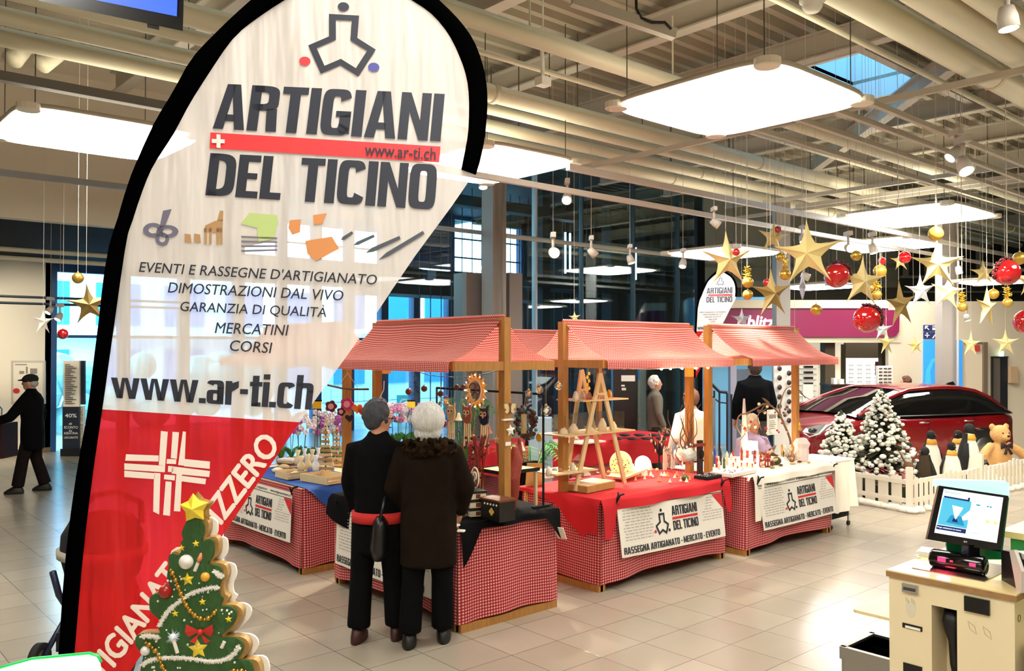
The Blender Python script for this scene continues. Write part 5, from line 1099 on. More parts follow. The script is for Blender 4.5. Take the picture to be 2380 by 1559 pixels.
# ================================================================ hanging christmas decorations
def xy(d, px): return P(px, 811, d)
def hstar(px, py, R, d, m, label, rot=0, turn=0, r=.36, th=.22, ztop=5.93):
    c = P(px, py, d); s_ = d / F; R = R * s_; a = turn; ex = (RT * cos(a) + FW * sin(a)); en = (-FW * cos(a) + RT * sin(a))
    t = thing('hanging_star', label, 'star', c, 0, 'hanging five pointed stars')
    O = V((0, 0, 0)); MB().star(O, R, R * r, R * th, ex, UP, en, 5, rot, .14).part('star_body', m, t)
    tip = ex * (R * cos(pi / 2 + rot)) + UP * (R * sin(pi / 2 + rot)) if abs(rot) < .6 else UP * R
    if ztop > c.z + R: MB().cyl(tip, V((tip.x, tip.y, ztop - c.z)), .0022, n=5).part('string', M('fine_string', 'cfc8b8', .6), t)
    return t
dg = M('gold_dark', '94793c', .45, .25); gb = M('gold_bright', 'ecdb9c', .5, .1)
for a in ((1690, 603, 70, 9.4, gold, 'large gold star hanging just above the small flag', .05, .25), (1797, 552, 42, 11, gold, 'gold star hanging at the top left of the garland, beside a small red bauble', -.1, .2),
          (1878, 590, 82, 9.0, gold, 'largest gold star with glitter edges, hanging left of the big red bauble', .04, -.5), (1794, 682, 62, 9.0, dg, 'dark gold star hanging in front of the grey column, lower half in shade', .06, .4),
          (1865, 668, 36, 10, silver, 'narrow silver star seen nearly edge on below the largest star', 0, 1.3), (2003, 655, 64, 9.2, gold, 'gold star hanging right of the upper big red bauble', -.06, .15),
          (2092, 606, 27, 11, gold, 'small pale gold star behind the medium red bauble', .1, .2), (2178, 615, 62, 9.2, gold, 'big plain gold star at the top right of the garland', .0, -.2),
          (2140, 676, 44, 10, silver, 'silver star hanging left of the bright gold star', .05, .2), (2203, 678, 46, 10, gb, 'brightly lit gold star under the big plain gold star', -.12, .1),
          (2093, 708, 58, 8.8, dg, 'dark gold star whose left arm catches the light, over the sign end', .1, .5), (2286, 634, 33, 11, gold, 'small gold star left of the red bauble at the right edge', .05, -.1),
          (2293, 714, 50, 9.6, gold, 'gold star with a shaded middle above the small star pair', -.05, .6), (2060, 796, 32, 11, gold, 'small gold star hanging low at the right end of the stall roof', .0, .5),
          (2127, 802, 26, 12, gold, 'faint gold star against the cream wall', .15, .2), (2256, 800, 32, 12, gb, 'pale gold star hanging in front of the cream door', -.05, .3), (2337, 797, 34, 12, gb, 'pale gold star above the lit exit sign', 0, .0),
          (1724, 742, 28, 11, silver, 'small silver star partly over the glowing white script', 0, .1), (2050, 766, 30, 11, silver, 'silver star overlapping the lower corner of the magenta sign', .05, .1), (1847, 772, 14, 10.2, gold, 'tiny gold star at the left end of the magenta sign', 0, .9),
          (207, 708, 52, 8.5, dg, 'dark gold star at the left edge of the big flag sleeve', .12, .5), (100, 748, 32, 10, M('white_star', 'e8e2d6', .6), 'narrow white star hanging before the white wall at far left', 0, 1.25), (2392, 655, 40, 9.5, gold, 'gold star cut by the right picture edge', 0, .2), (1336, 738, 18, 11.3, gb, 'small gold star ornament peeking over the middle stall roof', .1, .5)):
    hstar(a[0], a[1], a[2], a[3], a[4], a[5], a[6], a[7])
def hbauble(px, py, R, d, m, label, cap=gold, ztop=5.93, garl=False):
    c = P(px, py, d); R = R * d / F; t = thing('hanging_bauble', label, 'bauble', c, 0, 'hanging round baubles')
    MB().ball((0, 0, 0), R, 28, 18).part('ball', m, t, 'all'); MB().cyl((0, 0, R * .95), (0, 0, R * 1.15), R * .15, n=10).part('cap', cap, t, 'all')
    MB().cyl((0, 0, R * 1.1), (0, 0, max(ztop - c.z, R * 1.6)), .002, n=5).part('string', M('fine_string', 'cfc8b8', .6), t)
    if garl:
        g = MB(); rnd = random.Random(int(px)); e = RT * garl
        for i in range(60):
            u = i / 59; a = -.3 + 2.3 * u; p = (UP * cos(a) + e * sin(a)) * R * 1.04 - FW * R * .3 * sin(pi * u)
            for _ in range(2): g.ball(p + V((rnd.uniform(-1, 1), rnd.uniform(-1, 1), rnd.uniform(-1, 1))) * R * .12, R * .09, 6, 5)
        g.part('berry_garland', M('dark_berries', '4a0f14', .3), t, 'all')
    return t
hbauble(1945, 640, 29, 9.2, redb, 'big glossy red bauble left of the second gold star, berries on its right side', M('dark_berries', '4a0f14', .3), garl=1)
hbauble(2015, 742, 31, 8.8, redb, 'big glossy red bauble hanging in front of the magenta sign', M('dark_berries'), garl=1)
hbauble(2340, 633, 30, 9.2, redb, 'big glossy red bauble near the right edge with a dark garland', M('dark_berries'), garl=-1)
for a in ((2103, 598, 14, 10.5, redb, 'medium red bauble with a gold leaf cap beside the panel lamp'), (1808, 533, 8, 11, redb, 'small red bauble at the upper left of the garland'), (1711, 586, 9, 9.3, redb, 'small red bauble on the shoulder of the star above the small flag'), (1783, 657, 9, 9.4, redb, 'small red bauble half hidden by the dark gold star'), (2385, 748, 28, 9, redb, 'red bauble cut by the right edge below the other one'), (146, 776, 12, 10, redb, 'small red bauble hanging in the entrance glass at the left'), (2050, 607, 9, 11, redb, 'small dark red bauble above the leafy gold bauble'),
          (1738, 656, 13, 9.5, goldb, 'upper gold bauble of the pair beside the small flag'), (1738, 685, 12, 9.5, goldb, 'lower gold bauble of the pair beside the small flag'), (1825, 638, 13, 9.8, goldb, 'gold bauble on a tinsel twist in front of the grey column'), (1815, 597, 11, 11, goldb, 'dull gold bauble behind the tinsel twist of the column'), (2045, 630, 15, 10, goldb, 'gold bauble with leafy gold ribbon right of the second star'), (2038, 685, 11, 9.8, goldb, 'gold bauble hanging under a bent tinsel twist'), (2022, 670, 9, 9.5, goldb, 'dim gold bauble behind the second big star'),
          (2175, 543, 17, 9, goldb, 'gold bauble highest of all, under the right panel lamp'), (2237, 713, 11, 10, goldb, 'bright gold bauble right of the brightly lit star'), (2309, 683, 12, 10, goldb, 'gold bauble hanging below the right big red bauble'), (2342, 703, 11, 10, goldb, 'gold bauble at the end of the rightmost tinsel twist'), (1897, 720, 13, 9.5, goldb, 'gold bauble with leaves hanging at the left of the magenta sign'), (2370, 600, 15, 10, goldb, 'gold bauble at the right edge above the red one'), (1990, 594, 12, 9.4, goldb, 'gold bauble lit by the glare of a spotlight'), (181, 646, 13, 9, goldb, 'gold bauble hanging above the dark star at the left')):
    hbauble(*a)
def tinsel(px, y0, y1, d, label):
    a, b_ = P(px, y0, d), P(px, y1, d); t = thing('tinsel_twist', label, 'tinsel', b_, 0, 'gold tinsel twists'); m = MB(); rnd = random.Random(int(px)); Lh = a.z - b_.z
    for i in range(70):
        u = i / 70; q = V((.018 * cos(u * 30), .018 * sin(u * 30), u * Lh)); m.tube([q, q + V((rnd.uniform(-1, 1), rnd.uniform(-1, 1), rnd.uniform(-.5, .5))) * .035], [.008, .003], 4)
    m.part('strands', M('tinsel_gold', 'e3b93c', .25, .8), t); MB().cyl((0, 0, 0), (0, 0, 5.93 - b_.z), .003, n=5).part('string', M('fine_string'), t)
tinsel(1736, 620, 645, 9.5, 'tinsel twist above the gold bauble pair by the small flag'); tinsel(1825, 600, 626, 9.8, 'tinsel twist in front of the grey column'); tinsel(2038, 655, 674, 9.8, 'bent tinsel twist right of the second gold star'); tinsel(2236, 680, 703, 10, 'bright tinsel twist right of the brightly lit star'); tinsel(2342, 668, 692, 10, 'rightmost tinsel twist below the red bauble')
# ================================================================ spotlights
lampw = M('spot_glow', 'fff3dc', .5, emit=14)
def spot(px, py, d, R, aim, lit, label, arm=(.0, .12)):
    c = P(px, py, d); r = R * d / F; a = V(aim).normalized(); t = thing('spotlight', label, 'spotlight', c, 0, 'track spotlights')
    q = a.to_track_quat('Z', 'Y').to_matrix()
    MB().lathe([(0, -r * 2.2), (r * .7, -r * 2.2), (r * .95, -r * 1.2), (r, 0), (r * .9, .0), (r * .85, -.01), (0, -.012)], (0, 0, 0), 18, q).part('housing', M('spot_housing', 'c4bcae', .4), t, 'all')
    MB().lathe([(0, -.006), (r * .82, -.006), (r * .82, .0), (0, .0)], (0, 0, 0), 16, q).part('lens', lampw if lit else M('spot_lens', 'f2ead8', .3, emit=1.5), t)
    MB().tube([-a * r * 1.5, -a * r * 1.5 + UP * r * 1.6, -a * r * 1.5 + UP * r * 2.6], r * .28, 8).part('bracket', M('spot_housing'), t, 'all'); MB().box(-a * r * 1.5 + UP * r * 3.0, (r * 3, r * .9, r * .9), Matrix.Rotation(YAW, 3, 'Z')).part('adapter', M('spot_housing'), t)
    MB().cyl(-a * r * 1.5 + UP * r * 3.0, -a * r * 1.5 + UP * (5.93 - c.z), .0025, n=5).part('drop_rod', M('spot_housing'), t)
    return t
dn = (-.2, -.3, -1)
for a in ((1123, 436, 12, 11, dn, 1, 'spotlight hanging at the tip of the big flag'), (1317, 466, 11, 12, (-.6, -.5, -.6), 1, 'lit spotlight before the top of the dark glass'), (1289, 588, 11.2, 13, (-.55, -.83, -.25), 1, 'glaring spotlight facing the camera in front of the glass'),
          (1384, 594, 11.2, 10, (.6, -.3, -.7), 0, 'unlit spotlight right of the glaring one'), (1468, 612, 11.2, 9, (.1, -.3, -1), 1, 'spotlight in the middle of the track before the glass'), (1586, 620, 11.2, 9, (-.5, -.2, -1), 0, 'spotlight left of the star above the small flag'),
          (1672, 524, 9.5, 10, (.5, -.5, -.5), 1, 'spotlight just above the panel lamp over the small flag'), (2247, 398, 8.5, 18, (-.3, -.4, -.8), 1, 'brightest spotlight at the upper right'), (2207, 368, 8.7, 15, (-.6, .4, -.7), 0, 'grey spotlight turned away beside the brightest one'),
          (2345, 68, 5.0, 24, (.0, -.1, -1), 1, 'large spotlight in the top right corner'), (2032, 588, 11, 10, (0, -.3, -1), 1, 'lit spotlight right of the glare under the panel lamps'), (1866, 562, 12, 8, (-.2, -.3, -1), 1, 'small spotlight behind the largest gold star'), (1978, 577, 10.5, 11, (-.6, -.7, -.2), 1, 'glaring spotlight above the second gold star'),
          (2230, 636, 10, 8, (0, -.2, -1), 0, 'white spotlight right of the big plain star'), (1881, 646, 11, 9, (.4, -.5, -.3), 1, 'tilted spotlight below the largest gold star'), (2250, 745, 13, 7, (0, -.3, -1), 1, 'dark spotlight above the cream door'), (110, 727, 12, 8, (-.6, -.2, -.8), 1, 'spotlight before the white wall beside the white star'), (133, 743, 12, 8, (-.5, -.2, -.8), 1, 'spotlight beside the entrance glass at the left')):
    spot(*a)
sl = bpy.data.lights.new('spot_beam', 'SPOT'); sl.energy = 500; sl.spot_size = radians(70); sl.spot_blend = .6; sl.color = (1, .88, .68); sl.shadow_soft_size = .08
for (px, py, d, tx, ty) in ((1123, 440, 11, 5.0, 6.0), (1672, 530, 9.5, 8.2, 5.5), (2247, 402, 8.5, 11.8, 5.6), (1317, 470, 11, 6.5, 5.6)):
    o = bpy.data.objects.new('spot_beam', sl); col.objects.link(o); o.location = P(px, py + 6, d); v = V((tx, ty, .8)) - o.location; o.rotation_euler = v.to_track_quat('-Z', 'Y').to_euler()
sl2 = sl.copy(); sl2.energy = 230
for x_, y_, tx in ((1.6, 15.2, 1.9), (3.6, 15.4, 3.9), (-1, 15.2, -.6)):
    o = bpy.data.objects.new('spot_beam', sl2); col.objects.link(o); o.location = (x_, y_, 3.8); o.rotation_euler = (V((tx, 19.4, 1.3)) - o.location).to_track_quat('-Z', 'Y').to_euler()
# smoke detectors, sensors, cables and the hanging screen
mb = MB().lathe([(0, 0), (.05, 0), (.07, .03), (.07, .06), (.09, .07), (.09, .09), (0, .09)], P(1888, 14, 6.0) - UP * .04, 18); mb.thing('smoke_detector', 'white round smoke detector at the top of the ceiling', 'detector', white, 'all')
p = P(1262, 190, 8.0); MB().box(p, (.12, .1, .08)).cyl(p, p + V((-.02, 0, .5)), .02).cyl(p, V((p.x, p.y, 5.93)), .008).thing('sensor_unit', 'small white sensor hanging between the pipes right of the big flag', 'sensor', white)
MB().tube([P(1478, -20, 6.5), P(1479, 20, 6.5), P(1490, 42, 6.5), P(1515, 52, 6.5), P(1545, 52, 6.5), P(1560, 68, 6.5)], .012, 6).thing('black_cable', 'black cable hanging from the ceiling above the largest panel lamp', 'cable', black, 'all')
MB().beam(P(1330, 0, 6.4), P(1568, 80, 6.6), .07, .08).thing('cable_tray', 'grey cable tray ending under the black cable', 'tray', paint)
tv = thing('hanging_screen', 'black flat screen hanging at the top left with a blue picture', 'screen', P(300, -40, 3.2))
q = lambda x, y, e=0: P(x, y, 3.2 - (x - 420) * .0016 * .6 - e)
cs = [(90, 2), (425, 72), (432, -180), (90, -250)]
m = MB(); m.add([q(x, y) for x, y in cs] + [q(x, y, -.06) for x, y in cs], [(0, 1, 2, 3), (4, 7, 6, 5), (0, 4, 5, 1), (1, 5, 6, 2), (2, 6, 7, 3), (3, 7, 4, 0)]); m.part('casing', M('screen_casing', '0a0a0b', .25), tv, world=True)
m = MB(); m.add([q(x, y, .004) for x, y in ((120, -20), (411, 38), (417, -160), (120, -225))], [(0, 1, 2, 3)]); m.part('display', M('blue_picture', '2f55c8', .3, emit=.9, var=.3, vscale=3), tv, world=True)
m = MB(); m.add([q(x, y, e) for e in (0, -.05) for x, y in ((342, 50), (370, 56), (370, 70), (342, 64))], [(0, 1, 2, 3), (4, 7, 6, 5), (0, 4, 5, 1), (1, 5, 6, 2), (2, 6, 7, 3), (3, 7, 4, 0)]); m.part('sensor_bar', M('screen_casing'), tv, world=True)
p = q(300, -190); MB().cyl(p + FW * .03, (p + FW * .03).xy.to_3d() + UP * 5.8, .03).part('ceiling_pole', M('screen_casing'), tv, world=True)
# ================================================================ entrance at the left
fr_ = thing('framed_poster', 'framed white poster on the wall behind the man in the flat cap', 'poster', P(65, 940, 18.2))
slab(MB(), 26, 838, 104, 938, 17.0, .04).part('frame', M('alu_frame', 'c8c4bc', .4), fr_, world=True); slab(MB(), 31, 843, 99, 933, 16.98, .02).part('print', paper, fr_, world=True)
m = MB()
for (x0, y0, x1, y1) in ((45, 862, 56, 868), (60, 852, 64, 868), (70, 856, 86, 868), (78, 872, 88, 878), (35, 846, 62, 848)): slab(m, x0, y0, x1, y1, 16.97, .005)
m.part('printed_figures', greyink, fr_, world=True); m = MB(); m.add([P(38 + 8 * cos(a), 908 + 6 * sin(a), 16.965) for a in [2 * pi * i / 20 for i in range(20)]], [tuple(range(20))]); m.part('printed_red_dot', redink, fr_, world=True)
pr = thing('promotion_stand', 'tall narrow stand with white list above a navy price panel by the entrance', 'sign stand', P(165, floorpx(17.0), 17.0))
slab(MB(), 147, 838, 184, 945, 16.9, .06).part('upper_panel', paper, pr, world=True); slab(MB(), 145, 945, 183, 1046, 16.88, .08).part('lower_panel', M('stand_navy', '1c2636', .5), pr, world=True); slab(MB(), 185, 838, 196, 940, 16.95, .06).part('side_panel', M('stand_navy'), pr, world=True); slab(MB(), 185, 943, 194, 1046, 16.95, .06).part('side_panel', paper, pr, world=True)
m = MB()
for s_, y, h, x0, x1 in (('40%', 970, 9, 151, 178), ('di', 987, 5, 160, 167), ('SCONTO', 996, 6, 149, 181), ('su', 1003, 4, 160, 167), ('KERATINA', 1009, 5, 149, 181), ('LISCIANTE', 1019, 5, 149, 181)): put_text(m, s_, bilin(P(x0, y, 16.85), P(x1, y, 16.85), P(x1, y - h, 16.85), P(x0, y - h, 16.85)), V((0, 0, 0)), .03)
m.part('lettering', M('stand_white', 'e8ecf2', .5), pr, world=True); m = MB()
put_text(m, 'PROMOZIONE VENERDI', bilin(P(193, 1044, 16.9), P(192, 945, 16.9), P(187, 945, 16.9), P(188, 1044, 16.9)), V((0, 0, 0)), .02)
for i in range(22): slab(m, 151, 846 + i * 4.3, 151 + 12 + (i * 7) % 17, 847.5 + i * 4.3, 16.87, .003)
m.part('small_lettering', navy, pr, world=True); slab(MB(), 140, 1043, 198, floorpx(16.7), 16.8, .35).part('foot', dk, pr, world=True)
ca = thing('trolley', 'dark red trolley pushed by the man in the flat cap, cut by the left edge', 'trolley', P(-6, floorpx(12.8), 12.8))
slab(MB(), -24, 985, 5, 1066, 12.6, .4).part('trolley_bag', M('dark_red_bag', '3a1518', .7), ca, world=True); MB().tube([P(2, 985, 12.7), P(4, 950, 12.7), P(-3, 942, 12.7)], .012).part('handle', chrome, ca, world=True)
# pushchair behind the flag
c = atz(230, 1545); a = atan2(RT.y, RT.x)
pc = thing('pushchair', 'black pushchair with a grey trimmed hood half hidden behind the big flag', 'pushchair', (c.x, c.y, 0), a)
blkf = M('pushchair_fabric', '0b0b10', .9); bm = MB()
bm.loft([(V((.02, 0, z)), a_, b_) for z, a_, b_ in ((.52, .14, .15), (.6, .23, .2), (.75, .27, .23), (.88, .26, .23), (.98, .2, .2), (1.02, .1, .1))], 20); bm.part('hood', blkf, pc, 'all')
MB().loft([(V((.02, 0, .735)), .285, .245), (V((.02, 0, .79)), .29, .25)], 24).part('hood_trim', M('trim_grey', 'a8a294', .6), pc, 'all')
MB().loft([(V((.05, 0, .30)), .2, .16), (V((.05, 0, .45)), .22, .18), (V((.03, 0, .56)), .2, .17)], 16).part('seat', M('pushchair_red', '8c1c28', .8), pc, 'all')
MB().tube([(-.15, .0, .9), (-.13, .02, 1.05), (-.05, .04, 1.13), (.1, .04, 1.15), (.26, .03, 1.08), (.28, 0, .95)], .02).part('handle', blkf, pc, 'all')
for sx_ in (-1, 1):
    MB().tube([(sx_ * .24, -.14, .66), (sx_ * .22, -.1, .5), (sx_ * .2, 0, .36), (sx_ * .22, .15, .15)], .022).part('frame_tube', M('pushchair_frame', '15203a', .4), pc, 'all'); MB().tube([(sx_ * .2, 0, .36), (sx_ * .26, -.2, .13)], .02).part('frame_tube', M('pushchair_frame'), pc, 'all')
    for y, R in ((-.22, .11), (.22, .14)):
        wl_ = MB().lathe([(R * .6, -.02), (R, -.022), (R, .022), (R * .6, .02)], (sx_ * .28, y, R), 24, Matrix.Rotation(pi / 2, 3, 'Y')).part('wheel', M('pushchair_tyre', '14130f', .8), pc, 'all'); MB().lathe([(0, -.012), (R * .62, -.012), (R * .62, .012), (0, .012)], (sx_ * .28, y, R), 20, Matrix.Rotation(pi / 2, 3, 'Y')).part('wheel_disc', M('wheel_grey', '6a6458', .5), wl_)
MB().box((.0, 0, .2), (.42, .3, .12)).part('basket', blkf, pc)
# ================================================================ self checkout terminal at the right
KX, KY0, KY1, KZ = 3.88, 1.27, 1.79, 1.11
ks = thing('checkout_terminal', 'cream self checkout cabinet with plywood top at the lower right', 'checkout', (KX, KY0, 0))
cream = M('cream_laminate', 'e6d6ae', .4); dk2 = M('dark_slot', '0c0b0a', .4); edge = M('ply_edge', '9a7448', .6, var=.3, vscale=30)
w_ = KY1 - KY0
def kp(px, py): return atx(px, py, KX)    # photo point on the front panel plane
s0, s1 = kp(2165, 1405).y, kp(2224, 1420).y; zt = kp(2195, 1412).z
m = MB(); m.prism([(KY0, 0), (s1, 0), (s1, zt), (s0, zt), (s0, 0), (KY1, 0), (KY1, KZ - .03), (KY0, KZ - .03)], (V((KX, 0, 0)), V((0, 1, 0)), UP, V((1, 0, 0))), 0, .02)
m.bb((KX + .0203, KY0, 0), (KX + .62, KY0 + .02, KZ - .03)).bb((KX + .0203, KY1 - .02, 0), (KX + .62, KY1, KZ - .03)).bb((KX + .6, KY0 + .021, 0), (KX + .62, KY1 - .021, KZ - .03)).bb((KX + .16, s1 - .019, 0), (KX + .18, s0 + .019, zt + .03)).bb((KX + .0203, s1 - .02, 0), (KX + .159, s1 - .0003, zt)).bb((KX + .0203, s0 + .0003, 0), (KX + .159, s0 + .02, zt))
m.part('cabinet', cream, ks, world=True)
MB().bb((KX - .01, KY0 - .012, KZ - .03), (KX + .80, KY1 + .01, KZ - .006)).part('worktop_edge', edge, ks, world=True); MB().bb((KX - .008, KY0 - .01, KZ - .006), (KX + .80, KY1 + .008, KZ)).part('worktop', M('laminate_top', 'e3cf98', .2), ks, world=True)
MB().bb((KX + .10, KY0 + .15, KZ), (KX + .46, KY1 - .06, KZ + .004)).part('scanner_plate', M('scanner_steel', '8d8a80', .12, .9), ks, world=True)
MB().bb((KX + .20, KY0 + .26, KZ + .004), (KX + .38, KY1 - .16, KZ + .006)).part('scanner_glass', M('scanner_glass', '1a0508', .05), ks, world=True)
# scanner bar with red windows
a, b_ = P(2165, 1290, 3.95), P(2292, 1318, 3.78); d = (b_ - a).normalized()
a.z = b_.z = KZ + .045; d = (b_ - a).normalized(); nf = V((-d.y, d.x, 0)); nf = nf if nf.dot(FW) < 0 else -nf
MB().tube([a - d * .0, a + d * .01, b_ - d * .01, b_], [(.036, .036), (.044, .044), (.044, .044), (.036, .036)], 14).part('scanner_bar', M('scanner_black', '0b0a0c', .12), ks, 'all', world=True)
for u, sz in ((.26, .017), (.82, .013), (.44, .006)):
    p = a.lerp(b_, u) + nf * .041 + UP * .008; MB().box(p, (sz * 2, .008, sz * 1.1), Matrix((d, nf, UP)).transposed()).part('red_window', M('red_glow', 'ff1838', .3, emit=4), ks, world=True)
lr = bpy.data.lights.new('scanner_light', 'AREA'); lr.energy = .6; lr.color = (1, .05, .15); lr.size = .05; lo = bpy.data.objects.new('scanner_light', lr); col.objects.link(lo); lo.location = a.lerp(b_, .3) + nf * .055; lo.rotation_euler = (nf * .7 - UP * .7).to_track_quat('-Z', 'Y').to_euler()
# screen
DM = 3.86
qs = {'tl': P(2183, 1128, DM + .03), 'tr': P(2344, 1152, DM - .04), 'br': P(2326, 1282, DM - .08), 'bl': P(2155, 1253, DM - .01)}
mo = thing('touch_screen', 'black touch screen with bright blue and white display on the checkout terminal', 'screen', (qs['bl'].lerp(qs['br'], .5).x, qs['bl'].lerp(qs['br'], .5).y, KZ))
f = bilin(qs['bl'], qs['br'], qs['tr'], qs['tl']); nn = (qs['br'] - qs['bl']).cross(qs['tl'] - qs['bl']).normalized(); nn = nn if nn.dot(FW) < 0 else -nn
def panel(u0, v0, u1, v1, e0, e1): 
    c = [f(u0, v0), f(u1, v0), f(u1, v1), f(u0, v1)]; return MB().add([p + nn * e1 for p in c] + [p + nn * e0 for p in c], [(0, 1, 2, 3), (4, 7, 6, 5), (0, 4, 5, 1), (1, 5, 6, 2), (2, 6, 7, 3), (3, 7, 4, 0)])
panel(0, 0, 1, 1, -.035, 0).part('casing', M('monitor_black', '08080c', .15), mo, world=True)
panel(.075, .14, .93, .955, 0, .001).part('display', M('display_white', 'eaf6ff', .2, emit=.55), mo, world=True)
panel(.09, .30, .50, .80, .001, .0016).part('display_blue_area', M('display_blue', '4fb8e0', .2, emit=.22), mo, world=True)
panel(.085, .21, .495, .29, .001, .0018).part('display_navy_bar', M('display_navy', '12245c', .2, emit=.3), mo, world=True)
m = MB(); cA = [f(u, v) + nn * .002 for u, v in ((.20, .36), (.46, .34), (.40, .50), (.25, .50))]; m.add(cA, [(0, 1, 2, 3)]); m.part('display_reader', M('display_teal', '1f86b8', .2, emit=.3), mo, world=True)
m = MB(); m.add([f(u, v) + nn * .0024 for u, v in ((.32, .42), (.40, .66), (.24, .68))], [(0, 1, 2)]); m.part('display_arrow', M('display_white'), mo, world=True)
m = MB(); m.add([f(u, v) + nn * .0024 for u, v in ((.28, .39), (.36, .385), (.34, .45), (.29, .45))], [(0, 1, 2, 3)]); m.add([f(u, v) + nn * .0024 for u, v in ((.10, .80), (.47, .79), (.47, .86), (.44, .86), (.44, .82), (.10, .83))], [(0, 1, 2, 3, 4, 5)]); m.part('display_navy_shapes', M('display_navy'), mo, world=True)
m = MB(); put_text(m, 'Benvenuti', lambda u, v: f(.10 + .22 * u, .885 + .045 * v), nn * .002, .03); m.part('display_title', M('display_teal_text', '158a9c', .3, emit=.3), mo, world=True)
m = MB(); put_text(m, 'Prego selezionare la merce', lambda u, v: f(.095 + .33 * u, .235 + .03 * v), nn * .003, .02); m.part('display_caption', M('display_white'), mo, world=True)
m = MB(); put_text(m, 'passabene', lambda u, v: f(.56 + .12 * u, .235 + .03 * v), nn * .002, .02)
for u in (.57, .60, .72, .76): m.add([f(u + a_, v + b2) + nn * .002 for v in (.74,) for a_, b2 in ((0, 0), (.03, .0), (.03, .025), (0, .025))], [(0, 1, 2, 3)])
m.part('display_small_print', M('display_teal_text'), mo, world=True)
m = MB()
for u in (.74, .85): m.add([f(u + a_, .46 + b2) + nn * .002 for a_, b2 in ((0, 0), (.05, .0), (.05, .05), (0, .05))], [(0, 1, 2, 3)])
m.part('display_yellow_marks', M('display_yellow', 'f0c860', .3, emit=.6), mo, world=True)
m = MB(); put_text(m, 'an', lambda u, v: f(.49 + .045 * u, .055 + .03 * v), nn * .001, .03); m.part('maker_mark', M('maker_grey', 'c8c8cc', .4), mo, world=True)
p = f(.62, .02) - nn * .03; MB().box((p.x, p.y, (p.z + KZ) / 2), (.06, .05, p.z - KZ + .02), Matrix.Rotation(YAW, 3, 'Z')).part('stand', M('monitor_black'), mo, world=True)
gq = [P(2172, 1128, DM + .09), P(2346, 1154, DM + .02), P(2346, 1124, DM + .02), (P(2338, 1118, DM + .02)), P(2180, 1113, DM + .09), P(2173, 1116, DM + .09)]
m = MB(); low = [P(2205, 1300, DM + .09), P(2328, 1300, DM + .02)]
q = [low[0], low[1]] + gq[1:4] + [P(2186, 1114, DM + .09), P(2190, 1180, DM + .09)]; n_ = len(q); m.add(q + [p_ + FW * .012 for p_ in q], [tuple(range(n_)), tuple(range(n_, 2 * n_))[::-1]] + [(i, (i + 1) % n_, n_ + (i + 1) % n_, n_ + i) for i in range(n_)])
m.thing('green_screen_panel', 'green acrylic panel with pale top edge standing behind the touch screen', 'panel', M('green_acrylic', '14824c', .15))
m = MB(); q = [P(2172, 1130, DM + .085), P(2346, 1156, DM + .015)] + gq[2:]; n_ = len(q); m.add(q + [p_ + FW * .02 for p_ in q], [tuple(range(n_)), tuple(range(n_, 2 * n_))[::-1]] + [(i, (i + 1) % n_, n_ + (i + 1) % n_, n_ + i) for i in range(n_)])
m.thing('status_light', 'pale turquoise glowing cap along the top of the green acrylic panel', 'light', M('status_cap', 'c4f6ee', .3, emit=.3))
# fittings on the front panel
def kbox(px0, py0, px1, py1, t0, t1, nm, m_, lab=None):
    a, b2 = kp(px0, py0), kp(px1, py1); return MB().bb((KX - t1, a.y, a.z), (KX - t0, b2.y, b2.z)).part(nm, m_, ks, world=True, label=lab)
kbox(2099, 1353, 2136, 1380, -.002, .014, 'card_slot_frame', chrome); kbox(2103, 1362, 2130, 1374, .014, .018, 'card_slot', M('slot_grey', '5a5a5c', .2, .8))
kbox(2098, 1446, 2144, 1468, .0, .004, 'label_frame', dk2); kbox(2105, 1452, 2140, 1466, .004, .006, 'label_strip', paper)
kbox(2243, 1383, 2302, 1430, -.0, .012, 'reader_plate', M('reader_black', '0d0d0f', .2)); kbox(2100, 1538, 2144, 1600, .0, .004, 'lower_opening', dk2)
g = MB()
for (x, y) in ((2105, 1388), (2118, 1390), (2250, 1443), (2285, 1455)):
    c = kp(x, y); s_ = .012 if x < 2200 else .026
    pp = [V((KX - .002, c.y, c.z)), V((KX - .002, c.y - s_, c.z - s_ * .6)), V((KX - .002, c.y - s_ * 1.3, c.z - s_ * 1.8)), V((KX - .002, c.y - s_ * .3, c.z - s_ * 1.2))]
    g.tube(pp, .0012, 4, closed=True)
g.part('engraved_hint', M('engraved_grey', 'b5a98c', .7), ks, world=True)
c = kp(2117, 1410); MB().prism([(.022 * cos(a_), .03 * sin(a_) if a_ < pi else .05 * sin(a_)) for a_ in [2 * pi * i / 20 for i in range(20)]], (V((KX, c.y, c.z)), V((0, 1, 0)), UP, V((-1, 0, 0))), 0, .0015).part('engraved_card', M('engraved_pale', 'd8cfb6', .6), ks, world=True)
MB().tube([V((KX + .05, KY0 - .001, 1.0)) + V((.014 * cos(a_), 0, .014 * sin(a_))) for a_ in [2 * pi * i / 14 for i in range(14)]], .0018, 4, closed=True).part('side_mark', M('side_mark', '6a5a40', .6), ks, world=True)
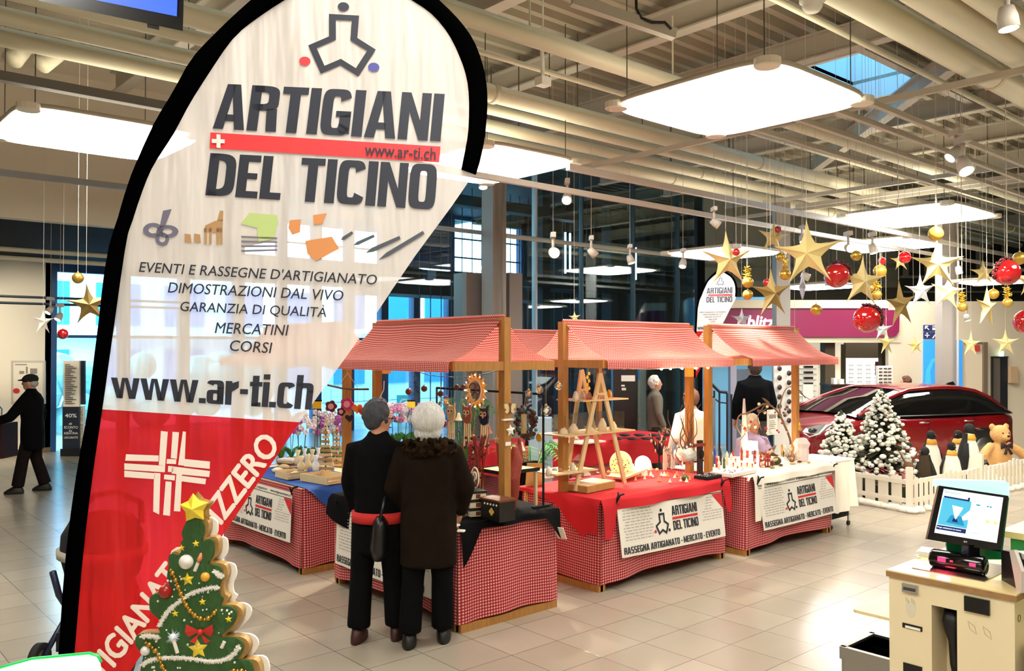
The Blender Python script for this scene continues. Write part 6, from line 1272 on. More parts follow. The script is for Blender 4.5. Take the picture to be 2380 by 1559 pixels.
# hand scanner in the recess
yc = (s0 + s1) / 2 - .01; hs = thing('hand_scanner', 'black hand scanner with coiled cord hanging in the recess of the checkout', 'scanner', (KX + .07, yc, zt - .42))
MB().loft([(V((KX + .07, yc, zt - .02)), .03, .034), (V((KX + .06, yc, zt - .07)), .036, .040), (V((KX + .06, yc, zt - .11)), .03, .034), (V((KX + .07, yc + .0, zt - .16)), .018, .02), (V((KX + .075, yc - .004, zt - .26)), .016, .02), (V((KX + .078, yc - .012, zt - .30)), .012, .022)], 14).part('grip', M('scanner_matt', '0a0a0b', .5), hs, 'all', world=True)
MB().tube([V((KX + .08, yc, zt - .28)), V((KX + .08, yc + .012, zt - .38)), V((KX + .08, yc + .02, zt - .6)), V((KX + .08, yc + .02, zt - .9))], .005, 6).part('cable', M('scanner_matt'), hs, 'all', world=True)
MB().tube([V((KX + .05 + .009 * cos(i * 1.05), yc - .045 + .009 * sin(i * 1.05), zt - .12 - i * .0017)) for i in range(420)], .0028, 5).part('coiled_cord', M('scanner_matt'), hs, 'all', world=True)
# side shelf, bin, small items
a, b_ = atz(1980, 1415, .80), atz(2075, 1445, .80)
sh_ = thing('bagging_shelf', 'low plywood shelf with rounded corner left of the checkout cabinet', 'shelf', (a.x + .3, (KY1 + a.y) / 2, 0))
pl = [(a.x + .0, KY1), (a.x, a.y - .02), (a.x + .006, a.y - .006), (a.x + .02, a.y), (a.x + .52, a.y), (a.x + .52, KY1)]
MB().prism(pl, (V((0, 0, 0)), V((1, 0, 0)), V((0, 1, 0)), UP), .785, .795).prism(pl, (V((0, 0, 0)), V((1, 0, 0)), V((0, 1, 0)), UP), .795, .80).part('board', ply, sh_, world=True)
MB().bb((a.x + .15, KY1 + .01, 0), (a.x + .45, KY1 + .04, .785)).part('support', cream, sh_, world=True)
p0, p1, p2 = atz(1956, 1503, .56), atz(2010, 1466, .56), atz(2058, 1530, .56)
bn = thing('waste_bin', 'square steel waste bin with dark liner left of the checkout cabinet', 'bin', (4.30, 2.20, 0))
x0, y1 = p0.x, p0.y; x1 = p1.x; y0 = KY1 + .03; z = .56; m = MB()
for (A_, B_) in (((x0, y0), (x0 + .012, y1)), ((x1 - .012, y0), (x1, y1)), ((x0, y0), (x1, y0 + .012)), ((x0, y1 - .012), (x1, y1))): m.bb((*A_, 0), (*B_, z))
m.bb((x0, y0, 0), (x1, y1, .01)); m.part('shell', steel, bn, world=True)
m = MB()
for (A_, B_) in (((x0 - .008, y0 - .005), (x0 + .02, y1 + .008)), ((x1 - .02, y0 - .005), (x1 + .008, y1 + .008)), ((x0, y0 - .005), (x1, y0 + .02)), ((x0, y1 - .02), (x1, y1 + .008))): m.bb((*A_, z - .06), (*B_, z + .004))
m.part('rim', steel, bn, world=True); MB().bb((x0 + .014, y0 + .014, .2), (x1 - .014, y1 - .014, .22)).part('liner', M('bin_liner', '0b0b0b', .3, bump=.8, bscale=20), bn, world=True)
m = MB()
for (A_, B_) in (((x0 + .013, y0 + .014), (x0 + .02, y1 - .014)), ((x1 - .02, y0 + .014), (x1 - .013, y1 - .014)), ((x0 + .013, y0 + .013), (x1 - .013, y0 + .02)), ((x0 + .013, y1 - .02), (x1 - .013, y1 - .013))): m.bb((*A_, .2), (*B_, z - .01))
m.part('liner_wall', M('bin_liner'), bn, world=True)
c = atz(2150, 1290, KZ); MB().box((c.x + .02, c.y, KZ + .012), (.12, .07, .024), Matrix.Rotation(.2, 3, 'Z')).thing('card_pad', 'small white pad lying on the plywood top left of the scanner bar', 'pad', white)
MB().tube([V((c.x - .0, c.y - .02, KZ + .006)), V((c.x - .06, c.y + .02, KZ + .005)), V((c.x - .08, c.y - .01, KZ + .005)), V((c.x - .10, c.y + .0, KZ + .005))], .004, 6).thing('pad_cable', 'thin white cable of the small pad on the plywood top', 'cable', white, 'all')
# receipt printer at the right edge
c = P(2368, 1300, 3.62); pr_ = thing('receipt_printer', 'black and grey receipt printer cut by the right picture edge', 'printer', (c.x + .05, c.y - .04, KZ), YAW - pi / 2 - .1)
MB().prism([(-.09, 0), (.1, 0), (.1, .13), (-.04, .15), (-.09, .08)], (V((0, 0, 0)), V((0, 1, 0)), UP, V((1, 0, 0))), -.085, .14).part('casing', M('printer_black', '131214', .3), pr_)
MB().prism([(-.1, .0), (-.06, -.0), (-.0, .155), (-.045, .165), (-.105, .09)], (V((0, 0, 0)), V((0, 1, 0)), UP, V((1, 0, 0))), -.098, -.084).part('side_cover', M('printer_grey', 'c6c2b6', .4), pr_); MB().bb((-.07, -.08, .13), (.13, .0, .152)).part('paper_slot', M('printer_grey'), pr_)
sh2 = thing('shelf_block', 'pale worktop of the next checkout behind the touch screen at the right edge', 'counter', (4.9, 1.6, 0))
q0 = atz(2322, 1232, 1.25); MB().bb((q0.x, q0.y - .9, 1.22), (q0.x + .6, q0.y, 1.25)).part('worktop', M('laminate_top'), sh2, world=True); MB().bb((q0.x + .03, q0.y - .88, 0), (q0.x + .57, q0.y - .04, 1.22)).part('cabinet', M('green_panel', '2c8a4c', .4), sh2, world=True)
c = atx(2350, 1500, KX + .0); lw_ = thing('lower_tray', 'small plywood tray with dark box beneath at the lower right edge', 'tray', (KX + .1, KY0 - .3, 0))
a = atz(2347, 1512, .86); MB().bb((a.x, KY0 - .45, .84), (a.x + .5, KY0 - .03, .86)).part('board', ply, lw_, world=True); MB().bb((a.x + .03, KY0 - .43, 0), (a.x + .48, KY0 - .05, .84)).part('box', dk2, lw_, world=True)
# ================================================================ near terminal at the lower left: glowing cap and its column
cp = P(60, 1700, 1.66)
m = MB(); pl = [P(-90, 1586, 1.66), P(-60, 1576, 1.66), P(60, 1542, 1.66), P(195, 1529, 1.66), P(214, 1535, 1.66), P(222, 1550, 1.66), P(232, 1640, 1.66), P(-90, 1680, 1.66)]
n_ = len(pl); nt_ = thing('near_terminal_cap', 'glowing white cap with a green edge in the lower left corner', 'light', P(70, 1660, 1.66))
m.add(pl + [p_ + FW * .02 for p_ in pl], [tuple(range(n_)), tuple(range(n_, 2 * n_))[::-1]] + [(i, (i + 1) % n_, n_ + (i + 1) % n_, n_ + i) for i in range(n_)]); m.part('glowing_panel', M('near_cap', 'f4fff8', .3, emit=.8), nt_, world=True)
MB().tube([p_ + FW * .022 + UP * .001 for p_ in pl[:6]], .004, 6).part('green_edge', M('green_edge', '18a34a', .3, emit=.3), nt_, 'all', world=True)
cc = P(60, 1700, 1.72); ns_ = thing('near_checkout', 'checkout column below the picture carrying the glowing cap and the cut-out tree', 'checkout', (cc.x, cc.y, 0))
tb = P(450, 1900, 1.60); rot = Matrix.Rotation(YAW - pi / 2, 3, 'Z')
mid = P(240, 1700, 1.68); MB().box((mid.x, mid.y, .66), (.62, .22, 1.32), rot).part('column', cream, ns_, world=True); MB().box((mid.x, mid.y, 1.33), (.66, .26, .02), rot).part('top', ply, ns_, world=True)
q = P(70, 1640, 1.67); MB().box((q.x, q.y, (q.z + 1.34) / 2), (.2, .02, q.z - 1.34), rot).part('cap_holder', cream, ns_, world=True)
# ================================================================ cut-out christmas tree
DT = 1.62
def tp(x, y, e=0.0): return P(x, y, DT) - FW * e
OUTL = [(456, 1204), (474, 1215), (476, 1238), (470, 1256), (489, 1252), (498, 1262), (497, 1290), (484, 1308), (500, 1312), (514, 1318), (518, 1340), (510, 1362), (512, 1382), (520, 1390), (513, 1406), (536, 1408), (550, 1420), (548, 1440), (530, 1462), (512, 1478), (545, 1480), (562, 1490), (566, 1508), (552, 1530), (540, 1534), (575, 1532), (588, 1545), (590, 1575), (570, 1640), (520, 1690), (400, 1690), (345, 1640), (326, 1590), (330, 1545), (334, 1520), (318, 1500), (318, 1478), (335, 1471), (372, 1470), (370, 1458), (374, 1440), (352, 1420), (349, 1398), (352, 1385), (366, 1378), (375, 1384), (398, 1378), (396, 1360), (390, 1340), (394, 1312), (394, 1290), (404, 1286), (416, 1290), (424, 1276), (422, 1258), (428, 1252), (424, 1238), (432, 1216), (440, 1206)]
tr = thing('cutout_christmas_tree', 'wooden cut-out christmas tree with yellow star, gold bead chain and red bow', 'christmas tree', (tp(450, 1690).x, tp(450, 1690).y, 1.34))
ol = [(p[0], p[1]) for p in smooth_path([OUTL[-1]] + OUTL + [OUTL[0]], 3)[3:-1]]
def board(mb, pts, e0, e1):
    n_ = len(pts); mb.add([tp(x, y, e0) for x, y in pts] + [tp(x, y, e1) for x, y in pts], [tuple(range(n_)), tuple(range(n_, 2 * n_))[::-1]] + [(i, (i + 1) % n_, n_ + (i + 1) % n_, n_ + i) for i in range(n_)]); return mb
board(MB(), ol, 0.004, .0).part('printed_branches', M('tree_green', '2f5a28', .6, bump=.3, bscale=90, var=.55, vscale=45, stretch=(1, 1, .5)), tr, world=True)
big = [((x - 455) * 1.055 + 462, (y - 1400) * 1.02 + 1398) for x, y in ol]; board(MB(), big, -.001, -.022).part('gold_edge_board', M('gold_edge', 'b08a4c', .4, .3, var=.5, vscale=70), tr, world=True)
bb_ = [((x - 455) * 1.06 + 474, (y - 1400) * 1.0 + 1402) for x, y in ol]; board(MB(), bb_, -.023, -.028).part('white_back_board', M('back_white', 'f4efe4', .6), tr, world=True)
MB().star(tp(455, 1179, .008), 35 * DT / F, 22 * DT / F, .014, RT, UP, -FW, 5, .08).part('top_star', M('star_yellow', 'f4d83a', .4), tr, world=True)
MB().star(tp(461, 1180, -.004), 38 * DT / F, 24 * DT / F, .006, RT, UP, -FW, 5, .08).part('top_star_backing', M('gold_edge'), tr, world=True)
for i, (x, y, R) in enumerate(((424, 1272, 8), (457, 1262, 9), (438, 1345, 16), (472, 1397, 9), (409, 1424, 9), (533, 1437, 9), (462, 1506, 24))): MB().star(tp(x, y, .004), R * DT / F, R * .48 * DT / F, .005, RT, UP, -FW, 5, .1).part('small_star', M('star_yellow'), tr, world=True)
for x, y, R, m_ in ((435, 1304, 17, M('tree_ball_white', 'e2ded6', .3)), (479, 1339, 11, M('tree_ball_gold', 'e8a932', .3)), (387, 1373, 16, M('tree_ball_red', '9c1c14', .3)), (340, 1510, 11, M('tree_ball_white'))): MB().ball(tp(x, y, .004), (R * DT / F,) * 3, 14, 10).part('tree_ball', m_, tr, 'all', world=True); MB().cyl(tp(x, y - R * .9, .005), tp(x, y - R * 1.15, .005), .0022).part('ball_cap', chrome, tr, world=True)
for path in ([(394, 1315), (404, 1330), (413, 1350), (420, 1370), (428, 1388), (436, 1404), (447, 1420), (462, 1432), (478, 1437), (492, 1431), (502, 1420), (507, 1412)], [(333, 1490), (345, 1492), (357, 1502), (368, 1515), (375, 1530), (380, 1545), (388, 1560)], [(528, 1562), (545, 1556), (560, 1556), (575, 1558)]):
    sp = smooth_path(path, 5); acc = 0; m = MB(); last = sp[0]; k_ = 0
    for p_ in sp[1:]:
        acc += hypot(p_[0] - last[0], p_[1] - last[1]); last = p_
        if acc > 7: m.ball(tp(p_[0], p_[1], .006), ((6.0 if k_ % 2 else 3.5) * DT / F,) * 3, 8, 6); k_ += 1; acc = 0
    m.part('gold_bead_chain', M('gold_beads', 'c8973c', .25, .7), tr, 'all', world=True)
def fringe(path, w2):
    m = MB(); sp = smooth_path(path, 6); rnd = random.Random(11); m.tube([tp(x, y, .005) for x, y in sp], w2 * .55 * DT / F, 6)
    for x, y in sp:
        for _ in range(14):
            a_ = rnd.uniform(0, 2 * pi); l = w2 * rnd.uniform(.8, 1.3); m.tube([tp(x, y, .005), tp(x + cos(a_) * l, y + sin(a_) * l, .005 + rnd.uniform(0, .004))], [.0012, .0004], 3)
    return m
for path in ([(508, 1362), (480, 1367), (450, 1376), (425, 1392), (400, 1412), (385, 1430), (374, 1450)], [(334, 1542), (352, 1532), (375, 1527), (410, 1525), (450, 1528), (490, 1534), (525, 1530), (545, 1518), (558, 1500)], [(502, 1326), (512, 1334), (518, 1336)], [(334, 1476), (350, 1475), (370, 1478)]): fringe(path, 6).part('white_tinsel', M('tinsel_white', 'f4f0e8', .7), tr, world=True)
m = MB(); E_ = .006
for sx_ in (-1, 1):
    m.add([tp(469, 1464, E_), tp(469 + sx_ * 30, 1446, E_ + .006), tp(469 + sx_ * 33, 1462, E_ + .008), tp(469 + sx_ * 26, 1476, E_ + .004)], [(0, 1, 2, 3)]); m.add([tp(467, 1468, E_), tp(469 + sx_ * 24, 1486, E_ + .003), tp(469 + sx_ * 12, 1492, E_ + .003)], [(0, 1, 2)])
m.ball(tp(469, 1465, E_ + .003), (.006, .006, .006), 8, 6); m.part('red_bow', M('bow_red', 'c8281e', .5), tr, world=True)
for (x0, y0, x1, y1) in ((455, 1325, 463, 1305), (415, 1515, 405, 1482), (517, 1503, 524, 1488)): MB().tube([tp(x0, y0, .005), tp(x1, y1, .005)], .0035, 8).part('candle', M('candle_white', 'f2ece0', .5), tr, world=True)
MB().loft([(tp(465, 1304, .006), .003, .003), (tp(467, 1296, .006), .0055, .004), (tp(470, 1283, .006), .0015, .0015)], 8).part('candle_flame', M('flame_print', 'e08a5a', .5), tr, 'all', world=True)
m = MB(); rnd = random.Random(4); m.ball(tp(405, 1478, .006), .007, 8, 6)
for _ in range(60): a_ = rnd.uniform(0, 2 * pi); l = rnd.uniform(8, 20); m.tube([tp(405, 1478, .006), tp(405 + cos(a_) * l, 1478 + sin(a_) * l, .006)], [.0011, .0002], 3)
m.part('sparkle', M('sparkle_white', 'e8f4ff', .5), tr, world=True)
m = MB(); rnd = random.Random(8)
for _ in range(70):
    x, y = rnd.uniform(340, 575), rnd.uniform(1250, 1580)
    ok = False; j = len(ol) - 1
    for i in range(len(ol)):
        if (ol[i][1] > y) != (ol[j][1] > y) and x < (ol[j][0] - ol[i][0]) * (y - ol[i][1]) / (ol[j][1] - ol[i][1]) + ol[i][0]: ok = not ok
        j = i
    if ok: m.ball(tp(x, y, .005), (rnd.choice((1.6, 2.2, 3)) * DT / F,) * 3, 6, 4)
m.part('snow_dots', M('candle_white'), tr, 'all', world=True)['kind'] = 'stuff'
# ================================================================ goods on the stalls
TZ = .815
def G(px, py, z=TZ): return atz(px, py, z)
def T_(name, label, cat, p, g=None, rz=0, sc=1): return thing(name, label, cat, p, rz, g, sc)
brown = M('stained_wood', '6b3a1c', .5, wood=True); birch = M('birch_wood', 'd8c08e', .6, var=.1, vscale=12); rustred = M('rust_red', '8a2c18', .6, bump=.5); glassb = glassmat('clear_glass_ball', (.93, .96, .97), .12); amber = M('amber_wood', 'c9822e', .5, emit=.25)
glow = M('warm_bulb', 'ffe9c0', .5, emit=25); creamc = M('cream_wax', 'efe0bc', .5); yel = M('yellow_card', 'f0cc2a', .5); leafg = M('leaf_green', '3c7a34', .6)
# --- nearest stall: black hanging rail
XR = 4.86; yn = 5.12; yf = atx(1015, 908, XR).y; zt_ = 1.745
rail = thing('display_rail', 'black metal rail frame with hanging ornaments on the nearest stall', 'rail', (XR, yn, TZ))
MB().cyl((XR, yn, zt_), (XR, yf, zt_), .011).part('top_bar', matteb, rail, world=True)
for y in (yn, atx(1168, 950, XR).y, yf): MB().cyl((XR, y, TZ), (XR, y, zt_), .010).part('upright', matteb, rail, world=True)
for y in (yn, yf): MB().beam((XR - .12, y, TZ + .008), (XR + .1, y, TZ + .008), .03, .012).part('foot', matteb, rail, world=True)
def onrail(px): return atx(px, 908, XR).y
for i, (px, m_, nm) in enumerate(((1020, M('owl_green', '5d6b2c', .7), 'green wooden owl'), (1055, birch, 'pale cat-eared wooden owl'), (1092, M('owl_rose', 'a8604c', .7), 'rose brown wooden owl'), (1131, M('owl_navy', '1c2440', .7), 'navy wooden owl'))):
    y = onrail(px); t = T_('hanging_owl', nm + ' hanging from the black rail, striped sticks below', 'ornament', (XR - .03, y, 1.52), 'wooden owls on the rail', pi / 2)
    fr = (V((0, 0, 0)), V((1, 0, 0)), UP, V((0, -1, 0)))
    MB().prism([(-.05, -.06), (.0, -.085), (.05, -.06), (.062, .0), (.05, .05), (.06, .10), (.03, .07), (-.03, .07), (-.06, .10), (-.05, .05), (-.062, 0)], fr, -.008, .008).part('owl_body', m_, t)
    for sx_ in (-1, 1): MB().lathe([(0, 0), (.022, 0), (.022, .004), (0, .004)], (sx_ * .024, .012, .02), 14, Matrix.Rotation(-pi / 2, 3, 'X')).part('eye_ring', creamc, t); MB().lathe([(0, 0), (.011, 0), (.011, .007), (0, .007)], (sx_ * .024, .012, .02), 12, Matrix.Rotation(-pi / 2, 3, 'X')).part('eye', brown, t)
    MB().prism([(-.01, .01), (.01, .01), (0, -.02)], fr, -.02, .01).part('beak', creamc, t)
    for j in range(4): MB().cyl((-.04 + j * .027, 0, -.08), (-.045 + j * .03, 0, -.24 - .05 * (j % 2)), .007, n=8).part('stick', birch, t)
    MB().cyl((0, 0, .07), (0, 0, .215), .0015, n=4).part('string', M('twine', 'b8a888', .8), t)
y = onrail(1118); t = T_('mandala_lamp', 'orange wooden mandala ring with small coloured lights on the black rail', 'lamp', (XR - .06, y, 1.745), None, pi / 2); m = MB(); R = .155
for k in range(16):
    a = 2 * pi * k / 16; c_, s2 = cos(a), sin(a); m.prism([((.66 * R) * cos(a - .2), (.66 * R) * sin(a - .2)), (R * 1.05 * c_, R * 1.05 * s2), ((.66 * R) * cos(a + .2), (.66 * R) * sin(a + .2)), (.52 * R * c_, .52 * R * s2)], (V((0, 0, 0)), V((1, 0, 0)), UP, V((0, 1, 0))), -.006 + .001 * (k % 2), .006)
m.part('petal_ring', amber, t); MB().tube([V((.55 * R * cos(2 * pi * k / 28), .008, .62 * R * sin(2 * pi * k / 28))) for k in range(28)], .006, 6, closed=True).part('inner_ring', creamc, t); m = MB()
for k in range(3): m.tube([V((.05 * cos(a) * (1 - k * .2) + (.03, -.03, 0)[k], .01, .045 * sin(a) + (.02, .01, -.05)[k])) for a in [i * .5 for i in range(11)]], .006, 5)
m.part('scroll_work', brown, t)
for k in range(12):
    a = 2 * pi * k / 12; MB().ball((R * .92 * cos(a), .012, R * .92 * sin(a)), .006, 8, 6).part('bulb', M('fairy_' + 'wby'[k % 3], ('fff0c0', '6a7cff', 'ffd060')[k % 3], .5, emit=14), t)
def ball_orn(p, r, label, m_=glassb, inner=brown, top=None):
    t = T_('hanging_ball', label, 'bauble', p, 'small ball ornaments'); MB().ball((0, 0, 0), r, 16, 12).part('ball', m_, t, 'all')
    if inner: MB().box((0, 0, 0), (r * .8, r * .3, r * .9), Matrix.Rotation(.7, 3, 'Y')).part('insert', inner, t)
    MB().cyl((0, 0, r * .95), (0, 0, r * 1.2), r * .2, n=8).part('cap', gold, t)
    if top: MB().cyl((0, 0, r * 1.1), (0, 0, top - p[2]), .0012, n=4).part('string', M('twine'), t)
for i, (px, py, r, lab) in enumerate(((950, 910, .035, 'brown ball ornament at the far end of the rail'), (986, 903, .032, 'brown ball ornament second from the far end of the rail'), (1024, 915, .03, 'small dark ball ornament above the green owl'), (1062, 900, .026, 'small red brown ball left of the mandala'), (1077, 899, .024, 'tiny red brown ball touching the mandala'))):
    p = atx(px, py, XR - .02); ball_orn(V((XR - .02, p.y, p.z)), r, lab, M('cork_ball', '6a3422', .4), None, 1.95)
for i, (px, py, r, lab) in enumerate(((1253, 905, .036, 'clear glass ball with lit insert hanging by the glass wall'), (1298, 897, .034, 'clear glass ball left of the middle stall post'), (1269, 954, .046, 'largest clear glass ball with snowy scene at the corner of the nearest stall'), (1229, 914, .032, 'clear glass ball on the near end of the rail'), (1036, 870 + 62, .04, 'clear glass ball with violet tinsel between the owls'))):
    p = P(px, py, 7.05 if i < 4 else 6.9); ball_orn(p, r, lab, glassb, creamc if i == 2 else amber, 1.96)
t = T_('decorated_wreath', 'dark wreath with red and teal trimmings hanging at the near end of the rail', 'wreath', (XR - .02, onrail(1228), 1.50), None, pi / 2); m, m2 = MB(), MB(); rnd = random.Random(6)
for k in range(120):
    a = rnd.uniform(0, 6.28); q = rnd.uniform(.07, .125); (m if k % 4 else m2).ball((q * cos(a), rnd.uniform(-.02, .03), q * 1.15 * sin(a)), rnd.uniform(.012, .022), 6, 5)
m.part('ring', M('wreath_dark', '4a2a22', .8, bump=.8), t, 'all'); m2.part('trimmings', M('wreath_teal', '4a7c7c', .5), t, 'all'); MB().loft([(V((0, .03, -.09)), .03, .02), (V((0, .03, .0)), .025, .02), (V((0, .03, .07)), .03, .02)], 10).part('figure', birch, t, 'all'); MB().cyl((0, 0, .13), (0, 0, .245), .0015, n=4).part('string', M('twine'), t)
PX, PY = atx(1172, 1000, 4.42).x, 5.055
def pinned(px, py): return aty(px, py, 5.05)
c = pinned(1184, 948); t = T_('wooden_butterfly', 'pale wooden butterfly fixed to the post of the nearest stall', 'ornament', c, None, 0); m = MB()
for sx_ in (-1, 1): m.prism([(0, 0), (sx_ * .03, .035), (sx_ * .06, .03), (sx_ * .055, .0), (sx_ * .035, -.01), (sx_ * .05, -.03), (sx_ * .03, -.045), (0, -.02)], (V((0, 0, 0)), V((1, 0, 0)), UP, V((0, 1, 0))), -.008, .0)
m.part('wings', birch, t); MB().cyl((0, -.01, -.04), (0, -.01, .04), .007, n=8).part('body', brown, t)
c = pinned(1187, 1000); MB().star(c, .05, .024, .01, V((1, 0, 0)), UP, V((0, -1, 0)), 5, .1).thing('white_star_tag', 'white star ornament on the post of the nearest stall', 'ornament', M('white_star'))
c = pinned(1181, 1031); MB().box(c, (.055, .004, .03)).thing('price_tag', 'small paper tag pinned to the post of the nearest stall', 'tag', paper)
c = pinned(1180, 975); MB().box(c, (.1, .03, .012)).thing('small_ledge', 'tiny white ledge with teal cloth under the wooden butterfly', 'shelf', white)
t = T_('bark_figure', 'tall rust red bark figure leaning beside the post of the nearest stall', 'sculpture', (4.52, 5.14, TZ)); m = MB()
m.tube([(0, 0, 0), (.02, 0, .12), (.0, 0, .26), (.05, 0, .40), (.04, 0, .52)], [.035, .05, .075, .06, .02], 9).tube([(0, 0, .22), (-.08, .02, .38), (-.12, .03, .56)], [.04, .035, .012], 8).tube([(.03, 0, .3), (.1, .0, .44), (.09, 0, .58)], [.035, .03, .012], 8); fused(m, .012, 0).part('bark', rustred, t, 'all')
m = MB(); rnd = random.Random(2)
for k in range(60): m.ball((rnd.uniform(-.2, .02), rnd.uniform(-.03, .06), rnd.uniform(.25, .6)), rnd.uniform(.008, .016), 6, 4)
t2 = T_('twig_bundle', 'dark red twig and berry bundle left of the bark figure', 'decoration', (4.42, 5.35, TZ)); m.part('berries', M('dark_berries'), t2, 'all'); m = MB()
for k in range(16): m.tube([(-.05, 0, 0), (-.08 + rnd.uniform(-.08, .08), rnd.uniform(-.04, .04), .3), (-.09 + rnd.uniform(-.14, .14), rnd.uniform(-.06, .06), .6)], .004, 4)
m.part('twigs', rustred, t2)
# small table with glass top
a, b_ = G(1112, 1160), G(1238, 1192); t = T_('display_table', 'small wooden display table with black edge on the nearest stall', 'table', (4.66, 5.30, TZ))
MB().bb((-.22, -.16, .30), (.17, .16, .318)).part('table_top', birch, t); 
for y in (-.165, .155): MB().bb((-.225, y, .297), (.175, y + .01, .325)).part('edge', matteb, t)
MB().bb((-.235, -.165, .297), (-.225, .165, .325)).part('edge', matteb, t)
for x in (-.2, .15):
    for y in (-.14, .14): MB().bb((x - .012, y - .012, 0), (x + .012, y + .012, .30)).part('leg', birch, t)
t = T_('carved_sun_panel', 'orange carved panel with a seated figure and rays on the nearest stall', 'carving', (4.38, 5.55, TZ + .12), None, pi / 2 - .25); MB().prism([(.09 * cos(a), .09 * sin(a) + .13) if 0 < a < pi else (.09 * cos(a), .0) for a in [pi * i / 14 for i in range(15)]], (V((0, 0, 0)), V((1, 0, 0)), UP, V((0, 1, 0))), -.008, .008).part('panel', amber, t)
m = MB()
for k in range(14): a = pi * k / 13; m.box((.07 * cos(a), .012, .13 + .07 * sin(a)), (.022, .004, .006), Matrix.Rotation(-a, 3, 'Y'))
m.part('rays', M('yellow_inlay', 'e8c45a', .5), t); MB().loft([(V((0, .012, .01)), .05, .015), (V((0, .012, .05)), .03, .012), (V((0, .012, .10)), .018, .01), (V((0, .012, .13)), .008, .006)], 10).part('seated_figure', brown, t, 'all'); MB().bb((-.1, -.05, -.12), (.1, .05, 0)).part('plinth', M('plinth_black', '0f0d0c', .4), t)
t = T_('crescent_carving', 'white and black oval carving standing on the white and black box', 'carving', (*G(1104, 1200)[:2], TZ + .215), None, pi / 2)
MB().tube([(.045 * cos(2 * pi * k / 24), 0, .085 + .08 * sin(2 * pi * k / 24)) for k in range(24)], .006, 6, closed=True).part('oval', creamc, t, 'all'); MB().tube([(.02 * cos(a) + .005, 0, .10 + .03 * sin(a)) for a in [i * .5 for i in range(10)]] + [(.02, 0, .05), (.0, 0, .0)], .007, 6).part('curl', creamc, t, 'all'); MB().tube([(.03, .004, .12), (.035, .004, .07), (.01, .004, .01)], [.006, .014, .02], 8).part('dark_curl', black, t, 'all')
c = G(1104, 1200); t = T_('inlaid_box', 'white and black inlaid wooden box stack on the nearest stall', 'box', (c.x, c.y, TZ), None, -.3)
for k in range(3): MB().box((0, 0, .035 + k * .066), (.13, .13, .045)).part('white_layer', creamc, t); MB().box((0, 0, .065 + k * .066), (.14, .14, .018)).part('black_layer', black, t); MB().box((-.066, 0, .035 + k * .066), (.006, .035, .03)).part('inlay', brown, t); MB().box((0, -.066, .035 + k * .066), (.035, .006, .03)).part('inlay', brown, t)
c = G(1148, 1208); t = T_('black_chest', 'black chest with white studs and a yellow clover on the nearest stall', 'box', (c.x + .03, c.y, TZ), None, 0)
MB().bb((-.07, -.11, 0), (.09, .11, .15)).part('body', M('chest_black', '100d0c', .4), t); MB().bb((-.08, -.12, .15), (.1, .12, .165)).part('lid', brown, t)
for k in range(5): MB().ball((-.072, -.08 + .035 * k, .125), .008, 8, 6).part('stud', white, t)
m = MB()
for k in range(4): m.ball((-.072, -.02 + .016 * cos(k * pi / 2), .07 + .016 * sin(k * pi / 2)), (.004, .014, .014), 8, 6)
m.part('clover', M('yellow_inlay'), t)
for i, (px, py, sz) in enumerate(((1060, 1222, .05), (1050, 1207, .045), (1066, 1208, .04), (1072, 1235, .05), (1044, 1190, .04))):
    c = G(px, py); MB().box(c + UP * .006, (sz, sz * .7, .012), Matrix.Rotation(i * .7, 3, 'Z')).thing('small_card', 'small pale tile on the black cloth beside the brown coat, %s' % ['nearest the stall corner', 'second nearest', 'touching the inlaid box', 'nearest the camera', 'farthest back'][i], 'tile', paper, group='small tiles on the black cloth')
for i, (px, py) in enumerate(((1045, 1110), (1060, 1098), (1078, 1092))): c = G(px, py + 50); MB().lathe([(0, 0), (.03, 0), (.032, .09), (.028, .1), (.024, .1), (.024, .02), (0, .02)], (c.x, c.y, TZ), 16).thing('candle_jar', 'frosted cream candle jar behind the carvings, %s' % ['nearest the brown coat', 'middle one', 'farthest right'][i], 'jar', creamc, 'all', group='cream candle jars')
c = G(1075, 1095); t = T_('wrapped_parcel', 'cream cloth wrapped parcel behind the candle jars', 'parcel', (4.3, 6.05, TZ)); m = MB().loft([(V((0, 0, 0)), .09, .09), (V((0, 0, .08)), .1, .1), (V((0, 0, .16)), .07, .07), (V((0, 0, .18)), .03, .03), (V((0, 0, .21)), .05, .05)], 12); m.part('cloth_wrap', M('linen', 'd8cda8', .8), t, 'all')
for i, x in enumerate((5.0, 5.06)): MB().beam((4.9 + i * .1, 4.98 + .05 * i, .66), (4.95 + i * .09, 4.99, .56), .09, .005).thing('cloth_corner', 'white corner of cloth poking from behind the nearest stall', 'cloth', whitecloth) if i == 0 else None
# --- left stall
def SB(px, py, z=TZ): return atz(px, py, z)
def crate(c, sx_, sy_, h, label, rz=0, mat=birch):
    t = T_('wooden_crate', label, 'crate', (c.x, c.y, c.z), None, rz)
    for y in (-sy_ / 2, sy_ / 2):
        for k in range(2): MB().box((0, y, h * (.25 + .5 * k)), (sx_, .008, h * .42)).part('side_slat', mat, t)
    for x in (-sx_ / 2, sx_ / 2): MB().box((x, 0, h / 2), (.008, sy_ - .01, h)).part('end_board', mat, t)
    MB().box((0, 0, .005), (sx_ - .01, sy_ - .01, .008)).part('base', mat, t); return t
cB = SB(725, 1122); cB.x += .14; crate(cB, .26, .44, .075, 'shallow wooden crate at the corner of the left stall above the blue cloth', .15)
cB2 = SB(650, 1112); cB2.x += .12; crate(cB2, .2, .28, .07, 'shallow wooden crate behind the first one on the left stall', 0)
rnd = random.Random(12)
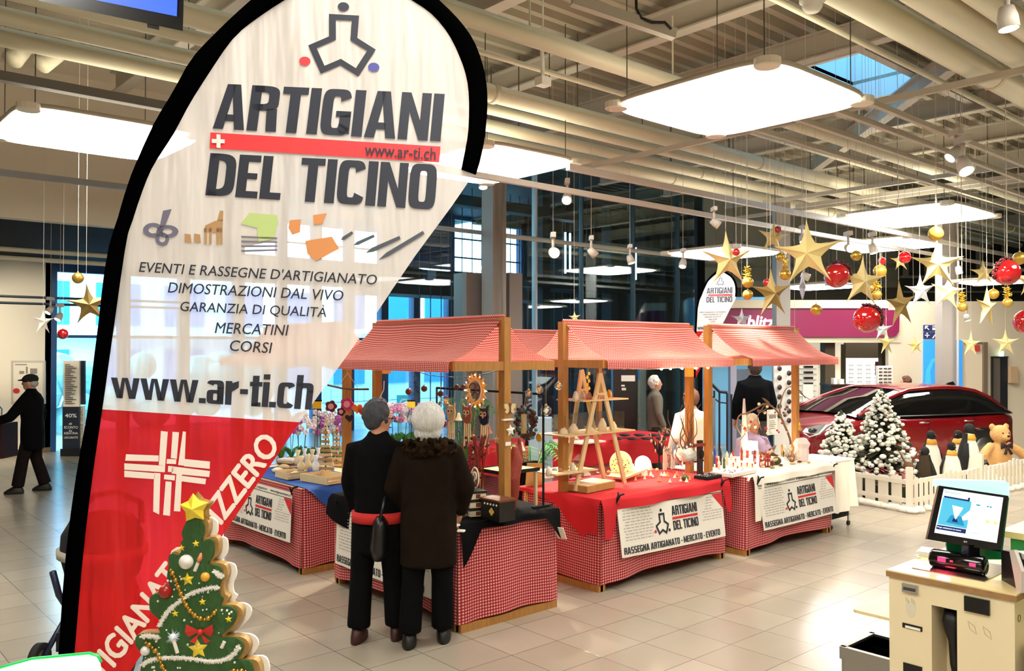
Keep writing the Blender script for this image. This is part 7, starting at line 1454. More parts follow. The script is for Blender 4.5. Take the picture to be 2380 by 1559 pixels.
for i, (px, py) in enumerate(((668, 1085), (684, 1080), (702, 1083), (716, 1078), (690, 1098), (708, 1100), (674, 1102))):
    c = SB(px, py + 14); m = MB().loft([(V((0, 0, 0)), .035, .03), (V((0, 0, .06)), .04, .035), (V((0, 0, .10)), .015, .015), (V((0, 0, .15)), .03, .03)], 10); m.v = [p + V((c.x + .12, c.y, TZ + .08)) for p in m.v]
    m.thing('gift_bag', 'small clear gift bag with warm filling in the crate, %s' % ['leftmost', 'second from left', 'tied with blue, middle', 'tied with blue, right', 'front middle', 'front right', 'front left'][i], 'bag', (M('bag_cream', 'ead7a8', .3), M('bag_clear', 'd8dfe8', .2))[i % 2], 'all', group='gift bags in the crate')
for i in range(4): c = SB(635, 1090); MB().box((c.x + .2, c.y + .05, TZ + .012 + i * .024), (.13, .2, .02), Matrix.Rotation(.15 * i, 3, 'Z')).thing('board_stack', 'wooden board in the flat stack at the far left of the stall, %s' % ['lowest', 'second', 'third', 'topmost'][i], 'board', (birch, brown, birch, paper)[i], group='flat boards on the left stall')
for i, (px, py, hh) in enumerate(((735, 1100, .52), (762, 1085, .46), (785, 1070, .42))):
    c = SB(px, py); t = T_('slatted_tree', 'tree shaped stack of wooden slats on the left stall, %s' % ['tallest, with a star on top', 'middle one', 'nearest the dark coat'][i], 'ornament', (c.x + .12, c.y + .02, TZ + .0), 'slatted wooden trees', -.9)
    for k in range(10): wv = .17 * (1 - k / 11) * hh / .46; MB().box((0, 0, .04 + k * hh / 11), (wv, .02, hh / 11 * .62), Matrix.Rotation(.04 * (-1) ** k, 3, 'Y')).part('slat', birch if k % 2 else M('bark_slat', 'b08a52', .7), t)
    MB().cyl((0, .0, 0), (0, 0, hh * .95), .008).part('stem', brown, t); MB().box((0, 0, .01), (.1, .06, .02)).part('foot', birch, t)
    if i == 0: MB().star(V((0, 0, hh + .02)), .04, .018, .008, V((1, 0, 0)), UP, V((0, -1, 0))).part('star', birch, t)
c = P(808, 897, 8.0); t = T_('hanging_mobile', 'twig mobile carrying felt flowers and hearts under the left roof', 'mobile', c, None, YAW - pi / 2)
MB().tube([(-.19, 0, .01), (-.06, 0, -.02), (.06, .01, -.03), (.2, 0, -.03)], .01, 6).part('twig', brown, t, 'all'); MB().tube([(-.1, 0, -.01), (0, 0, .12), (.1, 0, -.02)], .003, 5).part('cord', creamc, t); MB().cyl((0, 0, .12), (0, 0, 1.965 - c.z), .002, n=4).part('string', M('twine'), t)
FO = [( -.155, -.19, .055, '5c1a22', 'f'), (-.005, -.17, .062, 'b8285a', 'f'), (.09, -.21, .05, 'e0701e', 'h'), (.155, -.24, .055, 'c02434', 'h'), (-.06, -.24, .04, '3a1016', 'f'), (.02, -.30, .04, '2a1a18', 'h')]
for x, z, r, cc_, k_ in FO:
    m = MB(); n_ = 30; pts = []
    for q in range(n_):
        a = 2 * pi * q / n_
        if k_ == 'f': R = r * (.8 + .25 * abs(cos(2.5 * a))); pts.append((x + R * cos(a), z + R * sin(a)))
        else: pts.append((x + r * .065 * 16 * sin(a) ** 3, z + r * .065 * (13 * cos(a) - 5 * cos(2 * a) - 2 * cos(3 * a) - cos(4 * a))))
    m.prism(pts, (V((0, 0, 0)), V((1, 0, 0)), UP, V((0, 1, 0))), -.01, .01); m.part('felt_flower' if k_ == 'f' else 'felt_heart', M('felt_' + cc_, cc_, .9), t)
    MB().cyl((x, 0, z + r), (x, 0, -.02), .0015, n=4).part('thread', matteb, t)
    if k_ == 'f': MB().lathe([(0, 0), (r * .5, 0), (r * .5, .014), (0, .014)], (x, 0, z), 16, Matrix.Rotation(pi / 2, 3, 'X')).part('flower_centre', M('felt_center', 'd88a8a', .8), t)
# orchids behind the left stall
def orchids(px0, px1, py, d, label, cols, n_=9, seed=1):
    c = P((px0 + px1) / 2, py, d); t = T_('orchid_bench', label, 'plants', (c.x, c.y, 0), None, YAW - pi / 2); w2 = (px1 - px0) * d / F; rnd = random.Random(seed)
    MB().bb((-w2 / 2, -.2, .70), (w2 / 2, .2, .74)).part('bench_top', M('bench_grey', '6c7c80', .5), t)
    for x in (-w2 / 2 + .05, w2 / 2 - .05): MB().bb((x - .03, -.15, 0), (x + .03, .15, .70)).part('bench_leg', M('bench_grey'), t)
    for i in range(n_):
        x = -w2 / 2 + w2 * (i + .5) / n_; y = rnd.uniform(-.1, .1); MB().lathe([(0, .74), (.045, .74), (.06, .86), (.052, .86), (0, .84)], (x, y, 0), 12).part('pot', (M('pot_kraft', 'b89a6c', .7), M('pot_white', 'd8dcd8', .4))[i % 2], t, 'all')
        m, m2 = MB(), MB()
        for k in range(5): a = rnd.uniform(0, 6.28); m.loft([(V((x, y, .85)), .012, .012), (V((x + .06 * cos(a), y + .06 * sin(a), .95)), .025, .012), (V((x + .12 * cos(a), y + .12 * sin(a), .98)), .004, .004)], 6)
        for k in range(2):
            a = rnd.uniform(0, 6.28); tx, ty = x + .07 * cos(a), y + .07 * sin(a); m.tube([(x, y, .85), (x + .02 * cos(a), y, 1.1), (tx, ty, 1.3 + rnd.uniform(-.05, .08))], .004, 4)
            for q in range(8):
                fx, fy, fz = tx + rnd.uniform(-.07, .07), ty + rnd.uniform(-.05, .05), 1.14 + rnd.uniform(0, .24)
                for j in range(5): b2 = 2 * pi * j / 5; m2.ball((fx + .02 * cos(b2), fy - .005, fz + .02 * sin(b2)), (.017, .006, .017), 6, 4)
        m.part('stems_and_leaves', leafg, t, 'all'); m2.part('blossoms', M('orchid_' + cols[i % len(cols)], cols[i % len(cols)], .6), t, 'all')
orchids(650, 800, 980, 9.9, 'bench of white and purple orchids behind the left stall', ('f4f0f2', 'f4f0f2', 'b060b8'), 9, 1)
orchids(905, 1015, 960, 11.5, 'bench of pink and white orchids behind the two heads', ('f0e4ea', 'd890b8', 'f4f0f2'), 8, 2)
for i, (px, py, d) in enumerate(((737, 941, 9.6), (956, 940, 11.2))):
    c = P(px, py, d); t = T_('price_card', ['yellow price card above the orchids at the flag edge', 'yellow price card above the white haired head'][i], 'card', (c.x, c.y, c.z), None, YAW - pi / 2); MB().box((0, 0, 0), (.10, .01, .08)).part('card', yel, t); MB().box((0, -.002, .05), (.11, .01, .02)).part('header', matteb, t); MB().cyl((0, .01, -.04), (0, .01, -(c.z - .74)), .004, n=6).part('rod', matteb, t)
def palm(c, h, label, seed, n_=16):
    t = T_('potted_palm', label, 'plant', (c.x, c.y, 0)); MB().lathe([(0, 0), (.13, 0), (.17, .3), (.15, .3), (0, .28)], n=18).part('pot', M('pot_grey', '7c98ac', .5), t, 'all'); m = MB(); rnd = random.Random(seed)
    for k in range(n_):
        a = rnd.uniform(0, 6.28); L_ = rnd.uniform(.35, .55); pts = [V((0, 0, .3)), V((.1 * cos(a), .1 * sin(a), h * .7)), V((L_ * .6 * cos(a), L_ * .6 * sin(a), h)), V((L_ * cos(a), L_ * sin(a), h * .85))]; m.tube(pts, [.006, .005, .004, .002], 4)
        for j in range(14):
            u = .3 + .7 * j / 14; i_ = min(int(u * 3), 2); p = pts[i_].lerp(pts[i_ + 1], u * 3 - i_); sd = V((-sin(a), cos(a), -.4))
            for s_ in (-1, 1): e_ = p + V((sd.x * s_, sd.y * s_, -.25)) * .13 + V((cos(a), sin(a), 0)) * .06; w2 = V((cos(a), sin(a), 0)) * .010; m.add([p - w2, p + w2, e_], [(0, 1, 2)])
    m.part('fronds', leafg, t)
palm(P(1078, 1000, 11.6), 1.45, 'potted palm behind the rail of the nearest stall', 3); palm(P(1235, 1040, 10.2), 1.0, 'potted palm behind the wreath, right of the post', 5)
MB().box(P(1256, 985, 10.9) * V((1, 1, 0)) + UP * .62, (.3, .3, 1.24), Matrix.Rotation(YAW, 3, 'Z')).thing('plinth', 'pale blue plinth between the stalls in front of the glass', 'plinth', M('plinth_blue', '9ab4c6', .6))
# --- middle stall
def ladder(px_apex, py_apex, pts, label, y0):
    a = aty(px_apex, py_apex, y0); t = T_('ladder_shelf', label, 'ladder', (a.x, y0, TZ)); 
    for (x, y, dy) in pts: f = aty(x, y, y0 + dy); f.z = TZ + .01; MB().beam(V((a.x, y0, a.z)), f, .045, .02, V((0, 1, 0))).part('rail', birch, t, world=True)
    MB().bb((a.x - .06, y0 - .012, a.z - .2), (a.x + .06, y0 + .012, a.z - .18)).part('rung', birch, t, world=True); return a
aL = ladder(1395, 868, ((1338, 1118, .02), (1452, 1092, .02)), 'front A shaped birch ladder on the middle stall', 5.42); aM = ladder(1352, 860, ((1315, 1105, .02), (1405, 1085, .02)), 'rear A shaped birch ladder on the middle stall', 5.72)
for i, (x0, x1, py, z) in enumerate(((1325, 1430, 929, 0), (1283, 1446, 1010, 0), (1262, 1360, 1098, 0))):
    a, b_ = aty(x0, py, 5.57), aty(x1, py, 5.57); MB().bb((a.x, 5.40, a.z - .012), (b_.x, 5.75, a.z)).thing('shelf_plank', ['short top plank', 'long middle plank', 'lowest plank'][i] + ' laid across the birch ladders', 'shelf', birch)
zm = aty(1365, 1008, 5.57).z
for i, (px, w2, h) in enumerate(((1310, .05, .09), (1333, .06, .11), (1372, .05, .07), (1400, .055, .14), (1425, .05, .10))):
    c = aty(px, 1008, 5.55); m = MB().loft([(V((c.x, 5.55, zm + .002)), w2, w2 * .8), (V((c.x, 5.55, zm + h * .6)), w2 * .8, w2 * .6), (V((c.x, 5.55, zm + h)), w2 * .25, w2 * .25)], 12); m.thing('cream_bag', 'cream cloth bundle on the long ladder plank, %s' % ['leftmost', 'second', 'middle', 'tallest, fourth', 'rightmost'][i], 'bundle', creamc, 'all', group='bundles on the ladder plank')
a, b_ = aty(1300, 1000, 5.6), aty(1436, 955, 5.6)
t = T_('acrylic_case', 'clear acrylic case standing on the long ladder plank', 'case', (a.x, 5.6, zm)); MB().bb((a.x, 5.52, zm), (a.x + .005, 5.70, b_.z)).bb((b_.x, 5.52, zm), (b_.x + .005, 5.70, b_.z)).bb((a.x, 5.70, zm), (b_.x, 5.705, b_.z)).part('panes', glassmat('acrylic', (.86, .88, .9), .1), t, world=True)
for i, (px, py, sz, cc_) in enumerate(((1310, 1092, .06, 'c8d0c4'), (1355, 1092, .05, '3a4480'), (1358, 1070, .045, '2c3878'), (1384, 1085, .06, 'a88a70'), (1384, 1062, .055, '9a9078'), (1388, 1040, .05, '7c4434'), (1400, 1086, .06, 'b8c0b0'))):
    c = G(px, 1120); z = TZ + .02 + (2 - (py - 1040) / 26) * .085; m = MB(); r = sz; m.add([V((c.x, c.y + .25, z)) + V(q) * r for q in ((-1, -1, 0), (1, -1, 0), (1, 1, 0), (-1, 1, 0), (0, 0, 1.3), (-.6, -.6, -.3), (.6, -.6, -.3), (.6, .6, -.3), (-.6, .6, -.3))], [(0, 1, 4), (1, 2, 4), (2, 3, 4), (3, 0, 4), (0, 5, 6, 1), (1, 6, 7, 2), (2, 7, 8, 3), (3, 8, 5, 0), (5, 8, 7, 6)])
    m.thing('faceted_box', 'small faceted paper box between the ladder feet, %s' % ['far left, pale green', 'navy, lower', 'navy, upper', 'tan, lowest of the stack', 'grey green, middle of the stack', 'brown, topmost of the stack', 'pale green, right of the stack'][i], 'box', M('facet_' + cc_, cc_, .4), group='faceted boxes by the ladder')
c = aty(1443, 1058, 5.75); t = T_('mosaic_disc_lamp', 'glowing round mosaic lamp with yellow and red petals on the middle stall', 'lamp', (c.x, 5.75, TZ), None, YAW - pi / 2)
MB().ball((0, 0, .14), (.115, .05, .13), 24, 16).part('shade', bpy.data.materials.get('mosaic') or M('mosaic_glow', 'f0d890', .4, emit=.45, var=.5, vscale=45), t, 'all'); m = MB(); rnd = random.Random(3)
for k in range(50): a = rnd.uniform(0, 6.28); q = rnd.uniform(.0, .09); m.ball((q * cos(a), -.05 * sqrt(max(0, 1 - (q / .115) ** 2)) - .001, .14 + q * 1.1 * sin(a)), (.008, .003, .005), 6, 4)
m.part('petals', M('petal_red', 'a83a20', .5), t); MB().lathe([(0, 0), (.05, 0), (.04, .015), (0, .02)], n=14).part('foot', brown, t)
c = aty(1494, 1060, 5.70); t = T_('globe_lamp', 'glowing white globe lamp beside the mosaic disc lamp', 'lamp', (c.x, 5.70, TZ + .02)); MB().ball((0, 0, .10), .082, 20, 14).part('globe', M('globe_glow', 'fff4d8', .5, emit=1.5), t, 'all'); MB().lathe([(0, -.02), (.05, -.02), (.045, .025), (0, .03)], n=14).part('foot', white, t)
def pt(x, y, z, e_, r=.06, c=(1, .8, .5)):
    l = bpy.data.lights.new('lamp_light', 'POINT'); l.energy = e_; l.color = c; l.shadow_soft_size = r; o = bpy.data.objects.new('lamp_light', l); col.objects.link(o); o.location = (x, y, z)
pt(c.x - .02, 5.55, 1.08, 2.5)
a, b_ = G(1474, 1108), G(1552, 1108); MB().bb((a.x + .05, a.y + .1, TZ), (b_.x, a.y + .22, TZ + .075)).thing('low_wood_block', 'long low wooden block behind the glass trinkets on the middle stall', 'block', birch)
for i in range(7): MB().ball((a.x + .1 + i * .055, a.y + .16, TZ + .09), (.022, .018, .018), 8, 6).thing('small_pebble', 'small brown and cream nugget on the low wooden block, %s from the left' % ('first', 'second', 'third', 'fourth', 'fifth', 'sixth', 'seventh')[i], 'nugget', (brown, creamc)[i % 2], 'all', group='nuggets on the wooden block')
c = G(1385, 1138); t = T_('printed_tray', 'flat wooden tray with printed lid at the front corner of the middle stall', 'tray', (c.x - .02, c.y + .06, TZ), None, .12)
MB().bb((-.20, -.12, 0), (.24, .14, .06)).part('box', M('print_wood_tray', 'b08a4c', .6, var=.25, vscale=14), t); MB().bb((-.2, -.12, .06), (.24, .14, .066)).part('lid', M('tray_lid', 'd8c49a', .5, var=.3, vscale=25), t)
c = G(1455, 1112); MB().box(c + V((.02, .0, .055)), (.42, .22, .02), Matrix.Rotation(.1, 3, 'Z') @ Matrix.Rotation(-.12, 3, 'Y')).thing('birch_board', 'bare birch board lying over the printed tray', 'board', birch)
rnd = random.Random(21)
for i in range(16):
    c = G(1480 + i * 8 + rnd.uniform(-4, 4), 1112 + rnd.uniform(-8, 10)); m = MB(); r = rnd.uniform(.015, .03)
    m.add([V((c.x, c.y, TZ)) + V(q) * r for q in ((1, 0, 0), (0, 1, 0), (-1, 0, 0), (0, -1, 0), (.2, .1, 1.8))], [(0, 1, 4), (1, 2, 4), (2, 3, 4), (3, 0, 4), (3, 2, 1, 0)]); m.thing('glass_trinket', 'small glassy trinket, %s from the left in the front row of the middle stall' % ('first second third fourth fifth sixth seventh eighth ninth tenth eleventh twelfth thirteenth fourteenth fifteenth last'.split()[i]), 'trinket', (M('trinket_pale', 'e6dcc0', .15), M('trinket_amber', 'c8985a', .2))[i % 3 == 0], group='glass trinkets in the front row')
c = G(1592, 1118); MB().ball(c + UP * .032, (.036, .036, .032), 16, 12).thing('green_apple_ornament', 'shiny dark green apple ornament near the front edge of the middle stall', 'ornament', M('apple_green', '3f5a1e', .2), 'all')
c = G(1655, 1112); t = T_('ring_tray', 'black tray full of small rings at the right corner of the middle stall', 'tray', (c.x, c.y + .05, TZ), None, .05); MB().bb((-.13, -.08, 0), (.13, .08, .03)).part('tray', matteb, t)
m = MB(); rnd = random.Random(5)
for k in range(40): m.ball((rnd.uniform(-.12, .12), rnd.uniform(-.07, .07), .034), .006, 6, 4)
m.part('rings', M('ring_silver', 'c8c0b8', .2, .8), t)['kind'] = 'stuff'
c = aty(1590, 1100, 5.34); t = T_('glass_goblet', 'large stemmed glass bowl filled with fluffy snow and curly twigs', 'vase', (c.x, c.y, TZ), None, 0, 1.1)
MB().lathe([(0, 0), (.06, 0), (.06, .006), (.008, .02), (.008, .09), (.05, .12), (.1, .16), (.118, .22), (.10, .29), (.085, .32)], n=24).part('bowl', glassb, t, 'all'); q = MB(); rnd = random.Random(9)
for k in range(26): q.ball((rnd.uniform(-.06, .06), rnd.uniform(-.06, .06), rnd.uniform(.17, .25)), .034, 8, 6)
fused(q, .012, 1).part('fluffy_snow', M('flock'), t, 'all')
for k in range(9):
    a = rnd.uniform(0, 6.28); pts = [V((.02 * cos(a), .02 * sin(a), .2))]; 
    for j in range(7): pts.append(pts[-1] + V((rnd.uniform(-.05, .05) + .012 * cos(a), rnd.uniform(-.03, .03), rnd.uniform(.04, .085))))
    MB().tube(pts, [.007 - .0007 * i for i in range(8)], 6).part('curly_twig', M('twig_brown', '6a3a26', .6), t, 'all')
for k, (x, z) in enumerate(((-.09, .02), (.105, .06))): MB().ball((x, -.05, .12 + z), (.008, .008, .02), 8, 6).part('glass_drop', white, t, 'all')
c = aty(1532, 1050, 5.85); t = T_('jewellery_tree', 'dark wire jewellery tree with hanging earrings on the middle stall', 'stand', (c.x, 5.85, TZ)); rnd = random.Random(14); m, m2 = MB(), MB()
m.cyl((0, 0, 0), (0, 0, .3), .01)
for k in range(26):
    a = rnd.uniform(0, 6.28); e_ = V((cos(a) * rnd.uniform(.07, .17), sin(a) * .08, rnd.uniform(.2, .45))); m.tube([(0, 0, .15), e_ * .6 + V((0, 0, .05)), e_], .004, 5); m2.ball(e_ - UP * .03, (.012, .005, .02), 6, 5)
m.part('branches', matteb, t); m2.part('earrings', M('earring', 'd0c0a0', .2, .5), t, 'all')
for i, px in enumerate((1545, 1563)): c = aty(px, 1080, 5.8); MB().bb((c.x - .03, 5.79, TZ), (c.x + .03, 5.8, TZ + .24 - i * .03)).thing('birch_strip', 'pale upright board right of the globe lamp, %s' % ['taller', 'shorter'][i], 'board', paper)
for i, (px, py) in enumerate(((1551, 851), (1599, 849), (1630, 850), (1659, 847), (1572, 850))):
    c = aty(px, py, 5.03); t = T_('eave_bulb', 'small glaring bulb under the middle roof eave, %s from the left' % ('first', 'third', 'fourth', 'fifth', 'second')[i], 'lamp', (c.x, 5.10, 1.945), 'bulbs under the eave'); MB().ball((0, 0, -.012), .014, 10, 8).part('bulb', glow, t, 'all'); MB().cyl((0, 0, 0), (0, 0, .02), .012, n=8).part('socket', white, t); pt(c.x, 5.12, 1.91, 1.6, .02)
m = MB().tube([(5.55, 5.09, 1.955), (6.2, 5.10, 1.93), (6.9, 5.10, 1.945), (7.5, 5.09, 1.955)], .004, 5); m.thing('bulb_cable', 'thin white cable linking the bulbs under the middle roof', 'cable', white, 'all')
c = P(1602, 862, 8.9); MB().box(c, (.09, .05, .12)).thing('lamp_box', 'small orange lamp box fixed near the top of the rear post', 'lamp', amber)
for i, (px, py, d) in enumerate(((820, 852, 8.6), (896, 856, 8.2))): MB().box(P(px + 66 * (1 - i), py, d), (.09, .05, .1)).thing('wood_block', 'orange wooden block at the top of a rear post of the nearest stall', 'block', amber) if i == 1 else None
c = aty(1586, 1000, 5.5); t = T_('hanging_cable', 'white cable hanging down the rear post of the left stalls', 'cable', P(890, 950, 8.1)); MB().tube([P(893, 885, 8.05), P(892, 905, 8.05), P(883, 925, 8.05), P(870, 945, 8.05), P(866, 970, 8.05)], .006, 5).part('wire', white, t, 'all', world=True)
MB().tube([P(940, 855, 9.6), P(1000, 872, 9.6), P(1070, 878, 9.6), P(1130, 868, 9.6), P(1180, 855, 9.6)], .005, 5).thing('sagging_cable', 'dark cable sagging behind the nearest stall roof', 'cable', navy, 'all')
t = T_('string_of_stars', 'pale cut paper garland hanging between the ladder tops', 'garland', aty(1367, 880, 5.6)); m = MB(); c0_ = aty(1367, 868, 5.6)
for k in range(9): m.box(c0_ - UP * (.035 * k) + V((.012 * (-1) ** k, 0, 0)), (.03, .003, .03), Matrix.Rotation(.6 * k, 3, 'Y'))
m.cyl(c0_ + UP * (1.96 - c0_.z), c0_ - UP * .3, .0015, n=4); m.part('paper_chain', yel, t, world=True)
# --- right stall
def SD(px, py, z=TZ): return atz(px, py, z)
for i, (px, py, h, cc_, lab) in enumerate(((1656, 1085, .15, '2c6a2c', 'green candle figure beside the post'), (1661, 1078, .19, '2a3a9c', 'blue candle with gold tip beside the post'), (1666, 1086, .12, 'c4242a', 'short red candle in front of the blue one'), (1675, 1080, .19, '1c1a1a', 'black candle figure with pale head'), (1683, 1088, .13, '3c5a2a', 'dark green candle with gold tip'), (1671, 1090, .1, 'f0e4d0', 'white candle figure'), (1690, 1080, .15, 'f0e0c0', 'cream candle behind the dark green one'), (1700, 1080, .13, 'f2e6cc', 'cream candle farther right'), (1724, 1070, .16, 'a02830', 'red gnome candle behind the lamp'), (1737, 1066, .14, '8c2430', 'tall dark red gnome candle'))):
    c = SD(px, py); m = MB().loft([(V((c.x, c.y, TZ)), .016, .016), (V((c.x, c.y, TZ + h * .5)), .013, .013), (V((c.x, c.y, TZ + h * .62)), .017, .017), (V((c.x, c.y, TZ + h * .75)), .015, .015), (V((c.x, c.y, TZ + h)), .003, .003)], 12)
    t = T_('candle', lab + ' on the right stall', 'candle', (c.x, c.y, TZ), 'coloured candles'); m.part('wax', M('wax_' + cc_, cc_, .35), t, 'all', world=True); MB().cyl((0, 0, h * .98), (0, 0, h * 1.06), .0025, n=5).part('wick', yel, t)
for i, px in enumerate((1754, 1768, 1781, 1787)):
    c = SD(px, 1085 - (i == 0) * 8); t = T_('gnome_figure', 'red hooded gnome figure with white front on the right stall, %s from the left' % ('first', 'second', 'third', 'fourth')[i], 'figurine', (c.x, c.y, TZ), 'red gnome figures', -pi / 2 + YAW)
    MB().loft([(V((0, 0, 0)), .018, .018), (V((0, 0, .07)), .016, .016), (V((0, 0, .11)), .014, .014), (V((0, 0, .17)), .002, .002)], 12).part('robe', M('gnome_red', 'a01c24', .6), t, 'all'); MB().ball((0, -.012, .035), (.01, .008, .03), 8, 6).part('white_front', white, t, 'all'); MB().ball((0, -.010, .095), .009, 8, 6).part('face', skin, t, 'all')
for i, (px, py) in enumerate(((1703, 1082), (1708, 1072), (1722, 1082), (1735, 1082), (1747, 1084), (1713, 1090))):
    c = SD(px, py + 4); t = T_('paper_lantern', 'small cream lantern with red figure on the right stall, %s' % ('first from left', 'behind the first', 'third', 'fourth', 'fifth, rightmost', 'front one')[i], 'lantern', (c.x, c.y, TZ), 'cream lanterns with red figures', YAW - pi / 2); MB().lathe([(0, 0), (.026, 0), (.028, .07), (.02, .075), (0, .075)], n=14).part('lantern_body', M('lantern_glow', 'f8e8c0', .5, emit=.25), t, 'all'); MB().ball((0, -.027, .045), (.009, .003, .011), 8, 6).ball((0, -.027, .025), (.006, .003, .012), 8, 6).part('red_figure', redink, t, 'all')
c = SD(1770, 1072); t = T_('bright_lamp', 'glaring white square lamp in the middle of the right stall', 'lamp', (c.x + .08, c.y + .2, TZ)); MB().box((0, 0, .16), (.12, .12, .10)).part('shade', M('lamp_glare', 'fff6dc', .5, emit=7), t); MB().cyl((0, 0, 0), (0, 0, .11), .012).part('stem', white, t); MB().lathe([(0, 0), (.05, 0), (.05, .01), (0, .012)], n=14).part('foot', white, t); pt(c.x + .08, c.y + .05, TZ + .24, 3)
c = SD(1720, 1102); t = T_('white_display_board', 'white slab with small trinkets overhanging the left corner of the right stall', 'tray', (c.x, c.y + .04, TZ), None, .08); MB().bb((-.27, -.10, .0), (.24, .14, .035)).part('slab', white, t)
m = MB(); rnd = random.Random(31)
for k in range(16): m.ball((rnd.uniform(-.22, .16), rnd.uniform(-.06, .1), .038), (.012, .009, .004), 6, 4)
m.part('trinkets', M('trinket_dark', '6a5a44', .4), t)['kind'] = 'stuff'
c = aty(1730, 1050, 5.9); t = T_('white_cone', 'tall narrow white cone behind the right stall goods', 'ornament', (c.x, 5.9, TZ)); MB().cyl((0, 0, 0), (0, 0, aty(1730, 926, 5.9).z - TZ), .055, .012, 20).part('cone', M('cone_white', 'e4e0d4', .6), t, 'all')
c = aty(1790, 1050, 5.85); t = T_('twisted_branch', 'large arching twisted branch with red hanging ornaments over the right stall', 'decoration', (c.x, 5.85, TZ)); rnd = random.Random(17)
z_ = lambda px, py: aty(px, py, 5.85) - V((c.x, 5.85, TZ))
for path, r0 in (([(1830, 1075), (1838, 1030), (1822, 985), (1806, 955), (1780, 938), (1755, 950), (1735, 960), (1718, 966), (1712, 990), (1722, 1010)], .016), ([(1822, 985), (1812, 950), (1826, 905), (1850, 900), (1872, 925)], .012), ([(1800, 950), (1772, 925), (1790, 940), (1765, 960)], .009), ([(1718, 985), (1735, 1000), (1715, 1030), (1705, 1050)], .008), ([(1850, 900), (1862, 915), (1885, 930)], .007), ([(1780, 938), (1760, 970), (1770, 1000)], .008)):
    MB().tube([z_(x, y) for x, y in smooth_path(path, 4)], [r0 * (1 - .6 * i / (len(smooth_path(path, 4)))) for i in range(len(smooth_path(path, 4)))], 7).part('limb', M('driftwood', '7a5a3c', .7, bump=.5), t, 'all')
for k in range(26):
    x, y = rnd.uniform(1725, 1830), rnd.uniform(935, 1010); MB().ball(z_(x, y), (rnd.uniform(.012, .022),) * 3, 8, 6).part('hanging_ornament', (M('orn_red', 'a02420', .4), M('orn_cream', 'ead8a8', .4), M('orn_brown', '5a3a24', .5))[k % 3], t, 'all')
c = SD(1815, 1085); t = T_('driftwood_pile', 'pile of driftwood slices and bark on the right stall', 'driftwood', (c.x, c.y + .15, TZ)); rnd = random.Random(23)
for k in range(14): a = rnd.uniform(0, 6.28); o_ = V((rnd.uniform(-.12, .12), rnd.uniform(-.05, .05), .03 + .16 * rnd.random())); d_ = V((cos(a) * .08, sin(a) * .04, rnd.uniform(-.04, .05))); MB().tube([o_ - d_, o_, o_ + d_], [.008, .022, .01], 8).part('driftwood_piece', (M('driftwood'), birch, brown)[k % 3], t, 'all')
MB().ball((.16, 0, .04), (.06, .05, .045), 12, 8).part('moss_ball', M('moss', '4a4a24', .9, bump=.8), t, 'all')
c = SD(1862, 1078); t = T_('dried_flower_bunch', 'airy bunch of dried twigs and pale buds at the right of the stall', 'dried flowers', (c.x, c.y + .12, TZ)); m, m2 = MB(), MB(); rnd = random.Random(25)
for k in range(60):
    a = rnd.uniform(0, 6.28); e_ = V((cos(a) * rnd.uniform(.02, .14), sin(a) * .08, rnd.uniform(.05, .17))); m.tube([(0, 0, 0), e_], .0015, 3); m2.ball(e_, .006, 5, 4)
m.part('twigs', M('driftwood'), t); m2.part('buds', M('bud_pale', 'e0cfb0', .6), t)['kind'] = 'stuff'
c = SD(1895, 1075); t = T_('plastic_jug', 'translucent white jug standing behind the dried flowers', 'jug', (c.x + .05, c.y + .2, TZ)); MB().lathe([(0, 0), (.07, 0), (.085, .08), (.08, .15), (.1, .2), (.06, .26), (0, .26)], n=10).part('jug_body', M('jug_pale', 'ead9d4', .3), t)
for i, (px, py, cc_, w2) in enumerate(((1795, 1088, '6a9a4a', .06), (1815, 1082, '4a3a30', .05), (1842, 1078, 'd8b080', .07), (1858, 1074, '5a3424', .06), (1772, 1086, 'c8b878', .03), (1880, 1076, 'b89878', .04))):
    c = SD(px, py); m = MB().loft([(V((c.x, c.y, TZ)), w2 * .5, w2 * .35), (V((c.x, c.y, TZ + .012)), w2 * .6, w2 * .4), (V((c.x, c.y, TZ + .02)), w2 * .3, w2 * .2)], 12); m.thing('small_dish', 'small %s dish in the front row of the right stall' % ('green', 'dark', 'tan', 'brown', 'straw coloured', 'pale brown')[i], 'dish', M('dish_' + cc_, cc_, .4), 'all', group='small dishes on the right stall')
c = aty(1795, 980, 6.1); t = T_('notice_board', 'white framed notice with handwriting behind the right stall', 'sign', (c.x, 6.1, 0)); hh = c.z; MB().bb((-.11, 0, hh - .17), (.12, .012, hh + .16)).part('board', M('notice_white', 'e2ddd2', .6), t); MB().cyl((0, .02, 0), (0, .02, hh), .01).part('post', matteb, t); MB().lathe([(0, 0), (.12, 0), (.12, .012), (0, .015)], (0, .02, 0), 16).part('foot', matteb, t); m = MB()
for k, (x0, x1) in enumerate(((-.08, .09), (-.07, .10))): m.tube([(x0 + (x1 - x0) * i / 10, -.003, hh + .07 - k * .0 + .03 * (-1) ** i) for i in range(11)], .003, 4) if k == 0 else None
for k in range(5): m.bb((-.08, -.002, hh + .01 - k * .025), (.05 + .02 * (k % 3), 0, hh + .015 - k * .025))
m.part('handwriting', navy, t)
c = P(1857, 990, 10.3); MB().loft([(V((c.x, c.y, c.z - .05)), .035, .035), (V((c.x, c.y, c.z + .02)), .018, .018), (V((c.x, c.y, c.z + .05)), .006, .006)], 12).cyl(c, V((c.x, c.y, 1.97)), .0015, n=4).thing('hanging_bell', 'small gold bell hanging on the right post of the right stall', 'bell', goldb, 'all')
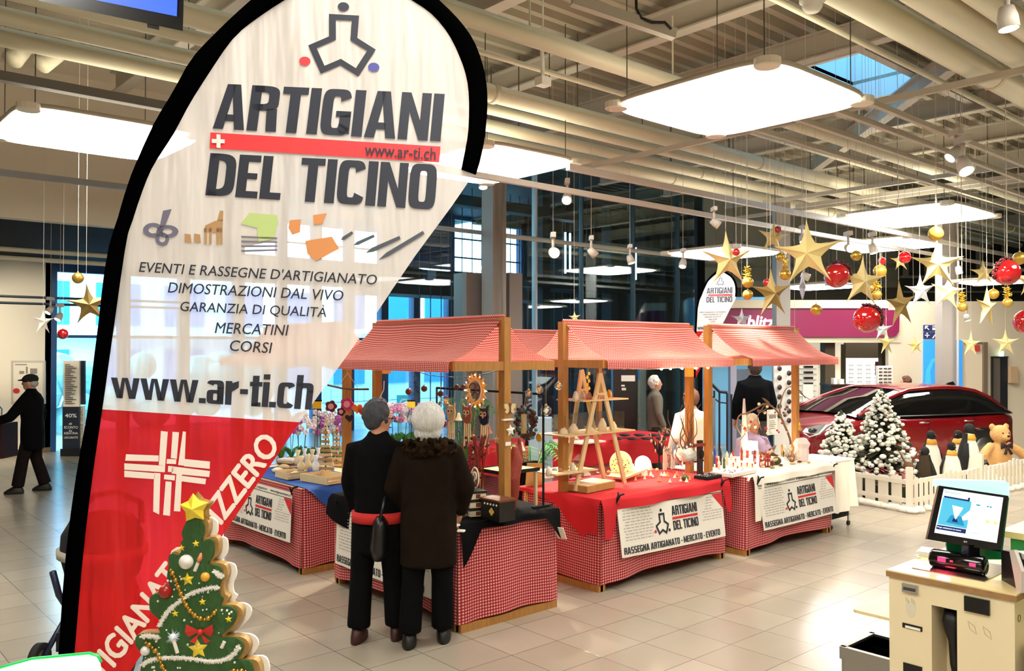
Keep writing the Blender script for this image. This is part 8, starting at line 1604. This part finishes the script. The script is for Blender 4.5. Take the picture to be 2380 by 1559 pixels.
c = aty(1640, 1040, 5.4); t = T_('carved_board', 'dark carved board with a red cross bar between the two stalls', 'ornament', (aty(1630, 1000, 5.3).x, 5.3, TZ)); MB().bb((-.04, 0, 0), (.03, .03, .36)).part('board', M('dark_bark', '2c1810', .8, bump=.6), t); MB().bb((-.16, -.01, .30), (.06, .03, .33)).part('cross_bar', rustred, t); MB().ball((-.01, -.01, .22), (.035, .02, .05), 10, 8).part('knot', matteb, t)
# white cloth trolley at the right of the stall
a = atz(1946, 1226); t = thing('cloth_covered_trolley', 'trolley covered by a white cloth with black shelf showing beneath', 'trolley', (9.52, 5.12, 0))
x0, x1, y0, y1 = 9.36, 9.86, 4.98, 5.5
def sk(u, v):
    per = [(x0, y0), (x1, y0), (x1, y1), (x0, y1), (x0, y0)]; q = u * 4; i = min(int(q), 3); f_ = q - i; p = V((*per[i], 0)).lerp(V((*per[i + 1], 0)), f_); c_ = V(((x0 + x1) / 2, (y0 + y1) / 2, 0)); d_ = (p - c_).normalized()
    return p + d_ * (.015 + .03 * v * (1 + sin(u * 60))) + UP * (.80 - .58 * v - .02 * sin(u * 23) * v)
MB().grid(sk, 120, 10).part('cloth', whitecloth, t, 'all', world=True); MB().bb((x0 - .02, y0 - .02, .79), (x1 + .02, y1 + .02, .806)).part('cloth_top', whitecloth, t, world=True)
MB().bb((x0 + .03, y0 + .03, .12), (x1 - .03, y1 - .03, .16)).part('shelf', matteb, t, world=True); MB().bb((x0 + .03, y0 + .03, .16), (x1 - .2, y1 - .03, .24)).part('dark_goods', matteb, t, world=True)
for x in (x0 + .04, x1 - .04):
    for y in (y0 + .04, y1 - .04): MB().cyl((x, y, .05), (x, y, .79), .012).part('leg', chrome, t, world=True); MB().lathe([(0, -.01), (.03, -.01), (.03, .01), (0, .01)], (x, y, .03), 12, Matrix.Rotation(pi / 2, 3, 'X')).part('castor', matteb, t, world=True)
# --- rear stall
rnd = random.Random(41)
for i in range(9):
    c = P(1435 + i * 17, 1012, 11.6 + .0 * i); zE = TZ; q = atz(1435 + i * 17, 1022 - (i % 2) * 5, zE); m = MB().lathe([(0, .01), (.05, .0), (.09, .02), (.085, .03), (0, .015)], (q.x, q.y, zE + .002 + .02 * (i % 2)), 14); m.thing('dark_plate', 'dark plate on the rear stall, %s from the left' % ('first second third fourth fifth sixth seventh eighth ninth'.split()[i]), 'plate', M('plate_dark', '241c1e', .3), 'all', group='dark plates on the rear stall')
q = atz(1232, 1035, TZ); t = T_('diamond_frame', 'dark frame with a white diamond on the red cloth of the rear stall', 'frame', (q.x, q.y, TZ), None, YAW - pi / 2); MB().prism([(-.07, 0), (.07, 0), (.06, .16), (-.055, .16)], (V((0, 0, 0)), V((1, 0, 0)), UP, V((0, 1, 0))), 0, .03).part('frame', matteb, t); MB().prism([(0, .02), (.035, .08), (0, .14), (-.035, .08)], (V((0, -.001, 0)), V((1, 0, 0)), UP, V((0, 1, 0))), -.003, .0).part('diamond', paper, t)
for i, (px, w2) in enumerate(((1300, .5), (1380, .5))): q = atz(px, 1030, TZ); MB().bb((q.x - w2 / 2, q.y, TZ), (q.x + w2 / 2, q.y + .3, TZ + .02)).thing('folded_textile', ['pink and white folded cloth', 'cream folded cloth'][i] + ' on the red cloth of the rear stall', 'cloth', (M('pinkish', 'eab8b8', .8), whitecloth)[i])
q = atz(1470, 1035, TZ); MB().lathe([(0, 0), (.12, 0), (.04, .09), (0, .1)], (q.x - .1, 8.6, TZ), 14).thing('white_bowl', 'upturned white bowl left of the dark plates on the rear stall', 'bowl', creamc, 'all')
c = P(1230, 1150, 8.6); MB().bb((c.x - .1, c.y, 0), (c.x + .12, c.y + .06, .98)).thing('black_bag', 'black cloth panel hanging behind the display table', 'cloth', blackcloth)
c = P(1245, 1140, 8.2); MB().beam(V((c.x, c.y, 1.02)), V((c.x - .06, c.y, .4)), .22, .01, V((0, 1, 0))).thing('yellow_cloth', 'pale yellow cloth hanging behind the near end of the rail', 'cloth', M('yellow_cloth', 'e0d07a', .8))
# dark automaton wall behind the middle stall
t = thing('vending_front', 'dark machine front with payment stickers behind the ladders', 'machine', P(1450, 1060, 14.6)); t.location.z = 0
slab(MB(), 1425, 850, 1482, floorpx(14.6), 14.6, .3).part('front', M('machine_dark', '101418', .3), t, world=True)
for k, (x, y, w2, h) in enumerate(((1446, 851, 9, 7), (1458, 851, 9, 7), (1468, 851, 7, 7), (1444, 872, 32, 14), (1444, 894, 8, 4), (1445, 901, 10, 6))): slab(MB(), x, y, x + w2, y + h, 14.58, .01).part('sticker', (white, redink)[k == 1], t, world=True)

# --- more small goods
ORD = 'first second third fourth fifth sixth seventh eighth ninth tenth eleventh twelfth thirteenth fourteenth fifteenth sixteenth'.split()
rnd = random.Random(77); cols_ = ('d8c08e', 'a03426', '4a5c2c', 'e6dcc4', '7a4a26', 'c9a040', '3c3a5c', 'b06a50')
for i in range(14):
    y = yf + .05 + (yn - yf) * i / 13.5; z = 1.52 - .1 * (i % 3) - rnd.uniform(0, .05); cc_ = cols_[i % 8]; kind_ = i % 4
    t = T_('hanging_ornament', '%s ornament hanging on the rail behind the owls, %s from the far end' % (('star shaped', 'round disc', 'heart shaped', 'bell shaped')[kind_], ORD[i]), 'ornament', (XR + .05, y, z), 'small ornaments behind the owls', pi / 2); m = MB()
    if kind_ == 0: m.star(V((0, 0, 0)), .045, .02, .008, V((1, 0, 0)), UP, V((0, 1, 0)))
    elif kind_ == 1: m.lathe([(0, -.005), (.035, -.005), (.035, .005), (0, .005)], (0, 0, 0), 18, Matrix.Rotation(pi / 2, 3, 'X'))
    elif kind_ == 2: m.prism([(.0022 * 16 * sin(a) ** 3, .0022 * (13 * cos(a) - 5 * cos(2 * a) - 2 * cos(3 * a) - cos(4 * a))) for a in [2 * pi * q / 24 for q in range(24)]], (V((0, 0, 0)), V((1, 0, 0)), UP, V((0, 1, 0))), -.006, .006)
    else: m.lathe([(0, .04), (.012, .038), (.02, .0), (.034, -.03), (.03, -.03), (0, .0)], (0, 0, 0), 14)
    m.part('ornament_body', M('orn_' + cc_, cc_, .5), t); MB().cyl((0, 0, .03), (0, -.05, 1.745 - z), .0015, n=4).part('string', M('twine'), t)
    if i % 2: MB().cyl((0, 0, -.03), (0, 0, -.22), .002, n=4).part('tail', M('twine'), t); MB().ball((0, 0, -.13), .012, 8, 6).part('bead', M('orn_' + cols_[(i + 3) % 8], cols_[(i + 3) % 8], .5), t, 'all')
for i in range(10):
    x, y = 4.08 + .15 * (i % 3) + rnd.uniform(-.03, .03), 5.66 + .11 * i; h = rnd.uniform(.09, .2)
    t = T_('tea_light_house', 'small wooden lantern house on the black cloth, %s from the near end' % ORD[i], 'lantern', (x, y, TZ), 'lantern houses on the nearest stall', rnd.uniform(-.4, .4)); cc_ = cols_[(i * 3) % 8]
    MB().prism([(-.035, 0), (.035, 0), (.035, h * .6), (0, h), (-.035, h * .6)], (V((0, -.03, 0)), V((1, 0, 0)), UP, V((0, 1, 0))), 0, .06).part('house', M('orn_' + cc_, cc_, .5), t); MB().bb((-.037, -.02, h * .15), (-.034, .02, h * .5)).part('window', M('window_amber', 'ffc860', .4, emit=1.2), t)
for i in range(12):
    c = G(1360 + i * 17 + rnd.uniform(-4, 4), 1092 + 6 * sin(i * 2.1)); h = rnd.uniform(.04, .11); kind_ = i % 3
    t = T_('glass_ornament', '%s in the middle row of the middle stall, %s from the left' % (('small glass cone tree', 'small amber ball', 'small angel figure')[kind_], ORD[i]), 'ornament', (c.x, min(c.y, 5.98), TZ), 'small ornaments of the middle row')
    if kind_ == 0: MB().lathe([(0, 0), (.028, 0), (.0, h)], n=10).part('cone', M('trinket_pale'), t)
    elif kind_ == 1: MB().ball((0, 0, .022), .022, 10, 8).part('ball', M('trinket_amber'), t, 'all')
    else: MB().lathe([(0, 0), (.022, 0), (.008, h * .7), (0, h * .72)], n=12).part('robe', creamc, t, 'all'); MB().ball((0, 0, h * .8), .011, 8, 6).part('head', skin, t, 'all'); MB().star(V((0, .012, h * .55)), .028, .012, .003, V((1, 0, 0)), UP, V((0, 1, 0))).part('wings', gold, t)
for i in range(8):
    c = SD(1712 + i * 19, 1062 + 5 * sin(i * 1.7)); h = rnd.uniform(.06, .14)
    t = T_('small_candle', 'small candle in the back row of the right stall, %s from the left' % ORD[i], 'candle', (c.x, c.y + .05, TZ), 'small candles in the back row'); cc_ = ('a02830', 'f0e4d0', 'c9a040', 'f0e4d0')[i % 4]; MB().cyl((0, 0, 0), (0, 0, h), .014, n=12).part('wax', M('wax_' + cc_, cc_, .35), t, 'all'); MB().cyl((0, 0, h), (0, 0, h + .01), .002, n=4).part('wick', matteb, t)
for i in range(5):
    x, y = 4.1 + .17 * (i % 2), 8.0 + .2 * i; MB().loft([(V((x, y, TZ)), .05, .06), (V((x, y, TZ + .03)), .06, .07), (V((x, y, TZ + .05)), .02, .03)], 12).thing('soap_bar', 'pale rounded bar on the blue cloth stall, %s from the near end' % ORD[i], 'soap', (creamc, birch)[i % 2], 'all', group='pale bars on the left stall')

for k, (zz, x0_, x1_, n_) in enumerate(((aty(1380, 929, 5.57).z, 1330, 1424, 6), (aty(1310, 1098, 5.57).z, 1268, 1352, 6))):
    for i in range(n_):
        c = aty(x0_ + (x1_ - x0_) * (i + .5) / n_, 1000, 5.5 + .1 * (i % 2)); h = rnd.uniform(.05, .1); cc_ = ('e6dcc4', 'b8c0b0', 'a86a50', '3a4480', 'e6dcc4', 'c9a040')[i]
        MB().lathe([(0, 0), (.026, 0), (.03, h * .4), (.02, h * .8), (.008, h), (0, h)], (c.x, c.y, zz + .001), 12).thing('ceramic_figure', 'little ceramic piece on the %s ladder plank, %s from the left' % (('top', 'lowest')[k], ORD[i]), 'figurine', M('ceramic_' + cc_, cc_, .3), 'all', group='ceramic pieces on the ladder planks')
for i in range(9):
    c = G(1345 + i * 12, 1120 - (i % 3) * 5); MB().box((c.x, c.y + .02, TZ + .072), (.03, .02, .008), Matrix.Rotation(i * 1.1, 3, 'Z')).thing('wooden_token', 'small brown token on the printed tray, %s from the left' % ORD[i], 'token', (brown, creamc, rustred)[i % 3], group='tokens on the printed tray')
